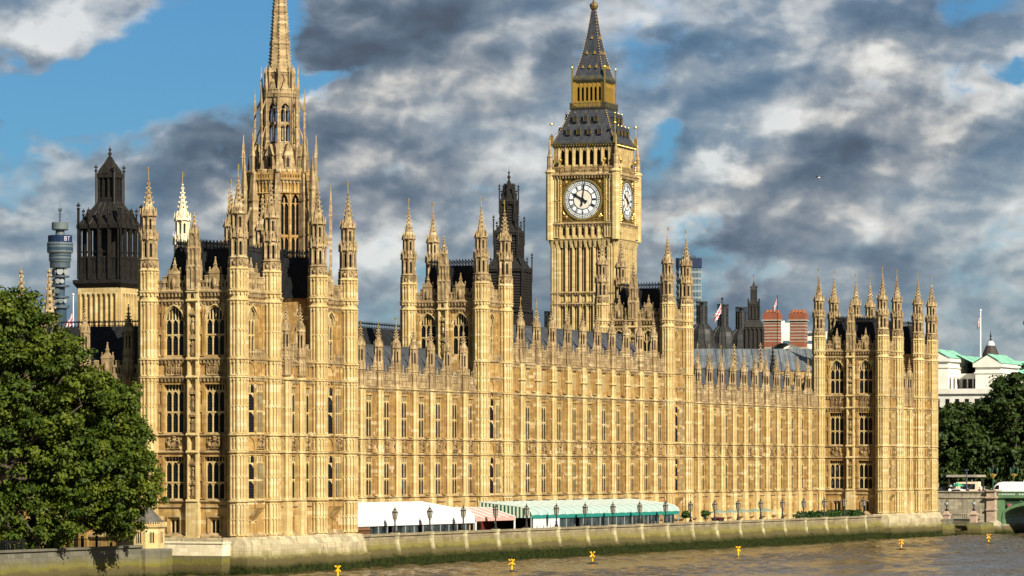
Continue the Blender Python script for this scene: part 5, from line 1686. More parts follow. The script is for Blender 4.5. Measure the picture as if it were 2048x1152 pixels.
def louvred_tower():
    par = thing('ventilation_tower', 'dark stepped iron turret with louvres and spikes, between a four-spired tower and the clock tower', 'iron tower', (190.5, 47.2, 0), R(8))
    z = [(2.95, 3., 41.0), (2.75, 41.0, 47.5), (2.0, 49.2, 54.6), (1.45, 56.2, 60.4)]
    z = [(3.05, 3., 36.7), (2.9, 36.7, 43.0), (1.9, 44.7, 48.7), (1.15, 50.0, 53.6)]
    for i, (h, a, b) in enumerate(z):
        m_ = MB()
        m_.box(-h + .18, h - .18, -h + .18, h - .18, a, b)
        def fc(m):
            n = 3 if i < 3 else 2
            for k in range(n + 1):
                x = -h + .12 + (2 * h - .24) * k / n
                m.box(x - .14, x + .14, -h, -h + .25, a, b); m.box(x - .06, x + .06, -h - .12, -h, a, b)
            for q in range(int((b - max(a, 34.6)) / .42)):
                zz = max(a, 34.6) + .2 + .42 * q
                if i and zz < b - .9: m.taper(-h + .2, h - .2, -h + .02, -h + .2, zz, -h + .2, h - .2, -h + .14, -h + .2, zz + .28)
            m.box(-h, h, -h - .1, -h + .2, b - .45, b)
            if i: m.taper(-h - .1, h + .1, -h - .2, -h + .3, b - .1, -h + .1, h - .1, -h, -h + .3, b + .35)
        four(m_, fc)
        if i:
            nx = z[i + 1][0] if i < 3 else .12
            top = z[i + 1][1] if i < 3 else 56.9
            m_.taper(-h, h, -h, h, b, -nx, nx, -nx, nx, top + .1)
            four(m_, lambda m: m.taper(-h * .4, h * .4, -h - .02, -h * .4, b + .2, -.02, .02, -h * .7, -h * .4, b + (top - b) * .85))
            for q in range(4):
                m_.push(q * PI / 2 + PI / 4); iron_spike(m_, h * 1.414 + .1, 0, b - 2., b + 2.7, .08); m_.pop()
                m_.push(q * PI / 2); iron_spike(m_, h + .05, 0, b - .5, b + 1.9, .07); m_.pop()
        if i == 3: m_.lathe([(.14, 56.7), (.08, 58.2)], 6); knob(m_, 57.4, .28); knob(m_, 58.1, .18); m_.lathe([(.04, 58.2), (.02, 59.)], 5)
        obj(('base', 'louvre_stage', 'upper_stage', 'spirelet')[i], m_, M_BRONZE, par)
louvred_tower()

# ------------------------------------------------------------------ river wall, terrace and what stands on it
M_WALL = plinth_mat('river_wall_masonry', 2.6, 1.85, (.30, .245, .155))
M_PAVE = plain('terrace_paving', (.30, .25, .18), .85, .3, 1.)
M_PIER = plinth_mat('pier_masonry', 1.7, 1.5, (.50, .44, .27))
def river_wall():
    par = thing('river_wall', 'long weed-stained stone river wall with pale piers below the terrace', 'river wall', (0, 0, 0))
    mb = MB()
    x0, x1 = 29.9, 233.2
    prof = [(-1.0, -1.), (-1.0, 1.55), (-.72, 1.75), (-.50, 3.05), (-.36, 3.15), (-.36, 3.95), (-.52, 4.02), (-.52, 4.22), (-.1, 4.3), (.12, 4.22), (.12, 3.2)]
    for (ya, za), (yb, zb) in zip(prof, prof[1:]): mb.face((x0, ya, za), (x1, ya, za), (x1, yb, zb), (x0, yb, zb))
    obj('wall', mb, M_WALL, par)
    p = MB()
    p.taper(-.55, .55, -.85, .1, 1.75, -.40, .40, -.62, .1, 3.1); p.box(-.45, .45, -.55, .1, 3.1, 4.05); p.box(-.52, .52, -.62, .2, 4.05, 4.36)
    me = p.mesh('pier', M_PIER)
    for x in LAMPX: link('pier', me, par, (x, 0, 0))
LAMPX = [30.6 + 10.18 * k for k in range(20) if 30.6 + 10.18 * k < 233]
river_wall()
tb = MB(); tb.box(29.4, 233.6, .12, 11., 2.6, 3.25); struct('terrace_pavement', tb, M_PAVE)
M_LANT = plain('lantern_glass', (.26, .235, .18), .25, .2)
def lamp_post():
    par = thing('street_lamp', 'black terrace lamp post with pointed lantern', 'lamp', (0, 0, 0))
    b = MB()
    b.lathe([(.24, 4.3), (.24, 4.55), (.15, 4.65), (.12, 5.0), (.15, 5.05), (.09, 5.15), (.08, 5.75), (.16, 5.8), (.12, 5.9)], 8)
    obj('post', b, M_IRON, par)
    g = MB(); g.lathe([(.22, 5.92), (.35, 6.75)], 6, cap=False); g.lathe([(.35, 6.75), (.14, 7.08)], 6, cap=False); o = obj('lantern', g, M_LANT, par)
    f = MB()
    for k in range(6):
        a = 2 * PI * k / 6 + PI / 6
        f.tube([(.23 * math.cos(a), .23 * math.sin(a), 5.9), (.36 * math.cos(a), .36 * math.sin(a), 6.76), (.14 * math.cos(a), .14 * math.sin(a), 7.1)], .035, 4)
    f.lathe([(.37, 6.71), (.38, 6.8), (.35, 6.83)], 6, cap=False); f.lathe([(.17, 7.04), (.18, 7.12), (.05, 7.2), (.06, 7.3), (.01, 7.5)], 6)
    obj('frame', f, M_IRON, o)
    return par
lp0 = lamp_post()
LL = ['black lamp post at the very left end of the river wall, beside the near pavilion', 'black lamp post before the left part of the white marquee', 'black lamp post before the middle of the white marquee', 'black lamp post before the right end of the white marquee',
      'black lamp post before the pink canopy', 'black lamp post before the striped gable of the green marquee', 'second lamp post along the green marquee, by its draped panels', 'third lamp post along the green and white marquee', 'fourth lamp post along the green and white marquee', 'fifth lamp post along the green and white marquee', 'lamp post just before the right end of the green marquee',
      'lamp post beside the first round topiary tree', 'lamp post beside the second round topiary tree', 'lamp post right of the dark red kiosk on the terrace', 'lamp post on the open terrace, fourth to the left of the clipped hedge', 'lamp post on the open terrace, third to the left of the hedge', 'lamp post on the open terrace, second left of the hedge', 'lamp post at the left end of the clipped hedge', 'lamp post in the middle of the clipped hedge', 'lamp post before the far pavilion door, right end of the hedge']
for i, x in enumerate(LAMPX[1:]):
    o = lp0 if i == 0 else dup(lp0, (0, 0, 0))
    o.location = (x, -.2, 0); o['label'] = LL[i + 1]; o['group'] = 'lamp posts along the river wall'

def striped(name, c1, c2, pitch, duty=.12, rough=.6):
    m, g, b = new_mat(name)
    tc = g.n('ShaderNodeTexCoord').outputs['Object']
    s = g.n('ShaderNodeSeparateXYZ'); g.put(s.inputs[0], tc)
    fr = g.math('FRACT', g.math('DIVIDE', s.outputs[0], pitch))
    n = g.noise(tc, .9, 4, .6)
    c = g.mix(g.math('LESS_THAN', fr, duty), c1, c2)
    c = g.mix(.22, c, g.ramp(n, [(.3, .72), (.7, 1.0)]), 'MULTIPLY')
    g.put(b.inputs['Base Color'], c); b.inputs['Roughness'].default_value = rough
    b.inputs['Specular IOR Level'].default_value = .2
    return m
M_WCAN = striped('white_pink_canvas', (.70, .665, .66), (.62, .40, .38), 2.6, .05)
M_WVAL = plain('white_canvas', (.66, .64, .64), .6, .10, 1.)
M_PINK = plain('pink_canvas', (.60, .34, .30), .6, .14, 1.)
M_GCAN = striped('pale_green_canvas', (.32, .42, .385), (.17, .30, .255), 3.1, .10)
M_GSTR = None
M_GREEN = plain('green_band', (.015, .20, .165), .5, .1)
M_TGLASS = plain('tent_glass', (.012, .014, .016), .2, .5, .5, spec=.2, col2=(.06, .08, .08))
M_POST = plain('white_paint', (.70, .71, .70), .4, .1)
M_GREYP = plain('grey_aluminium', (.26, .27, .27), .45, .15)
M_RED = plain('dark_red_cloth', (.10, .012, .012), .7, .4, 1.2)
def stripe_y(name, c1, c2, pitch, duty):
    m, g, b = new_mat(name)
    tc = g.n('ShaderNodeTexCoord').outputs['Object']
    s = g.n('ShaderNodeSeparateXYZ'); g.put(s.inputs[0], tc)
    fr = g.math('FRACT', g.math('DIVIDE', s.outputs[1], pitch))
    g.put(b.inputs['Base Color'], g.mix(g.math('LESS_THAN', fr, duty), c1, c2)); b.inputs['Roughness'].default_value = .6
    return m
M_GSTR = stripe_y('green_stripe_canvas', (.50, .55, .46), (.010, .08, .04), .52, .5)
def marquee(label, x0, x1, prof, canvas, valance, pitch, panes, drape=0.):
    """long lean-to marquee: panelled roof, curved valance, posts with glazing, floor in shade behind"""
    par = thing('marquee', label, 'marquee', (0, 0, 0), group='terrace marquees')
    r = MB()
    n = int(round((x1 - x0) / pitch)); st = (x1 - x0) / n
    for k in range(n):
        a, b = x0 + st * k, x0 + st * (k + 1)
        sub = 4
        for j in range(sub):     # each panel billows a little
            ua, ub = a + (b - a) * j / sub, a + (b - a) * (j + 1) / sub
            sa = .06 * math.sin(PI * j / sub); sb = .06 * math.sin(PI * (j + 1) / sub)
            for (ya, za), (yb, zb) in zip(prof, prof[1:]):
                r.face((ua, ya - sa * .3, za + sa), (ub, ya - sb * .3, za + sb), (ub, yb - sb * .3, zb + sb), (ua, yb - sa * .3, zb + sa))
    obj('roof', r, canvas, par)
    rb = MB()
    for k in range(n + 1): rb.tube([(x0 + st * k, y, z + .03) for y, z in prof], .045, 5)
    obj('rib', rb, M_POST, par)
    v = MB()
    y0, z0 = prof[0]
    v.box(x0, x1, y0 - .03, y0 + .03, z0 - .30, z0 + .02)
    for k in range(int((x1 - x0) / .6)): v.taper(x0 + .6 * k, x0 + .6 * k + .56, y0 - .025, y0 + .025, z0 - .42, x0 + .6 * k, x0 + .6 * k + .6, y0 - .025, y0 + .025, z0 - .28)
    obj('valance', v, valance, par)
    e = MB()         # gable end facing the camera
    zt = prof[-1][1]
    for x in (x0, x1):
        e = MB()
        for (ya, za), (yb, zb) in zip(prof, prof[1:]): e.face((x, ya, z0 - .3), (x, ya, za), (x, yb, zb), (x, yb, z0 - .3))
        obj('gable', e, M_GSTR if valance is M_GREEN else canvas, par)
    if panes:
        g = MB(); p = MB()
        for k in range(n + 1):
            x = x0 + (x1 - x0) * k / n
            p = MB(); p.box(x - .10, x + .10, y0 + .1, y0 + .2, 3.25, z0 - .1); obj('post', p, M_GREYP, par)
        rnd = random.Random(3)
        for k in range(n * 2):
            x = x0 + (x1 - x0) * k / (n * 2); w = (x1 - x0) / (n * 2)
            if rnd.random() < panes: g = MB(); g.box(x + .1, x + w - .1, y0 + .15, y0 + .19, 3.25, z0 - .2); obj('glazing', g, M_TGLASS, par)
        if drape:
            d = MB()
            for k in range(int(drape)):
                x = x0 + .5 + 2.3 * k
                d = MB(); d.taper(x, x + .75, y0 + .02, y0 + .1, 3.25, x, x + 1.35, y0 + .02, y0 + .1, z0 - .25)
                d.taper(x + 1.6, x + 2.1, y0 + .02, y0 + .1, 3.25, x + 1.1, x + 2.1, y0 + .02, y0 + .1, z0 - .25)
                obj('drape', d, M_WVAL, par)
    else:
        p = MB()
        for x in (x0 + .15, (x0 + x1) / 2, x1 - .15): p = MB(); p.box(x - .08, x + .08, y0, y0 + .16, 3.25, z0); obj('post', p, M_POST, par)
    bk = MB(); bk.box(x0 + .2, x1 - .2, 8.6, 8.7, 3.25, prof[-1][1] - .3); obj('back_wall', bk, M_RED, par)
    return par
marquee('long white marquee with pink seams and glazed front, next to the near pavilion', 29.8, 68.9, [(1.55, 5.55), (1.7, 6.1), (2.2, 6.55), (3.0, 6.75), (8.9, 7.75)], M_WCAN, M_WVAL, 2.6, .85)
marquee('small salmon pink canopy with white posts, open beneath, between the two long marquees', 69.1, 82.0, [(1.5, 5.75), (5.2, 6.9), (8.8, 6.9)], M_PINK, M_PINK, 2.5, 0)
marquee('pale green ribbed marquee with dark green eave band and striped gable end', 87.6, 142.6, [(1.5, 5.85), (1.65, 6.25), (2.2, 6.65), (3.3, 6.95), (8.9, 7.55)], M_GCAN, M_GREEN, 3.1, .9, 4)

M_HEDGE = leafy('hedge_leaf', (.018, .055, .012), (.035, .085, .018), (.05, .10, .02))
def leaf_cloud(name, centres, radii, n_clump, per, size, mat, seed=1, flat=1., clump=1.1, up=.35, parent=None, zmin=None):
    """many small leaf faces gathered in clumps over a set of overlapping boughs"""
    rng = np.random.default_rng(seed)
    cen = np.asarray(centres, float); rad = np.asarray(radii, float)
    w = rad ** 2 / (rad ** 2).sum()
    k = rng.choice(len(cen), n_clump, p=w)
    d = rng.normal(size=(n_clump, 3)); d /= np.linalg.norm(d, axis=1)[:, None]
    rr = rad[k] * (.62 + .42 * rng.random(n_clump) ** .6)
    cc = cen[k] + d * rr[:, None] * np.array([1, 1, flat])
    cr = clump * (.55 + .8 * rng.random(n_clump))
    # leaves
    N = n_clump * per
    ci = np.repeat(np.arange(n_clump), per)
    e = rng.normal(size=(N, 3)); e /= np.linalg.norm(e, axis=1)[:, None]
    e[:, 2] = np.where(rng.random(N) < .6, np.abs(e[:, 2]), e[:, 2])
    pos = cc[ci] + e * (cr[ci] * (.35 + .7 * rng.random(N)))[:, None] * np.array([1, 1, .72])
    if zmin is not None: pos[:, 2] = np.maximum(pos[:, 2], zmin + rng.random(N) * .5)
    nrm = e * .6 + d[ci] * .5 + np.array([0, 0, up]) + rng.normal(size=(N, 3)) * .55
    nrm /= np.linalg.norm(nrm, axis=1)[:, None]
    t = np.cross(nrm, rng.normal(size=(N, 3))); t /= np.linalg.norm(t, axis=1)[:, None]
    b = np.cross(nrm, t)
    s = size * (.6 + .8 * rng.random(N))[:, None]
    v = np.stack([pos - t * s, pos + b * s * .62, pos + t * s - nrm * s * .3, pos - b * s * .62], axis=1).reshape(-1, 3)
    me = bpy.data.meshes.new(name)
    me.vertices.add(N * 4); me.vertices.foreach_set('co', v.astype(np.float32).ravel())
    me.loops.add(N * 4); me.loops.foreach_set('vertex_index', np.arange(N * 4, dtype=np.int32))
    me.polygons.add(N); me.polygons.foreach_set('loop_start', np.arange(0, N * 4, 4, dtype=np.int32)); me.polygons.foreach_set('loop_total', np.full(N, 4, dtype=np.int32))
    me.materials.append(mat)
    me.update(calc_edges=True)
    return link(name, me, parent)
def hedge(label, x0, x1, y, seed):
    xs = np.arange(x0, x1, .55)
    o = leaf_cloud('hedge', [(x, y, 4.25) for x in xs], [.85] * len(xs), int(len(xs) * 20), 22, .11, M_HEDGE, seed, 1.15, .22)
    tag(o, label, 'hedge', 'hedges on the terrace')
hedge('long dark clipped hedge on the terrace in front of the far pavilion', 201., 224.5, 3.2, 4)
hedge('short dark hedge before the far pavilion door, right of the long hedge', 226., 233., 3.0, 5)
def topiary(label, x, y, seed):
    par = thing('topiary_tree', label, 'potted tree', (x, y, 3.25), group='round potted trees')
    s = MB(); s.lathe([(.06, .4), (.05, 1.6)], 6); s.lathe([(.28, 0), (.34, .5)], 8); obj('stem', s, M_DARK, par)
    leaf_cloud('crown', [(0, 0, 2.05)], [.55], 60, 22, .11, M_HEDGE, seed, .9, .25, parent=par)
topiary('round topiary tree just right of the green marquee', 147.3, 2.2, 8)
topiary('round topiary tree between two lamps, left of the dark red kiosk', 155.6, 2.2, 9)
k = thing('kiosk', 'dark red terrace kiosk with a flat lid, right of the topiary trees', 'kiosk', (161.5, 2.4, 3.25))
b = MB(); b.box(-1.1, 1.1, -.6, .6, 0, 1.35); b.box(-1.25, 1.25, -.75, .75, 1.35, 1.5); obj('counter', b, M_RED, k)
b = MB(); b.box(-.9, .9, -.63, -.6, .75, 1.25); obj('hatch', b, M_DARK, k)
bxm = plain('varnished_wood', (.16, .07, .025), .5, .4, 2.)
k = thing('wooden_bin_store', 'brown slatted wooden store with sloping lid at the left end of the white marquee', 'wooden box', (33.6, .95, 3.25))
b = MB()
for i in range(9): b.box(-1.9 + .42 * i, -1.52 + .42 * i, -.4, .4, 0, 1.5)
b.taper(-2.0, 2.0, -.55, .45, 1.5, -1.9, 1.9, -.1, .45, 1.8); obj('cabinet', b, bxm, k)
def table():
    t = thing('picnic_table', 'wooden terrace table with two benches on the open terrace', 'table', (0, 0, 0))
    a = MB()
    for i in range(5): a.box(-.9, .9, -.4 + .16 * i, -.26 + .16 * i, .72, .77)
    obj('tabletop', a, bxm, t)
    for q in (-1, 1):
        s = MB(); s.box(-.9, .9, q * .75 - .14, q * .75 + .14, .42, .47); obj('bench_seat', s, bxm, t)
    l = MB()
    for x in (-.65, .65): l.tube([(x, -.8, 0), (x, -.2, .72)], .05, 5); l.tube([(x, .8, 0), (x, .2, .72)], .05, 5); l.box(x - .04, x + .04, -.85, .85, .36, .42)
    obj('leg_frame', l, bxm, t)
    return t
def parasol(c):
    t = thing('parasol', 'flat green parasol', 'parasol', (0, 0, 0))
    m = MB(); m.lathe([(1.45, 2.0), (1.4, 2.12), (.1, 2.5), (.03, 2.6)], 8, cap=False); obj('canopy', m, c, t)
    m = MB(); m.lathe([(.04, 0), (.03, 2.5)], 6); m.lathe([(.3, 0), (.3, .1)], 8); obj('pole', m, M_POST, t)
    return t
t0 = table()
for i in range(11):
    o = t0 if i == 0 else dup(t0, (0, 0, 0))
    o.location = (166 + 3.1 * i, 1.6 + .6 * (i % 2), 3.25); o.rotation_euler = (0, 0, .2 * (i % 3))
    o['label'] = 'wooden picnic table with bench seats on the open terrace left of the hedge'; o['group'] = 'tables on the open terrace'
p0_ = parasol(plain('grey_green_canvas', (.20, .25, .19), .7, .2))
for i in range(5):
    o = p0_ if i == 0 else dup(p0_, (0, 0, 0))
    o.location = (173 + 5.4 * i, 6.4, 3.25)
    o['label'] = 'low grey-green parasol behind the tables on the open terrace, against the palace wall'; o['group'] = 'parasols on the open terrace'

# ------------------------------------------------------------------ garden wall, gatehouse, railing (left foreground)
M_GWALL = plinth_mat('garden_wall_masonry', 1.7, .9, (.155, .145, .11))
g_ = MB()
for (ya, za), (yb, zb) in zip(*(lambda p: (p, p[1:]))([(4.2, -1.), (4.3, 1.3), (4.5, 1.35), (4.55, 2.7), (4.62, 2.75), (4.7, 3.55), (4.5, 3.62), (4.5, 3.85), (5.4, 3.85), (5.4, 3.)])):
    g_.face((-110, ya, za), (-13.2, ya, za), (-13.2, yb, zb), (-110, yb, zb))
tag(obj('garden_wall', g_, M_GWALL), 'grey mossy stone river wall under the big tree, left foreground', 'wall')
gate = thing('gatehouse', 'small octagonal stone gatehouse with a dark pyramid roof on the river wall', 'gatehouse', (-11.6, 4.9, 0))
b = MB(); b.lathe([(2.25, -1), (2.25, .9), (2.05, 1.0), (2.05, 3.3), (1.92, 3.45), (1.82, 3.5)], 8); obj('base', b, M_GWALL, gate)
b = MB(); b.lathe([(1.82, 3.5), (1.82, 5.7)], 8); b.lathe([(1.82, 5.55), (2.05, 5.75), (2.1, 5.95), (1.95, 6.05)], 8)
facets(b, 1.82, lambda m, ap, hw: (m.box(-.30, -.22, -ap - .08, -ap, 4.1, 5.2), m.box(.22, .30, -ap - .08, -ap, 4.1, 5.2), m.box(-.3, .3, -ap - .08, -ap, 5.2, 5.3), m.box(-.04, .04, -ap - .06, -ap, 4.1, 5.2)))
facets(b, 2.05, lambda m, ap, hw: [m.box(-hw + .12 + .26 * i, -hw + .24 + .26 * i, -ap - .06, -ap + .2, 5.95, 6.25) for i in range(5)])
obj('wall', b, S_PALE, gate)
b = MB(); facets(b, 1.82, lambda m, ap, hw: m.face((-.22, -ap - .02, 4.1), (.22, -ap - .02, 4.1), (.22, -ap - .02, 5.2), (-.22, -ap - .02, 5.2))); obj('window', b, M_DARK, gate)
b = MB(); b.lathe([(1.98, 6.0), (1.2, 6.9), (.5, 7.6), (.08, 8.0)], 8); obj('roof', b, plain('gatehouse_slate', (.10, .09, .075), .7, .4, 2.), gate)
wl = thing('low_wall', 'low pale stone wall between the gatehouse and the near pavilion', 'wall', (0, 0, 0))
b = MB(); b.box(-3.4, -1.5, .2, 9.5, 2.55, 3.85); b.box(-3.5, -1.5, .1, 9.5, 3.85, 4.02); obj('parapet', b, S_WHITE, wl)
b = MB(); b.box(-3.7, -1.5, .1, 9.5, -1., 2.55); b.box(-13.3, -3.7, 6.0, 9.5, -1., 3.3); obj('base', b, M_GWALL, wl)
rl = thing('railing', 'black iron railing behind the garden wall under the tree', 'railing', (0, 0, 0))
b = MB()
for z in (3.35, 4.55): b.box(-60, -13.5, 6.48, 6.52, z, z + .06)
for i in range(156): b.box(-60 + .3 * i, -59.96 + .3 * i, 6.48, 6.52, 3.1, 4.75)
obj('fence_panel', b, M_IRON, rl)
for i in range(16):
    b = MB(); b.box(-60.1 + 3.1 * i, -59.9 + 3.1 * i, 6.4, 6.6, 3.1, 4.95); obj('post', b, M_IRON, rl)
def lawn():
    m, g, bs = new_mat('grass')
    g.put(bs.inputs['Base Color'], g.mix(g.noise(world_pos(g), 3., 4), (.05, .09, .015), (.10, .15, .03))); bs.inputs['Roughness'].default_value = .9
    mb = MB(); mb.face((-110, 6., 3.13), (-13, 6., 3.13), (-13, 60, 3.13), (-110, 60, 3.13)); mb.face((-13, 9.45, 3.13), (-1, 9.45, 3.13), (-1, 60, 3.13), (-13, 60, 3.13))
    struct('lawn', mb, m)
lawn()

# ------------------------------------------------------------------ buoys and gulls
M_BUOY = plain('yellow_buoy_paint', (.80, .44, .01), .4, .2, 6.)
def buoy():
    t = thing('buoy', 'yellow mooring buoy', 'buoy', (0, 0, WATER))
    b = MB(); b.lathe([(.68, -.3), (.72, .0), (.66, .14), (.22, .2), (.14, .3)], 12); obj('float', b, M_DARK, t)
    b = MB(); b.lathe([(.12, .2), (.11, 1.15)], 8)
    for q in (-1, 1):
        for yy in (0, 1):
            b.push(yy * PI / 2); b.tube([(-.34 * q, 0, .85), (.34 * q, 0, 1.45)], .075, 6); b.pop()
    obj('topmark', b, M_BUOY, t)
    return t
b0 = buoy()
for i, (x, y, lb) in enumerate([(-11.7, -17.2, 'yellow cross-topped buoy at the bottom edge, nearest the near pavilion'), (22.2, -22.6, 'yellow cross-topped buoy on a wide float, below the pink canopy'), (61.7, -16.8, 'yellow cross-topped buoy with a dark foot, close under the wall by the green marquee'),
                               (98.4, -22.6, 'yellow cross-topped buoy in open water below the topiary trees'), (154.1, -27.5, 'yellow cross-topped buoy in front of the far pavilion'), (201.5, -27.0, 'yellow cross-topped buoy near the bridge pier, rightmost of the line')]):
    o = b0 if i == 0 else dup(b0, (0, 0, 0))
    o.location = (x, y, WATER); o.rotation_euler = (0, 0, .5 * i); o['label'] = lb; o['group'] = 'yellow buoys in a line along the river wall'
M_GULL = plain('white_feathers', (.80, .80, .80), .6, .05); M_WINGG = plain('grey_feathers', (.14, .15, .17), .6, .2)
def gull(label, loc, flying):
    t = thing('gull', label, 'gull', loc, YAW + .6)
    b = MB()
    b.tube([(-.26, 0, .0), (-.15, 0, .02), (0, 0, 0), (.14, 0, .04), (.22, 0, .07), (.28, 0, .06)], [.02, .07, .10, .075, .06, .02], 8)
    o = obj('body', b, M_GULL, t, smooth=True)
    w = MB()
    if flying:
        for q in (-1, 1):
            for (ya, za), (yb, zb), ca, cb in (((.05, .05), (.35, .22), .20, .18), ((.35, .22), (.72, .12), .18, .03)):
                w.face((ca / 2 + .04, q * ya, za), (-ca / 2, q * ya, za), (-cb / 2 - (.08 if cb < .1 else 0), q * yb, zb), (cb / 2 - (.06 if cb < .1 else 0), q * yb, zb))
    else:
        for q in (-1, 1): w.taper(-.3, .1, q * .06 - .03, q * .06 + .03, .02, -.28, .05, q * .05 - .01, q * .05 + .01, .10)
    obj('wing', w, M_WINGG, t)
gull('small gull gliding alone in the grey sky right of the clock tower', (-.2, -65.3, 40.9 + .3), True)
gull('white gull floating on the river left of the buoy below the pink canopy', (21.5, -19.8, WATER + .08), False)

# ------------------------------------------------------------------ buildings beyond the palace
M_BTG = plain('blue_tower_glass', (.040, .065, .095), .3, .4, .06, col2=(.025, .045, .07))
M_BTC = plain('tower_cladding', (.105, .130, .140), .5, .2, .2)
M_BTD = plain('tower_deck', (.055, .080, .105), .5, .3, .2)
M_DISH = plain('dish_white', (.25, .27, .28), .5, .2, .3)
M_SCREEN = plain('screen_navy', (.012, .026, .070), .5, .3, .3, spec=.1)
def telecom_tower():
    t = thing('telecom_tower', 'distant round communications tower with dishes and banded drums, left background', 'tower', (1997.6, 1124.4, 0), YAW)
    b = MB(); b.lathe([(4.6, 0), (4.6, 121.), (3.4, 121.2), (3.4, 152)], 20); obj('shaft', b, M_BTG, t)
    for z0, z1 in ((121., 123.), (128., 129.2), (135.5, 136.7), (142., 143.2), (148.6, 152.)):
        b = MB(); r = 7.0 if z0 > 148 else 6.4
        b.lathe([(r, z0), (r, z1)], 24); obj('deck', b, M_BTD, t)
    for i, (a, z, r) in enumerate([(-.2, 126.2, 1.9), (.6, 126.0, 1.8), (-.9, 126., 1.6), (.25, 132.6, 1.8), (1.0, 132., 2.2), (.2, 139.4, 1.8), (.9, 139., 2.4), (-.4, 139.3, 1.5), (-.1, 146., 2.3), (1., 145.6, 2.6), (-1., 145.8, 2.2)]):
        b = MB()
        b.lathe([(.2, 0), (r * .6, .25), (r, .8), (r, 1.5)], 14)
        o = obj('dish', b, M_DISH if i % 3 else M_BTC, t)
        o.rotation_euler = (0, PI / 2, PI - a * 1.0)
        o.location = (3.6 * math.cos(PI - a), 3.6 * math.sin(PI - a), z)
    b = MB(); b.lathe([(6.6, 152.), (7.4, 153.), (7.6, 158.7)], 28); b.lathe([(8.6, 158.7), (8.9, 159.5), (8.9, 165.6), (8.4, 165.9)], 28); obj('drum', b, M_BTC, t)
    b = MB()
    for z0, z1, r in ((153.6, 154.9, 7.62), (156.2, 157.4, 7.66), (160.3, 162.6, 8.95), (163.8, 164.6, 8.95)): b.lathe([(r, z0), (r, z1)], 28, cap=False)
    obj('window_band', b, M_BTG, t)
    b = MB(); b.lathe([(8.2, 165.9), (8.2, 170.6)], 28); s = obj('screen_band', b, M_SCREEN, t)
    b = MB()       # the two letters on the screen, built from strokes bent round the drum
    def st(u0, z0, u1, z1, w=.5):
        n = 5
        for k in range(n):
            ua, ub = u0 + (u1 - u0) * k / n, u0 + (u1 - u0) * (k + 1) / n; za, zb = z0 + (z1 - z0) * k / n, z0 + (z1 - z0) * (k + 1) / n
            P = lambda u, z: (-8.28 * math.cos(u / 8.28), -8.28 * math.sin(u / 8.28), z)
            if abs(u1 - u0) > abs(z1 - z0): b.face(P(ua, za - w / 2), P(ub, zb - w / 2), P(ub, zb + w / 2), P(ua, za + w / 2))
            else: b.face(P(ua - w / 2, za), P(ua + w / 2, za), P(ub + w / 2, zb), P(ub - w / 2, zb))
    st(4.2, 166.8, 4.2, 169.7); st(4.2, 169.5, 5.6, 169.5); st(4.2, 168.25, 5.6, 168.25); st(4.2, 167., 5.7, 167.); st(5.7, 167.1, 5.7, 168.1); st(5.5, 168.3, 5.5, 169.4)
    st(6.5, 169.5, 8.6, 169.5); st(7.5, 166.8, 7.5, 169.5)
    obj('lettering', b, plain('screen_letters', (.42, .38, .48), .5, .1), s)
    b = MB(); b.lathe([(3.2, 170.6), (3.0, 174.4)], 16); b.lathe([(5.0, 174.2), (5.7, 174.8), (5.7, 179.4), (5.3, 179.6)], 24); obj('upper_drum', b, M_BTC, t)
    b = MB(); b.lathe([(.5, 179.6), (.45, 189), (.12, 189.2), (.1, 194)], 6)
    for z in (181, 183, 185, 187.5): b.box(-1.3, 1.3, -.12, .12, z, z + .35); b.box(-.12, .12, -1.3, 1.3, z, z + .35)
    for x in (-.9, .9): b.box(x - .12, x + .12, -.12, .12, 179.6, 188.)
    b.box(-1.2, 1.2, -1.2, 1.2, 187., 189.); obj('mast', b, M_BTD, t)
telecom_tower()
M_OFG = plain('office_glass', (.10, .16, .20), .25, .5, .15, col2=(.04, .07, .10))
M_OFW = plain('office_white', (.20, .23, .25), .6, .15, .3)
M_NAVY = plain('navy_band', (.02, .03, .07), .4, .2)
def office_tower():
    t = thing('office_tower', 'distant blue glass office tower with white floor bands, right of the clock tower', 'office tower', (1790., 594., 0), YAW - .06)
    ch = lambda h, c: [(-h + c, -h), (h - c, -h), (h, -h + c), (h, h - c), (h - c, h), (-h + c, h), (-h, h - c), (-h, -h + c)]
    b = MB(); b.prism(ch(7.1, 1.6), 0, 133.); obj('curtain_wall', b, M_OFG, t)
    b = MB()
    z = 40
    while z < 128: b.prism(ch(7.35, 1.6), z, z + 1.3); z += 3.7
    for k in range(4):
        b.push(k * PI / 2)
        for x in np.linspace(-5.4, 5.4, 7): b.box(x - .16, x + .16, -7.42, -7., 40, 128)
        b.pop()
    obj('floor_band', b, M_OFW, t)
    b = MB(); b.prism(ch(7.5, 1.6), 128.5, 134.); obj('crown', b, M_NAVY, t)
    b = MB()
    for x, y, h in ((-3, -2, 4), (2, 1, 3), (4, -3, 2)): b.box(x - .1, x + .1, y - .1, y + .1, 134, 134 + h)
    b.box(-4, 4, -4, 4, 134, 135.4); obj('plant_room', b, M_BTD, t)
office_tower()
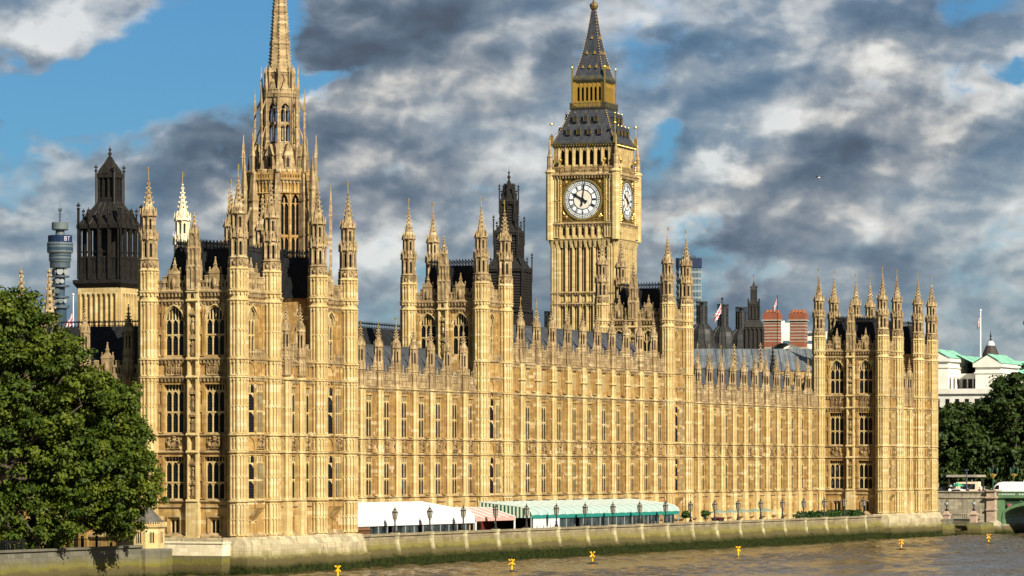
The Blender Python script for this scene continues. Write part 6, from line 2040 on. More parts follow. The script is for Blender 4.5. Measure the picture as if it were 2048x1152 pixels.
def bronze_chimney(label, x, y, ztop, skirt=True, r=1.12):
    t = thing('metal_chimney', label, 'chimney', (x, y, ztop), .3, 'dark metal roof chimneys')
    b = MB()
    b.lathe([(r * .94, -4.7 if skirt else 3 - ztop), (r * .94, -1.0)], 12, cap=False)
    for k in range(12):
        b.push(2 * PI * k / 12 + PI / 12); b.box(r * .9, r * 1.02, -.06, .06, -4.7, 0); b.pop()
    for z in (-4.6, -3.4, -2.2, -1.05): b.lathe([(r * 1.02, z), (r * 1.02, z + .12)], 12)
    b.lathe([(r * 1.06, -.25), (r * 1.06, 0)], 12)
    b.lathe([(r * .5, -1.2), (r * .5, -.2)], 12)
    obj('flue', b, M_PCHIM, t)
    if skirt:
        b = MB()
        b.lathe([(r * 2.3, -8.2), (r * 2.15, -6.6), (r * 1.9, -5.7), (r * 1.05, -4.6)], 12)
        b.lathe([(r * 4.4, -13.), (r * 3.6, -9.6), (r * 2.35, -8.0)], 12)
        for k in range(12):
            b.push(2 * PI * k / 12 + PI / 12); b.tube([(r * 4.4, 0, -12.9), (r * 3.6, 0, -9.5), (r * 2.35, 0, -7.95), (r * 2.2, 0, -6.6), (r * 1.92, 0, -5.7), (r * 1.05, 0, -4.55)], .08, 5); b.pop()
        obj('skirt', b, M_PCHIM, t)
bronze_chimney('dark bronze roof chimney beside the glass office tower, left of the big flag', 372.9, 80.3, 45.6)
bronze_chimney('dark bronze roof chimney directly behind the big flag', 375.2, 76.6, 45.1)
bronze_chimney('dark bronze roof chimney right of the big flag, next to the black gothic turret', 376.6, 73.2, 44.5)
bronze_chimney('dark metal chimney behind the first palace wing, left of the second tower', 291.5, 103.0, 43.6, False, .95)
bronze_chimney('dark metal chimney at the left foot of the clock tower, the nearer one', 325., 90.2, 43.3, False, .95)
bronze_chimney('short dark metal chimney left of the clock tower, behind the pinnacles', 318., 91.5, 41.8, False, .95)
t = thing('dark_roofed_block', 'dark bronze roofed block that carries the metal chimneys', 'building', (0, 0, 0))
b = MB(); b.taper(366, 396, 66., 92., 3., 366.5, 395.5, 66.5, 91.5, 31.8); obj('wall', b, M_BRONZE, t)
b = MB(); b.taper(366, 396, 66., 92., 31.8, 372, 390, 70, 88, 33.4)
obj('roof', b, M_BRONZE, t)
def black_turret():
    t = thing('black_gothic_turret', 'black gothic turret with a gold weathervane, beside the brick chimneys', 'turret', (357.9, 64.1, 0), .35)
    b = MB()
    h = 1.75
    b.box(-h, h, -h, h, 3., 40.2)
    def f(m):
        panel(m, -h + .1, h - .1, 34., 39.4, 4, -h, .16, .14); m.taper(-h, h, -h - .15, -h, 39.6, -h, h, -h, -h + .3, 40.5)
    four(b, f)
    b.taper(-h, h, -h, h, 40.2, -1.1, 1.1, -1.1, 1.1, 41.2)
    obj('base', b, M_BRONZE, t)
    b = MB(); h2 = 1.02; b.box(-h2, h2, -h2, h2, 41., 44.2)
    four(b, lambda m: panel(m, -h2, h2, 41.3, 43.9, 3, -h2, .12, .12))
    for q in range(4): b.push(q * PI / 2 + PI / 4); iron_spike(b, 1.5, 0, 40.4, 45.4, .08); b.pop()
    b.taper(-h2 - .1, h2 + .1, -h2 - .1, h2 + .1, 44.2, -.55, .55, -.55, .55, 45.0)
    h3 = .52; b.box(-h3, h3, -h3, h3, 44.8, 46.9)
    for q in range(4): b.push(q * PI / 2 + PI / 4); iron_spike(b, .78, 0, 44.6, 47.9, .06); b.pop()
    b.taper(-h3 - .1, h3 + .1, -h3 - .1, h3 + .1, 46.9, -.06, .06, -.06, .06, 48.7)
    obj('turret', b, M_BRONZE, t)
    b = MB(); b.lathe([(.06, 48.4), (.05, 49.9)], 5); b.box(-.42, .55, -.08, .08, 48.9, 49.4); b.taper(.1, .55, -.08, .08, 49.4, .2, .4, -.04, .04, 50.1); b.ball(0, 0, 50.0, .18, 6, 5); obj('weathervane', b, M_GOLD, t)
black_turret()
def brick(name):
    m, g, b = new_mat(name)
    p = world_pos(g); s = g.n('ShaderNodeSeparateXYZ'); g.put(s.inputs[0], p)
    br = g.n('ShaderNodeTexBrick'); g.put(br.inputs['Vector'], g.xyz(g.math('ADD', s.outputs[0], s.outputs[1]), s.outputs[2], 0))
    for k, c in (('Color1', (.25, .060, .022, 1)), ('Color2', (.18, .042, .017, 1)), ('Mortar', (.22, .13, .09, 1))): br.inputs[k].default_value = c
    br.inputs['Scale'].default_value = 1.; br.inputs['Brick Width'].default_value = .45; br.inputs['Row Height'].default_value = .15; br.inputs['Mortar Size'].default_value = .01
    n = g.noise(p, .7, 4)
    g.put(b.inputs['Base Color'], g.mix(.4, br.outputs['Color'], g.ramp(n, [(.3, .6), (.7, 1.2)]), 'MULTIPLY')); b.inputs['Roughness'].default_value = .9
    return m
M_BAND = plain('stone_band', (.33, .29, .24), .85, .2, .8); M_BRICK = brick('red_brick'); M_PORT = plain('portland_stone', (.66, .64, .58), .85, .18, .5); M_POT = plain('terracotta', (.30, .10, .04), .8, .3)
def brick_chimney(label, x, y):
    t = thing('brick_chimney', label, 'chimney', (x, y, 0), .1, 'striped brick chimney stacks')
    b = MB(); b.box(-1.5, 1.5, -1.7, 1.7, 39.4, 47.2); b.box(-1.72, 1.72, -1.92, 1.92, 45.6, 47.0); obj('stack', b, M_BRICK, t)
    b = MB()
    for z in (40.6, 42.0, 43.4, 44.8): b.box(-1.58, 1.58, -1.78, 1.78, z, z + .20)
    for z in (41.3, 42.7, 44.1):
        for q in (-1, 1): b.box(-1.57, 1.57, q * 1.5 - .3, q * 1.5 + .3 * (1 if q > 0 else 1), z, z + .3); b.box(q * 1.3 - .3, q * 1.3 + .3, -1.77, 1.77, z, z + .3)
    b.box(-1.85, 1.85, -2.05, 2.05, 45.35, 45.65); b.box(-1.8, 1.8, -2.0, 2.0, 3., 39.4); obj('stone_band', b, M_BAND, t)
    for x_ in (-1, -.3, .4, 1.1):
        for y_ in (-1.2, -.4, .4, 1.2):
            b = MB(); b.lathe([(.22, 47.2), (.18, 47.9)], 7, cx=x_, cy=y_); obj('chimney_pot', b, M_POT, t)
brick_chimney('red and white banded brick chimney next to the black gothic turret', 473.3, 99.1)
brick_chimney('red and white banded brick chimney nearer the far pavilion, right of the pair', 475.5, 93.6)
# pale office roofs behind the chimneys
t = thing('white_office_block', 'white modern roofline with an arched end behind the brick chimneys', 'office block', (665.8, 156.7, 0), .28)
b = MB(); b.box(-10, 10, -9, 4, 3, 49.5); b.box(-9, 9, -1, 3.5, 49.5, 52.); b.lathe([(2.0, 49.5), (2.1, 52.6)], 12, cx=-8, cy=5.2); obj('wall', b, M_PORT, t)
b = MB(); b.tube([(-10.2, -9 + 5.5 * (1 - math.cos(a)) / 1.0 * .8, 44.5 + 4.5 * math.sin(a)) for a in np.linspace(0, PI / 1.0, 10)], .4, 5); obj('arch', b, M_BTD, t)
b = MB(); b.box(-10.1, 10.1, -8.5, 3.5, 46.2, 47.); obj('window_band', b, M_OFG, t)
t = thing('barrel_roofed_hall', 'pale green barrel roof between the two brick chimneys', 'hall', (440., 84.5, 0), .2)
b = MB()
for k in range(10):
    a, c = PI * k / 10, PI * (k + 1) / 10
    b.face((-8, -2.6 * math.cos(a), 36.6 + 2.4 * math.sin(a)), (8, -2.6 * math.cos(a), 36.6 + 2.4 * math.sin(a)), (8, -2.6 * math.cos(c), 36.6 + 2.4 * math.sin(c)), (-8, -2.6 * math.cos(c), 36.6 + 2.4 * math.sin(c)))
w_ = MB(); w_.prism([(-8, -2.6), (8, -2.6), (8, 2.6), (-8, 2.6)], 3., 36.6); obj('wall', w_, M_PORT, t); obj('roof', b, plain('pale_green_lead', (.12, .15, .12), .6, .2, .5), t)
# lead-roofed ranges behind the second wing
t = thing('lead_roofed_range', 'long pale grey lead roof behind the second wing and below the chimneys', 'roofed range', (263., 31.5, 0), math.atan2(-24, 10))
b = MB(); b.face((-19, -9., 28.4), (15, -9., 28.4), (15, 0., 32.4), (-19, 0., 32.4)); b.face((-19, 0., 32.4), (15, 0., 32.4), (15, 9., 28.4), (-19, 9., 28.4))
for i in range(23): x = -19 + 1.54 * i; b.tube([(x, -9., 28.45), (x, 0., 32.45)], .06, 4)
obj('roof', b, M_ROOFP, t)
b = MB(); b.box(-18.8, 14.8, -8.8, 8.8, 3., 28.3); obj('wall', b, S_WARM, t)
def roof_turret(label, x, y, z0, z1, mat, r=1.1):
    t = thing('roof_turret', label, 'roof turret', (x, y, 0), group='small turrets on the grey roofs')
    b = MB(); b.lathe([(r, z0), (r, z1 - 5.2), (r * 1.2, z1 - 5.)], 8); facets(b, r, lambda m, ap, hw: panel(m, -hw, hw, z0 + .5, z1 - 5.6, 1, -ap, .1, .15)); obj('shaft', b, mat, t)
    b = MB(); b.lathe([(r * 1.2, z1 - 5.), (r * .7, z1 - 3.2)], 8)
    for k in range(8): b.push(k * PI / 4); b.taper(r * .6, r * 1.15, -.3, .3, z1 - 5., r * .5, r * .7, -.04, .04, z1 - 3.4); b.pop()
    finial_spire(b, z1 - 3.4, r * .66, z1, 8, 5, 1.3); obj('spirelet', b, mat, t)
roof_turret('stone roof turret left of the black gothic turret, above the pinnacles', 215., 18.5, 20., 31.7, S_PIN, .55)
roof_turret('stone roof turret below the black gothic turret, right of its twin', 226., 17.8, 20., 32.2, S_PIN, .55)
roof_turret('small black roof turret beneath the left brick chimney', 230., 17.1, 20., 31.9, M_BRONZE, .55)
t = thing('inner_range', 'black roofed inner palace range with iron cresting, seen between the first two towers', 'palace range', (0, 0, 0))
b = MB(); b.taper(60, 150, 31., 41., 24., 62, 148, 34., 38., 31.0); r_ = obj('roof', b, M_ROOF, t); cresting('cresting', r_, 62, 148, 34., 38., 31.0, .9, .55, sides='es')
b = MB(); b.box(60.3, 149.7, 31.3, 40.7, 3.1, 24.); obj('wall', b, S_WARM, t)
for (x, y, z0, z1, lb) in ((109.9, 88.6, 3., 40.3, 'crocketed stone pinnacle peeping over the tree, far left'), (111.4, 84.9, 3., 40.4, 'crocketed stone spirelet in front of the communications tower')):
    t = thing('gothic_pinnacle', lb, 'pinnacle', (x, y, 0), group='stone pinnacles above the tree')
    b = MB(); b.lathe([(1.3, z0), (1.3, z1 - 9)], 8)
    for k in range(4): b.push(k * PI / 2 + PI / 4); b.taper(1.1, 1.5, -.2, .2, z0, 1.28, 1.32, -.02, .02, z1 - 6.5); b.pop()
    obj('shaft', b, S_PIN, t); b = MB(); finial_spire(b, z1 - 9, 1.05, z1 - .6, 8, 9, 2.); knob(b, z1 - .7, .3); b.lathe([(.06, z1 - .6), (.04, z1 + .3)], 5); obj('spire', b, S_PIN, t)

# ------------------------------------------------------------------ flags
M_FR = plain('flag_red', (.55, .015, .03), .7, .1); M_FW = plain('flag_white', (.75, .75, .75), .7, .05); M_FB = plain('flag_blue', (.015, .025, .16), .7, .1)
def union_flag(label, x, y, zb, zt, L, H, droop, mast=.08, top=0., mmat=None):
    t = thing('flag', label, 'flag', (x, y, 0), YAW - PI / 2, 'union flags on poles')
    b = MB(); b.lathe([(mast * 1.5, zb), (mast, zt)], 6); knob(b, zt, mast * 2.2); obj('pole', b, mmat or M_POST, t)
    f = MB(); nx, nz = 30, 18
    for i in range(nx):
        for j in range(nz):
            u, v = (i + .5) / nx * 2 - 1, (j + .5) / nz * 2 - 1
            d1, d2 = abs(v - u), abs(v + u)
            if abs(v) < .2 or abs(u) < .1: m = 0
            elif abs(v) < .34 or abs(u) < .18: m = 1
            elif min(d1, d2) < .12: m = 0
            elif min(d1, d2) < .36: m = 1
            else: m = 2
            f.m = m
            def P(a, c):
                s = a / nx; q = c / nz
                return (-s * L * math.cos(droop), .22 * math.sin(s * 7) * s, zt - .4 - top - H * (1 - q) - s * L * math.sin(droop) + .08 * math.sin(s * 9))
            f.face(P(i, j), P(i + 1, j), P(i + 1, j + 1), P(i, j + 1))
    obj('cloth', f, [M_FR, M_FW, M_FB], t)
union_flag('large union flag drooping from a dark pole in front of the bronze chimneys', 223.2, 23.4, 21., 39.3, 2.6, 1.5, R(58), .10, .2, M_IRON)
union_flag('small union flag on a thin pole above the left brick chimney', 454.7, 91.7, 3., 50.2, 2.6, 1.3, R(68), .07, 0, M_IRON)
union_flag('union flag on a white pole between the tree and the black iron lantern', 148., 101.1, 3., 38.2, 3.2, 1.6, R(60), .09, 2.2)
union_flag('union flag on a tall white pole above the green copper roofs', 549.4, 71.6, 36., 50.2, 3., 1.5, R(75), .13, .3)
t = thing('balloon', 'small round red balloon at the right edge of the sky', 'balloon', (300.3, -6.4, 37.6)); b = MB(); b.ball(0, 0, 0, .55, 12, 8, 1, 1, 1.05); obj('envelope', b, plain('red_rubber', (.75, .01, .015), .35, .05), t, smooth=True)
b = MB(); b.tube([(0, 0, -.5), (.05, .03, -1.4), (-.02, .05, -2.4)], .02, 4); obj('string', b, M_FW, t)

# ------------------------------------------------------------------ white ministry building with copper roofs
M_COPPER = ribbed('copper_green_roof', (.22, .50, .36), 1.1, 'x', .6)
def ministry():
    t = thing('ministry_building', 'white stone ministry building with green copper roofs above the dark trees', 'building', (541.6, 64.4, 0), 0)
    w, rf, gl, cn = MB(), MB(), MB(), MB()
    def block(x, y, wx, wy, z0, ze, rise):
        w.box(x, x + wx, y, y + wy, z0, ze)
        cn.box(x - .5, x + wx + .5, y - .5, y + wy + .5, ze - .9, ze); cn.box(x - .25, x + wx + .25, y - .25, y + wy + .25, ze - 2.4, ze - 2.1)
        c = y + wy / 2
        rf.face((x - .7, y - .7, ze), (x + wx + .7, y - .7, ze), (x + wx + .7, c, ze + rise), (x - .7, c, ze + rise))
        rf.face((x - .7, c, ze + rise), (x + wx + .7, c, ze + rise), (x + wx + .7, y + wy + .7, ze), (x - .7, y + wy + .7, ze))
        cn.face((x - .45, y + wy + .3, ze), (x - .45, y - .3, ze), (x - .45, c, ze + rise - .25))
        for i in range(5):
            xx = x + wx * (i + .5) / 5
            for z in (ze - 8.5, ze - 14.5, ze - 20): gl.box(xx - .55, xx + .55, y - .03, y + .02, z, z + 3.6)
            w.box(xx - .8, xx + .8, y - .25, y, ze - 4.6, ze - 4.3)
    block(0, 0, 16, 6.3, 3., 37.1, 2.3)                 # right pavilion
    block(-4.8, 11.7, 17, 7., 3., 38.4, 2.2)             # left pavilion
    block(44, -6, 16, 8., 3., 37.6, 2.2)
    w.box(5, 90, 4., 26., 3., 34.8); rf.face((4, 3., 35.), (90, 3., 35.), (90, 12., 39.3), (4, 12., 39.3)); rf.face((4, 12., 39.3), (90, 12., 39.3), (90, 26, 35.), (4, 26, 35.))
    for i in range(3): gl.box(4.9, 5.0, 7.1 + 1.4 * i, 8.1 + 1.4 * i, 25, 33.5)
    w.box(-12, 40, -3.5, 22., 3., 30.2); cn.box(-12.5, 40, -4.1, 22, 29.6, 30.8); cn.box(-12.3, 40, -3.8, 22, 23.4, 23.9)
    for i in range(22):
        x = -11 + 2.3 * i
        gl.box(x - .5, x + .5, -3.53, -3.48, 25.2, 28.4); gl.box(x - .5, x + .5, -3.53, -3.48, 18.4, 22.)
        cn.box(x - .75, x + .75, -3.75, -3.5, 28.5, 28.8)
    for i in range(10): y = -2.2 + 2.4 * i; gl.box(-12.03, -11.98, y - .5, y + .5, 25.2, 28.4); gl.box(-12.03, -11.98, y - .5, y + .5, 18.4, 22.)
    obj('wall', w, M_PORT, t); obj('roof', rf, M_COPPER, t); obj('window', gl, M_GLASS, t); obj('cornice', cn, M_PORT, t)
ministry()
t = thing('cupola', 'dark conical cupola with a white lantern band behind the copper roofs', 'cupola', (598.9, 82.8, 0))
b = MB(); b.lathe([(2.4, 35.), (2.1, 41.), (1.15, 43.2)], 12); obj('roof', b, plain('dark_slate', (.05, .035, .03), .7, .4, .4), t)
b = MB(); b.lathe([(1.15, 43.2), (1.0, 43.6), (1.05, 43.65), (.6, 44.4)], 12); obj('lantern', b, plain('pale_lead', (.5, .54, .58), .5, .1), t)
b = MB(); b.lathe([(.6, 44.4), (.25, 44.8), (.15, 45.3), (.3, 45.6), (.15, 45.9), (.03, 47.)], 10); obj('finial', b, M_BRONZE, t)

# ------------------------------------------------------------------ bridge, embankment stairs, traffic
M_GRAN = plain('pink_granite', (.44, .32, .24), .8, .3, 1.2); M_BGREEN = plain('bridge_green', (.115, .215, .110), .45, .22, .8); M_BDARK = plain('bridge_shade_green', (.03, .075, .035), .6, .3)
M_EWALL = plinth_mat('embankment_masonry', 1.2, 1.2, (.40, .35, .26))
def bridge():
    t = thing('bridge', 'green iron arch bridge with a pierced parapet and stone end pier, right edge', 'bridge', (0, 0, 0))
    b = MB(); b.box(282.6, 286.4, -5.6, -4.1, 2.6, 7.9); b.box(282.2, 286.8, -5.9, -3.9, 6.7, 7.0); b.box(282.3, 286.6, -5.8, -4., 7.9, 8.1); b.box(282.4, 286.6, -5.75, -4., 4.6, 4.85)
    obj('pier', b, M_GRAN, t)
    b = MB(); b.lathe([(2.2, -1.), (2.1, 1.6), (1.5, 2.5), (.9, 2.9)], 10, cx=283.6, cy=-4.9); b.taper(282.4, 300, -8.2, -3.6, -1, 283., 300, -7.0, -3.6, 2.2)
    obj('cutwater', b, M_EWALL, t)
    y0, y1, zs, za = -6.6, -42., 1.8, 6.35
    n = 40
    g, d = MB(), MB()
    def zc(y): s = (y - (y0 + y1) / 2) / ((y0 - y1) / 2); return zs + (za - zs) * math.sqrt(max(0, 1 - s * s)) ** .45
    ys = [(y0 + y1) / 2 + (y0 - y1) / 2 * math.cos(PI * k / n) for k in range(n + 1)]
    for a, c in zip(ys, ys[1:]):
        za_, zc_ = zc(a), zc(c)
        # outer rib: a broad band, proud of the spandrel
        for (o0, o1, x) in ((0, .55, 283.75),):
            g.face((x, a, za_ + o0), (x, a, za_ + o1), (x, c, zc_ + o1), (x, c, zc_ + o0))
            g.face((x, a, za_), (x, c, zc_), (300, c, zc_), (300, a, za_))
            g.face((x, a, za_ + o1), (284.1, a, za_ + o1), (284.1, c, zc_ + o1), (x, c, zc_ + o1))
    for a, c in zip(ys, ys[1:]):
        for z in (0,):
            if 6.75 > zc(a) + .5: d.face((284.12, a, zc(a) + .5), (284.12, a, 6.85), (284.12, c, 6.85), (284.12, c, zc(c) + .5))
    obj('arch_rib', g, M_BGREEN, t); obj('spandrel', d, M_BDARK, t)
    s = MB()
    s.box(283.6, 300, -48, -5.6, 6.75, 7.05)
    s.box(283.6, 284., -48, -5.6, 7.05, 7.12); s.box(283.6, 284., -48, -5.6, 7.72, 7.88)
    y = -5.9
    while y > -47: # pierced trefoil parapet
        s.box(283.7, 283.9, y - .07, y + .07, 7.12, 7.72); s.box(283.7, 283.9, y - .33, y - .25, 7.3, 7.55); s.push(0, 0, 0); s.pop(); y -= .52
    s.box(283.75, 283.95, -48, -5.6, 7.55, 7.72); s.box(283.75, 283.95, -48, -5.6, 7.1, 7.28)
    s.box(283.9, 284.1, -7.0, -5.6, 1.8, 6.75)
    for yy, zz, r in ((-10.0, 5.9, .42), (-11.3, 6.25, .34), (-12.4, 6.4, .26)):
        n_ = 14
        for k in range(n_):
            A, B = 2 * PI * k / n_, 2 * PI * (k + 1) / n_
            s.face((283.9, yy + r * math.cos(A), zz + r * math.sin(A)), (283.9, yy + r * math.cos(B), zz + r * math.sin(B)), (283.9, yy + (r - .12) * math.cos(B), zz + (r - .12) * math.sin(B)), (283.9, yy + (r - .12) * math.cos(A), zz + (r - .12) * math.sin(A)))
    obj('parapet', s, M_BGREEN, t)
    c = MB(); c.prism([(-.38, -.05), (.38, -.05), (.38, .05), (-.38, .05)], .55, 1.05); c.taper(-.1, .1, -.05, .05, .05, -.38, .38, -.05, .05, .56)
    o = obj('shield', c, plain('shield_red', (.32, .05, .03), .5, .5, 3., col2=(.2, .2, .25)), t); o.location = (283.85, -7.9, 4.75); o.rotation_euler = (0, 0, -PI / 2)
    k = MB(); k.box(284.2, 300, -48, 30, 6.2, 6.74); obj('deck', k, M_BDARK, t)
    k = MB(); k.box(286, 300, -48, 30, 6.75, 6.78); obj('roadway', k, plain('asphalt', (.05, .05, .05), .9, .2), t)
    k = MB(); k.box(299.2, 299.5, -48, 30, 6.75, 7.85); obj('parapet', k, M_BGREEN, t)
    k = MB(); k.box(290., 299., -5.6, -3., -1., 6.2); obj('abutment', k, M_EWALL, t)
bridge()
t = thing('embankment_wall', 'grey stone embankment wall with coping beside the bridge pier', 'wall', (0, 0, 0))
b = MB(); b.box(282.9, 283.9, -4.1, 30., -1., 6.7); b.box(282.75, 283.9, -4.1, 30., 6.7, 6.95); b.box(283., 283.6, -4.1, 30, 6.95, 7.75); b.box(282.8, 283.75, -4.1, 30, 7.75, 7.95); obj('wall', b, M_EWALL, t)
t = thing('river_stairs', 'dark weed-covered river stairs between stone blocks at the foot of the embankment wall', 'stairs', (0, 0, 0))
for i in range(9):
    b = MB(); b.box(270 + 1.2 * i, 284, -4.4 + .25 * i, 7., -1 + 0, .7 + .27 * i); obj('step', b, M_GWALL, t)
b = MB(); b.taper(262.5, 270., -2.4, 1.5, -1, 263., 269.6, -1.9, 1.5, 3.3); obj('side_block', b, M_GWALL, t)
b = MB(); b.taper(272., 281., -6.4, -3.6, -1, 272.6, 281., -5.8, -3.6, 2.6); obj('side_block', b, M_GWALL, t)
b = MB()
for z in (3.0, 3.9): b.box(271.9, 272., -3.6, 1., z, z + .07)
for i in range(13): b.box(271.9, 272., -3.55 + .36 * i, -3.5 + .36 * i, 1.6, 4.1)
b.tube([(271.95, -.3 + .55 * math.cos(a), 3.9 + .55 * math.sin(a)) for a in np.linspace(0, PI, 9)], .05, 5); obj('gate', b, M_IRON, t)
for x, y, lb in ((268., -1.2, 'globe lamp on a stone plinth against the end of the far pavilion'), (273.6, -4.4, 'globe lamp on a stone plinth by the river stairs, nearer the bridge pier')):
    t = thing('plinth_lamp', lb, 'lamp', (x, y, 0), group='globe lamps by the river stairs')
    b = MB(); b.box(-.55, .55, -.55, .55, 2.2, 3.9); b.box(-.68, .68, -.68, .68, 3.9, 4.15); b.taper(-.5, .5, -.5, .5, 4.15, -.25, .25, -.25, .25, 4.6); obj('plinth', b, M_GRAN, t)
    b = MB(); b.lathe([(.35, 4.3), (.2, 4.6), (.3, 4.8), (.1, 5.1), (.09, 5.4), (.22, 5.5)], 8); obj('bracket', b, M_IRON, t)
    b = MB(); b.ball(0, 0, 5.85, .34, 12, 8); obj('globe', b, M_DISH, t, smooth=True)
    b = MB(); b.lathe([(.1, 6.15), (.14, 6.25), (.02, 6.5)], 6); obj('crown', b, M_IRON, t)
M_LGREEN = plain('lamp_green', (.02, .065, .035), .4, .2)
def bridge_lamp(label, x, y):
    t = thing('bridge_lamp', label, 'street lamp', (x, y, 0), group='triple lamps on the bridge')
    b = MB(); b.lathe([(.3, 7.9), (.22, 8.3), (.13, 8.5), (.1, 10.2)], 8); obj('post', b, M_LGREEN, t)
    b = MB(); b.lathe([(.12, 10.1), (.5, 10.75), (.42, 10.85), (.12, 11.)], 8)
    for a in (0, 1, 2): b.push(a * 2 * PI / 3 + .5); b.tube([(.1, 0, 10.5), (.5, 0, 10.6), (.75, 0, 11.0)], .06, 5); b.pop()
    obj('bracket', b, M_GOLD, t)
    for a in range(4):
        b = MB(); X, Y, Z = (.75 * math.cos(a * 2 * PI / 3 + .5), .75 * math.sin(a * 2 * PI / 3 + .5), 11.) if a < 3 else (0, 0, 11.5)
        b.lathe([(.12, Z), (.24, Z + .6), (.1, Z + .85), (.02, Z + 1.1)], 8, cx=X, cy=Y); obj('lantern', b, M_LGREEN if a < 3 else M_PCHIM, t)
bridge_lamp('green and gold triple lamp on the bridge pier, left of the white van', 285., -4.6)
bridge_lamp('green and gold triple lamp behind the white van', 298.6, -4.6)
M_VAN = plain('white_van_paint', (.78, .79, .80), .3, .06, .8); M_TYRE = plain('tyre_rubber', (.02, .02, .02), .8, .2); M_CAR = plain('white_car_paint', (.7, .71, .72), .25, .06); M_TAXI = plain('black_car_paint', (.012, .012, .014), .2, .2); M_CREAM = plain('cream_paint', (.72, .60, .44), .45, .1)
def wheels(t, xs, y, r):
    for x in xs:
        for q in (-1, 1):
            b = MB(); o_ = [(r * math.cos(2 * PI * k / 14), r * math.sin(2 * PI * k / 14)) for k in range(14)]
            i = b.av([(x + a, q * y - .1, r + c) for a, c in o_]); j = b.av([(x + a, q * y + .1, r + c) for a, c in o_])
            for k in range(14): b.fi(i + k, i + (k + 1) % 14, j + (k + 1) % 14, j + k)
            b.fi(*[i + k for k in range(14)]); b.fi(*[j + k for k in reversed(range(14))])
            w = obj('wheel', b, M_TYRE, t)
            b = MB(); b.lathe([(r * .55, -.02), (r * .5, .02)], 10); h = obj('rim', b, M_DISH, w); h.location = (x, q * (y + .1), r); h.rotation_euler = (-q * PI / 2, 0, 0)
def profile_body(side, hw, inset_from, inset):
    """body from a side outline (x, z), upper part leaning in"""
    b = MB(); n = len(side)
    def yy(z): return hw - (inset * max(0, (z - inset_from)) if z > inset_from else 0)
    l = b.av([(x, -yy(z), z) for x, z in side]); r = b.av([(x, yy(z), z) for x, z in side])
    for k in range(n): b.fi(l + k, r + k, r + (k + 1) % n, l + (k + 1) % n)
    b.fi(*[l + k for k in range(n)]); b.fi(*[r + k for k in reversed(range(n))])
    return b
def vehicle(name, label, cat, loc, rz, side, hw, paint, panes, wh, r, ins=1.3, k=.1):
    t = thing(name, label, cat, loc, rz)
    obj('body', profile_body(side, hw, ins, k), paint, t)
    for q in (-1, 1):
        for poly in panes:
            b = MB(); f = [(x, q * (hw + .012 - k * max(0, z - ins)), z) for x, z in poly]
            b.face(*(f if q < 0 else f[::-1])); obj('window', b, M_GLASS, t)
    wheels(t, wh, hw - .08, r)
    return t
v = vehicle('van', 'long white high-roofed van crossing the bridge', 'van', (290.5, -5.6, 6.78), PI / 2, [(-3.1, .4), (3.0, .4), (3.15, .7), (3.1, 1.15), (2.35, 1.4), (1.75, 2.25), (1.3, 2.6), (.6, 2.75), (-3.0, 2.75), (-3.1, 2.5)], 1.0, M_VAN, [[(1.15, 1.45), (2.1, 1.45), (1.65, 2.15), (1.15, 2.15)]], (-2.0, 2.0), .36)
b = MB(); b.face((2.38, -.85, 1.43), (2.38, .85, 1.43), (1.80, .75, 2.22), (1.80, -.75, 2.22)); obj('windscreen', b, M_GLASS, v)
b = MB(); b.box(.2, .5, -1.02, -1., 1.0, 2.); b.box(.9, .95, -1.15, -1.0, 1.35, 1.65); obj('mirror', b, M_TYRE, v)
vehicle('car', 'white car on the bridge approach beside the green parasol', 'car', (301., 6.6, 6.78), PI / 2, [(-2.1, .35), (2.1, .35), (2.15, .7), (1.2, .85), (.6, 1.4), (-.9, 1.45), (-1.7, .95), (-2.15, .9)], .88, M_CAR, [[(-1.3, .95), (-.8, 1.36), (.5, 1.32), (.95, .92)]], (-1.3, 1.3), .32, .85, .2)
vehicle('car', 'black cab half hidden behind the far pavilion on the bridge approach', 'car', (306.5, 10.4, 6.78), PI / 2, [(-2.2, .4), (2.2, .4), (2.25, .95), (1.3, 1.1), (.7, 1.75), (-1.5, 1.8), (-2.1, 1.2), (-2.25, 1.)], .9, M_TAXI, [[(-1.6, 1.2), (-1.3, 1.66), (.6, 1.62), (1.05, 1.15)]], (-1.4, 1.4), .34, 1.1, .15)
t = vehicle('ice_cream_van', 'cream kiosk van with a wide serving window on the bridge approach', 'van', (311.2, 7.2, 6.78), PI / 2, [(-2.1, .4), (2.1, .4), (2.15, 1.2), (2.0, 2.6), (-2.05, 2.7), (-2.1, 1.2)], 1.0, M_CREAM, [[(-1.5, 1.35), (1.2, 1.35), (1.2, 2.3), (-1.5, 2.3)]], (-1.4, 1.4), .34)
b = MB(); b.box(-1.6, 1.3, -1.4, -1., 1.25, 1.32); obj('serving_shelf', b, M_POST, t)
for y_ in (4.06, 8.14):
    pass
t = thing('parasol', 'bright green parasol between the white car and the cream kiosk van', 'parasol', (305.5, 7.6, 6.78))
b = MB(); b.lathe([(1.1, 1.9), (1.05, 2.05), (.1, 2.45), (.03, 2.6)], 8, cap=False); obj('canopy', b, plain('green_canvas', (.02, .32, .17), .6, .15), t)
b = MB(); b.lathe([(.04, 0), (.03, 2.5)], 6); obj('pole', b, M_POST, t)
t = thing('bus_shelter', 'flat pale roofed shelter behind the cars under the embankment trees', 'shelter', (322., 11., 6.78), 0)
b = MB(); b.box(-3, 3, -3.2, 2.6, 3.5, 3.9); obj('roof', b, M_BAND, t); b = MB()
for x in (-2.6, 2.6):
    for y_ in (-2.8, 2.2): b.box(x - .12, x + .12, y_ - .12, y_ + .12, 0, 3.5)
obj('post', b, M_DARK, t)
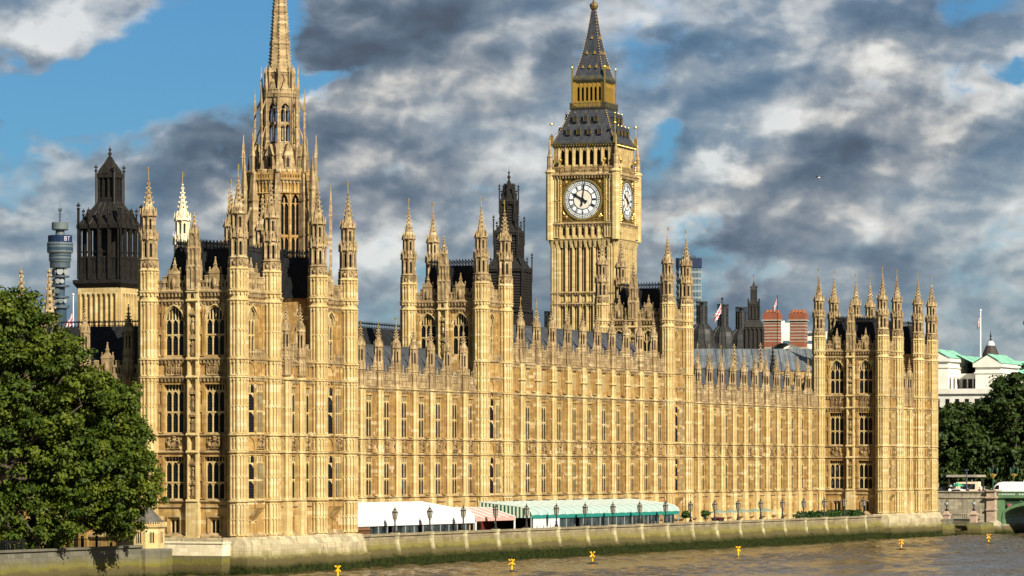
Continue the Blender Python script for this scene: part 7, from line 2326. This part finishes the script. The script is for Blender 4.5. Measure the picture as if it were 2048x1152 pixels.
t = thing('lamp_column', 'thin grey lamp column in front of the embankment trees', 'lamp column', (303., 5.2, 6.78)); b = MB(); b.lathe([(.14, 0), (.1, 4.8)], 8); obj('post', b, M_BTD, t); b = MB(); b.box(-.2, .2, -.35, .35, 4.7, 4.95); obj('head', b, M_BTD, t)
em = MB(); em.box(284.5, 900, -3., 60., 3.0, 6.76); struct('embankment_road', em, plain('road_asphalt', (.055, .055, .055), .9, .25))

# ------------------------------------------------------------------ people on the bridge approach
M_SKIN = plain('skin', (.45, .26, .18), .6, .1); M_HAIR = plain('hair', (.05, .03, .02), .7, .3)
def person(label, loc, rz, top, trousers, stride=.18):
    o = bpy.data.objects.new('person', None); C.objects.link(o); o.location = loc; o.rotation_euler = (0, 0, rz)
    tag(o, label, 'person', 'people on the bridge approach')
    J = [(0, 0, .95), (0, 0, 1.2), (0, 0, 1.42), (0, 0, 1.52), (0, 0, 1.66), (0, 0, 1.74),
         (.10, 0, .9), (.13, -stride, .5), (.13, -stride * 1.3, .08), (.13, -stride * 1.3 - .16, .04), (-.10, 0, .9), (-.13, stride * .7, .5), (-.13, stride * 1.5, .1), (-.13, stride * 1.3 - .1, .04),
         (.2, 0, 1.42), (.25, .05, 1.14), (.24, -.12, .9), (.235, -.17, .82), (-.2, 0, 1.42), (-.25, -.04, 1.14), (-.24, -.14, .92), (-.235, -.19, .84)]
    rad = [.15, .14, .16, .06, .10, .085, .10, .07, .05, .045, .10, .07, .05, .045, .065, .05, .04, .045, .065, .05, .04, .045]
    E_ = [(0, 1), (1, 2), (2, 3), (3, 4), (4, 5), (0, 6), (6, 7), (7, 8), (8, 9), (0, 10), (10, 11), (11, 12), (12, 13), (2, 14), (14, 15), (15, 16), (16, 17), (2, 18), (18, 19), (19, 20), (20, 21)]
    me = bpy.data.meshes.new('body'); me.from_pydata(J, E_, [])
    tmp = bpy.data.objects.new('body', me); C.objects.link(tmp)
    tmp.modifiers.new('skin', 'SKIN')
    for i, r in enumerate(rad): me.skin_vertices[0].data[i].radius = (r, r)
    me.skin_vertices[0].data[0].use_root = True
    s = tmp.modifiers.new('sub', 'SUBSURF'); s.levels = 1; s.render_levels = 1
    dg = bpy.context.evaluated_depsgraph_get()
    m2 = bpy.data.meshes.new_from_object(tmp.evaluated_get(dg)); bpy.data.objects.remove(tmp)
    m2.name = 'body'
    m2.materials.clear()
    for m in (M_SKIN, top, trousers): m2.materials.append(m)
    for p in m2.polygons:
        z = p.center.z; p.use_smooth = True
        p.material_index = 2 if z < .98 and abs(p.center.x) < .2 else (1 if .98 <= z < 1.49 else 0)
    link('body', m2, o)
    h = MB(); h.ball(0, .015, 1.70, .115, 10, 6, 1, 1, .95); link('hair', h.mesh('hair', M_HAIR, True), o)
M_T1 = plain('white_shirt', (.7, .68, .72), .8, .1); M_T2 = plain('red_jacket', (.45, .06, .04), .8, .2); M_T3 = plain('navy_jacket', (.03, .04, .09), .8, .2); M_J = plain('dark_trousers', (.03, .03, .04), .8, .2)
person('person in a white top beside the far pavilion, walking on the bridge approach', (290., 4.6, 6.78), 2.2, M_T1, M_J)
person('person in a red jacket at the serving window of the cream van', (296.5, 1.0, 6.78), .9, M_T2, M_J)
person('person in a navy jacket walking past the bonnet of the white car', (292., 1.9, 6.78), -1.4, M_T3, M_J)
person('person in a red jacket standing by the bridge pier, just left of the white van', (287.2, -4.2, 6.78), 2.6, M_T2, M_J)

# ------------------------------------------------------------------ trees
M_LEAF = leafy('plane_leaf', (.014, .034, .004), (.066, .098, .007), (.140, .165, .014))
M_LEAF2 = leafy('embankment_leaf', (.014, .032, .007), (.036, .060, .010), (.055, .075, .013))
M_BARK = plain('bark', (.09, .07, .05), .9, .5, 2., bumpk=.5)
def tree(name, label, base, blobs, nclump, per, size, mat, seed, trunk_r, clump=1.1, spread=2.2, zmin=None, depth=None):
    t = thing(name, label, 'tree', base)
    rng = random.Random(seed)
    cs, rs = [], []
    sn, cn = math.sin(YAW), math.cos(YAW)
    for a, f, z, r in blobs:          # boughs: across, along, height above the foot, radius (metres)
        f += rng.uniform(-spread, spread)
        cs.append(Vector((a * sn + f * cn, -a * cn + f * sn, z))); rs.append(r)
        if depth:
            a2, f2 = a + rng.uniform(-1, 1), f + depth + rng.uniform(-1, 1)
            cs.append(Vector((a2 * sn + f2 * cn, -a2 * cn + f2 * sn, z + rng.uniform(-1, .5)))); rs.append(r * .9)
    leaf_cloud('crown', [tuple(c) for c in cs], rs, nclump, per, size, mat, seed, 1., clump, parent=t, zmin=zmin)
    b = MB()
    top = max(c.z for c in cs)
    mid = sum((c for c in cs), Vector()) / len(cs)
    fork = Vector((mid.x * .25, mid.y * .25, top * .26))
    b.tube([(0, 0, -.2), (.1, .05, 1.), tuple(fork * .6), tuple(fork)], [trunk_r * 1.3, trunk_r, trunk_r * .85, trunk_r * .75], 9)
    for c, r in zip(cs, rs):
        q = fork.lerp(c, .5) + Vector((rng.uniform(-.6, .6), rng.uniform(-.6, .6), .6))
        b.tube([tuple(fork), tuple(q), tuple(c), tuple(c + Vector((rng.uniform(-1, 1), rng.uniform(-1, 1), r * .6)))], [trunk_r * .5, trunk_r * .32, trunk_r * .16, .03], 6)
    obj('trunk', b, M_BARK, t)
tree('plane_tree', 'tall sunlit plane tree filling the left edge over the garden wall', (-36.5, 11.0, 3.1), [(3.2, 1.9, 24.6, 2.2), (2.9, 1.9, 22.7, 3.1), (5.9, 1.9, 21.4, 2.6), (-0.9, 1.9, 21.2, 4.5), (4.1, 1.9, 16.6, 5.3), (8.9, 1.9, 18.4, 3.1), (10.4, 1.9, 15.1, 3.1), (-0.9, 1.9, 13.1, 6.0), (5.1, 1.9, 10.1, 5.5), (9.6, 1.9, 10.6, 3.8), (-0.9, 1.9, 5.6, 4.8), (3.1, 1.9, 4.1, 3.5), (6.9, 1.9, 4.1, 3.0), (7.6, 1.9, 7.6, 3.5), (8.6, 1.9, 3.6, 1.8), (4.1, 1.9, 1.3, 1.3), (6.1, 1.9, 1.6, 1.5), (1.6, 1.9, 1.3, 1.5), (7.6, 1.9, 23.1, 0.8), (9.7, 1.9, 20.6, 0.7), (11.5, 1.9, 18.2, 0.7), (4.9, 1.9, 25.8, 0.7), (3.6, 1.9, -0.0, 0.7), (6.3, 1.9, -0.2, 0.6), (5.2, 1.9, -0.5, 0.5), (1.9, 1.9, 25.7, 1.0), (8.5, 1.9, 21.9, 0.6)], 1650, 72, .21, M_LEAF, 11, .45, 1.1, 1.6, None, 5.)
tree('plane_tree', 'lower plane tree with hanging boughs in front of the near pavilion', (-25.5, 8.0, 3.1), [(6.2, -2.1, 15.2, 2.3), (4.4, -2.1, 13.2, 3.1), (7.2, -2.1, 11.9, 2.1), (5.4, -2.1, 8.6, 3.5), (8.0, -2.1, 8.4, 1.8), (3.4, -2.1, 6.3, 3.0), (6.9, -2.1, 5.1, 2.1), (9.0, -2.1, 7.1, 1.1), (9.6, -2.1, 6.3, 0.7), (5.4, -2.1, 3.5, 1.7), (6.7, -2.1, 2.8, 1.0), (2.6, -2.1, 9.1, 3.6), (2.1, -2.1, 4.6, 2.0), (9.9, -2.1, 8.9, 0.6), (10.5, -2.1, 6.5, 0.5), (10.1, -2.1, 5.6, 0.5), (8.4, -2.1, 16.5, 0.6), (5.2, -2.1, 17.5, 0.7), (7.8, -2.1, 2.3, 0.6), (9.3, -2.1, 10.4, 0.6), (6.3, -2.1, 1.3, 0.5)], 1050, 62, .19, M_LEAF, 12, .42, .85, 1.4, None, 3.5)
bigb = [[(2.1, -1.9, 12.4, 3.7), (0.7, -1.9, 8.6, 3.7), (3.1, -1.9, 5.8, 3.6), (5.4, -1.9, 9.5, 3.7), (1.6, -1.9, 14.7, 2.3), (4.0, -1.9, 15.2, 2.1), (-0.2, -1.9, 4.9, 2.8)],
        [(1.9, -1.1, 13.6, 4.4), (0.5, -1.1, 9.7, 4.4), (3.4, -1.1, 8.7, 4.4), (0.9, -1.1, 4.8, 3.9), (4.4, -1.1, 4.8, 3.9), (-1.0, -1.1, 15.5, 2.3), (2.4, -1.1, 17.0, 2.4), (4.8, -1.1, 13.6, 3.9)],
        [(-0.7, 1.0, 18.9, 3.6), (-3.1, 1.0, 18.0, 2.6), (1.6, 1.0, 20.8, 3.7), (-0.2, 1.0, 13.3, 4.7), (2.6, 1.0, 13.3, 4.7), (-1.2, 1.0, 7.7, 4.7), (2.6, 1.0, 6.7, 4.7), (-3.5, 1.0, 19.9, 1.7)]]
for i, (bl, base, lb) in enumerate(((bigb[0], (337., 20., 6.7), 'dark embankment tree whose crown touches the far pavilion'), (bigb[1], (366., 21., 6.7), 'dark embankment tree in the middle, behind the bridge lamp'), (bigb[2], (340., 5., 6.7), 'tallest dark embankment tree, its crown reaching over the white van'))):
    tree('embankment_tree', lb, base, bl, 420, 40, .42, M_LEAF2, 20 + i, .5, 1.5, 3., None, 5.)
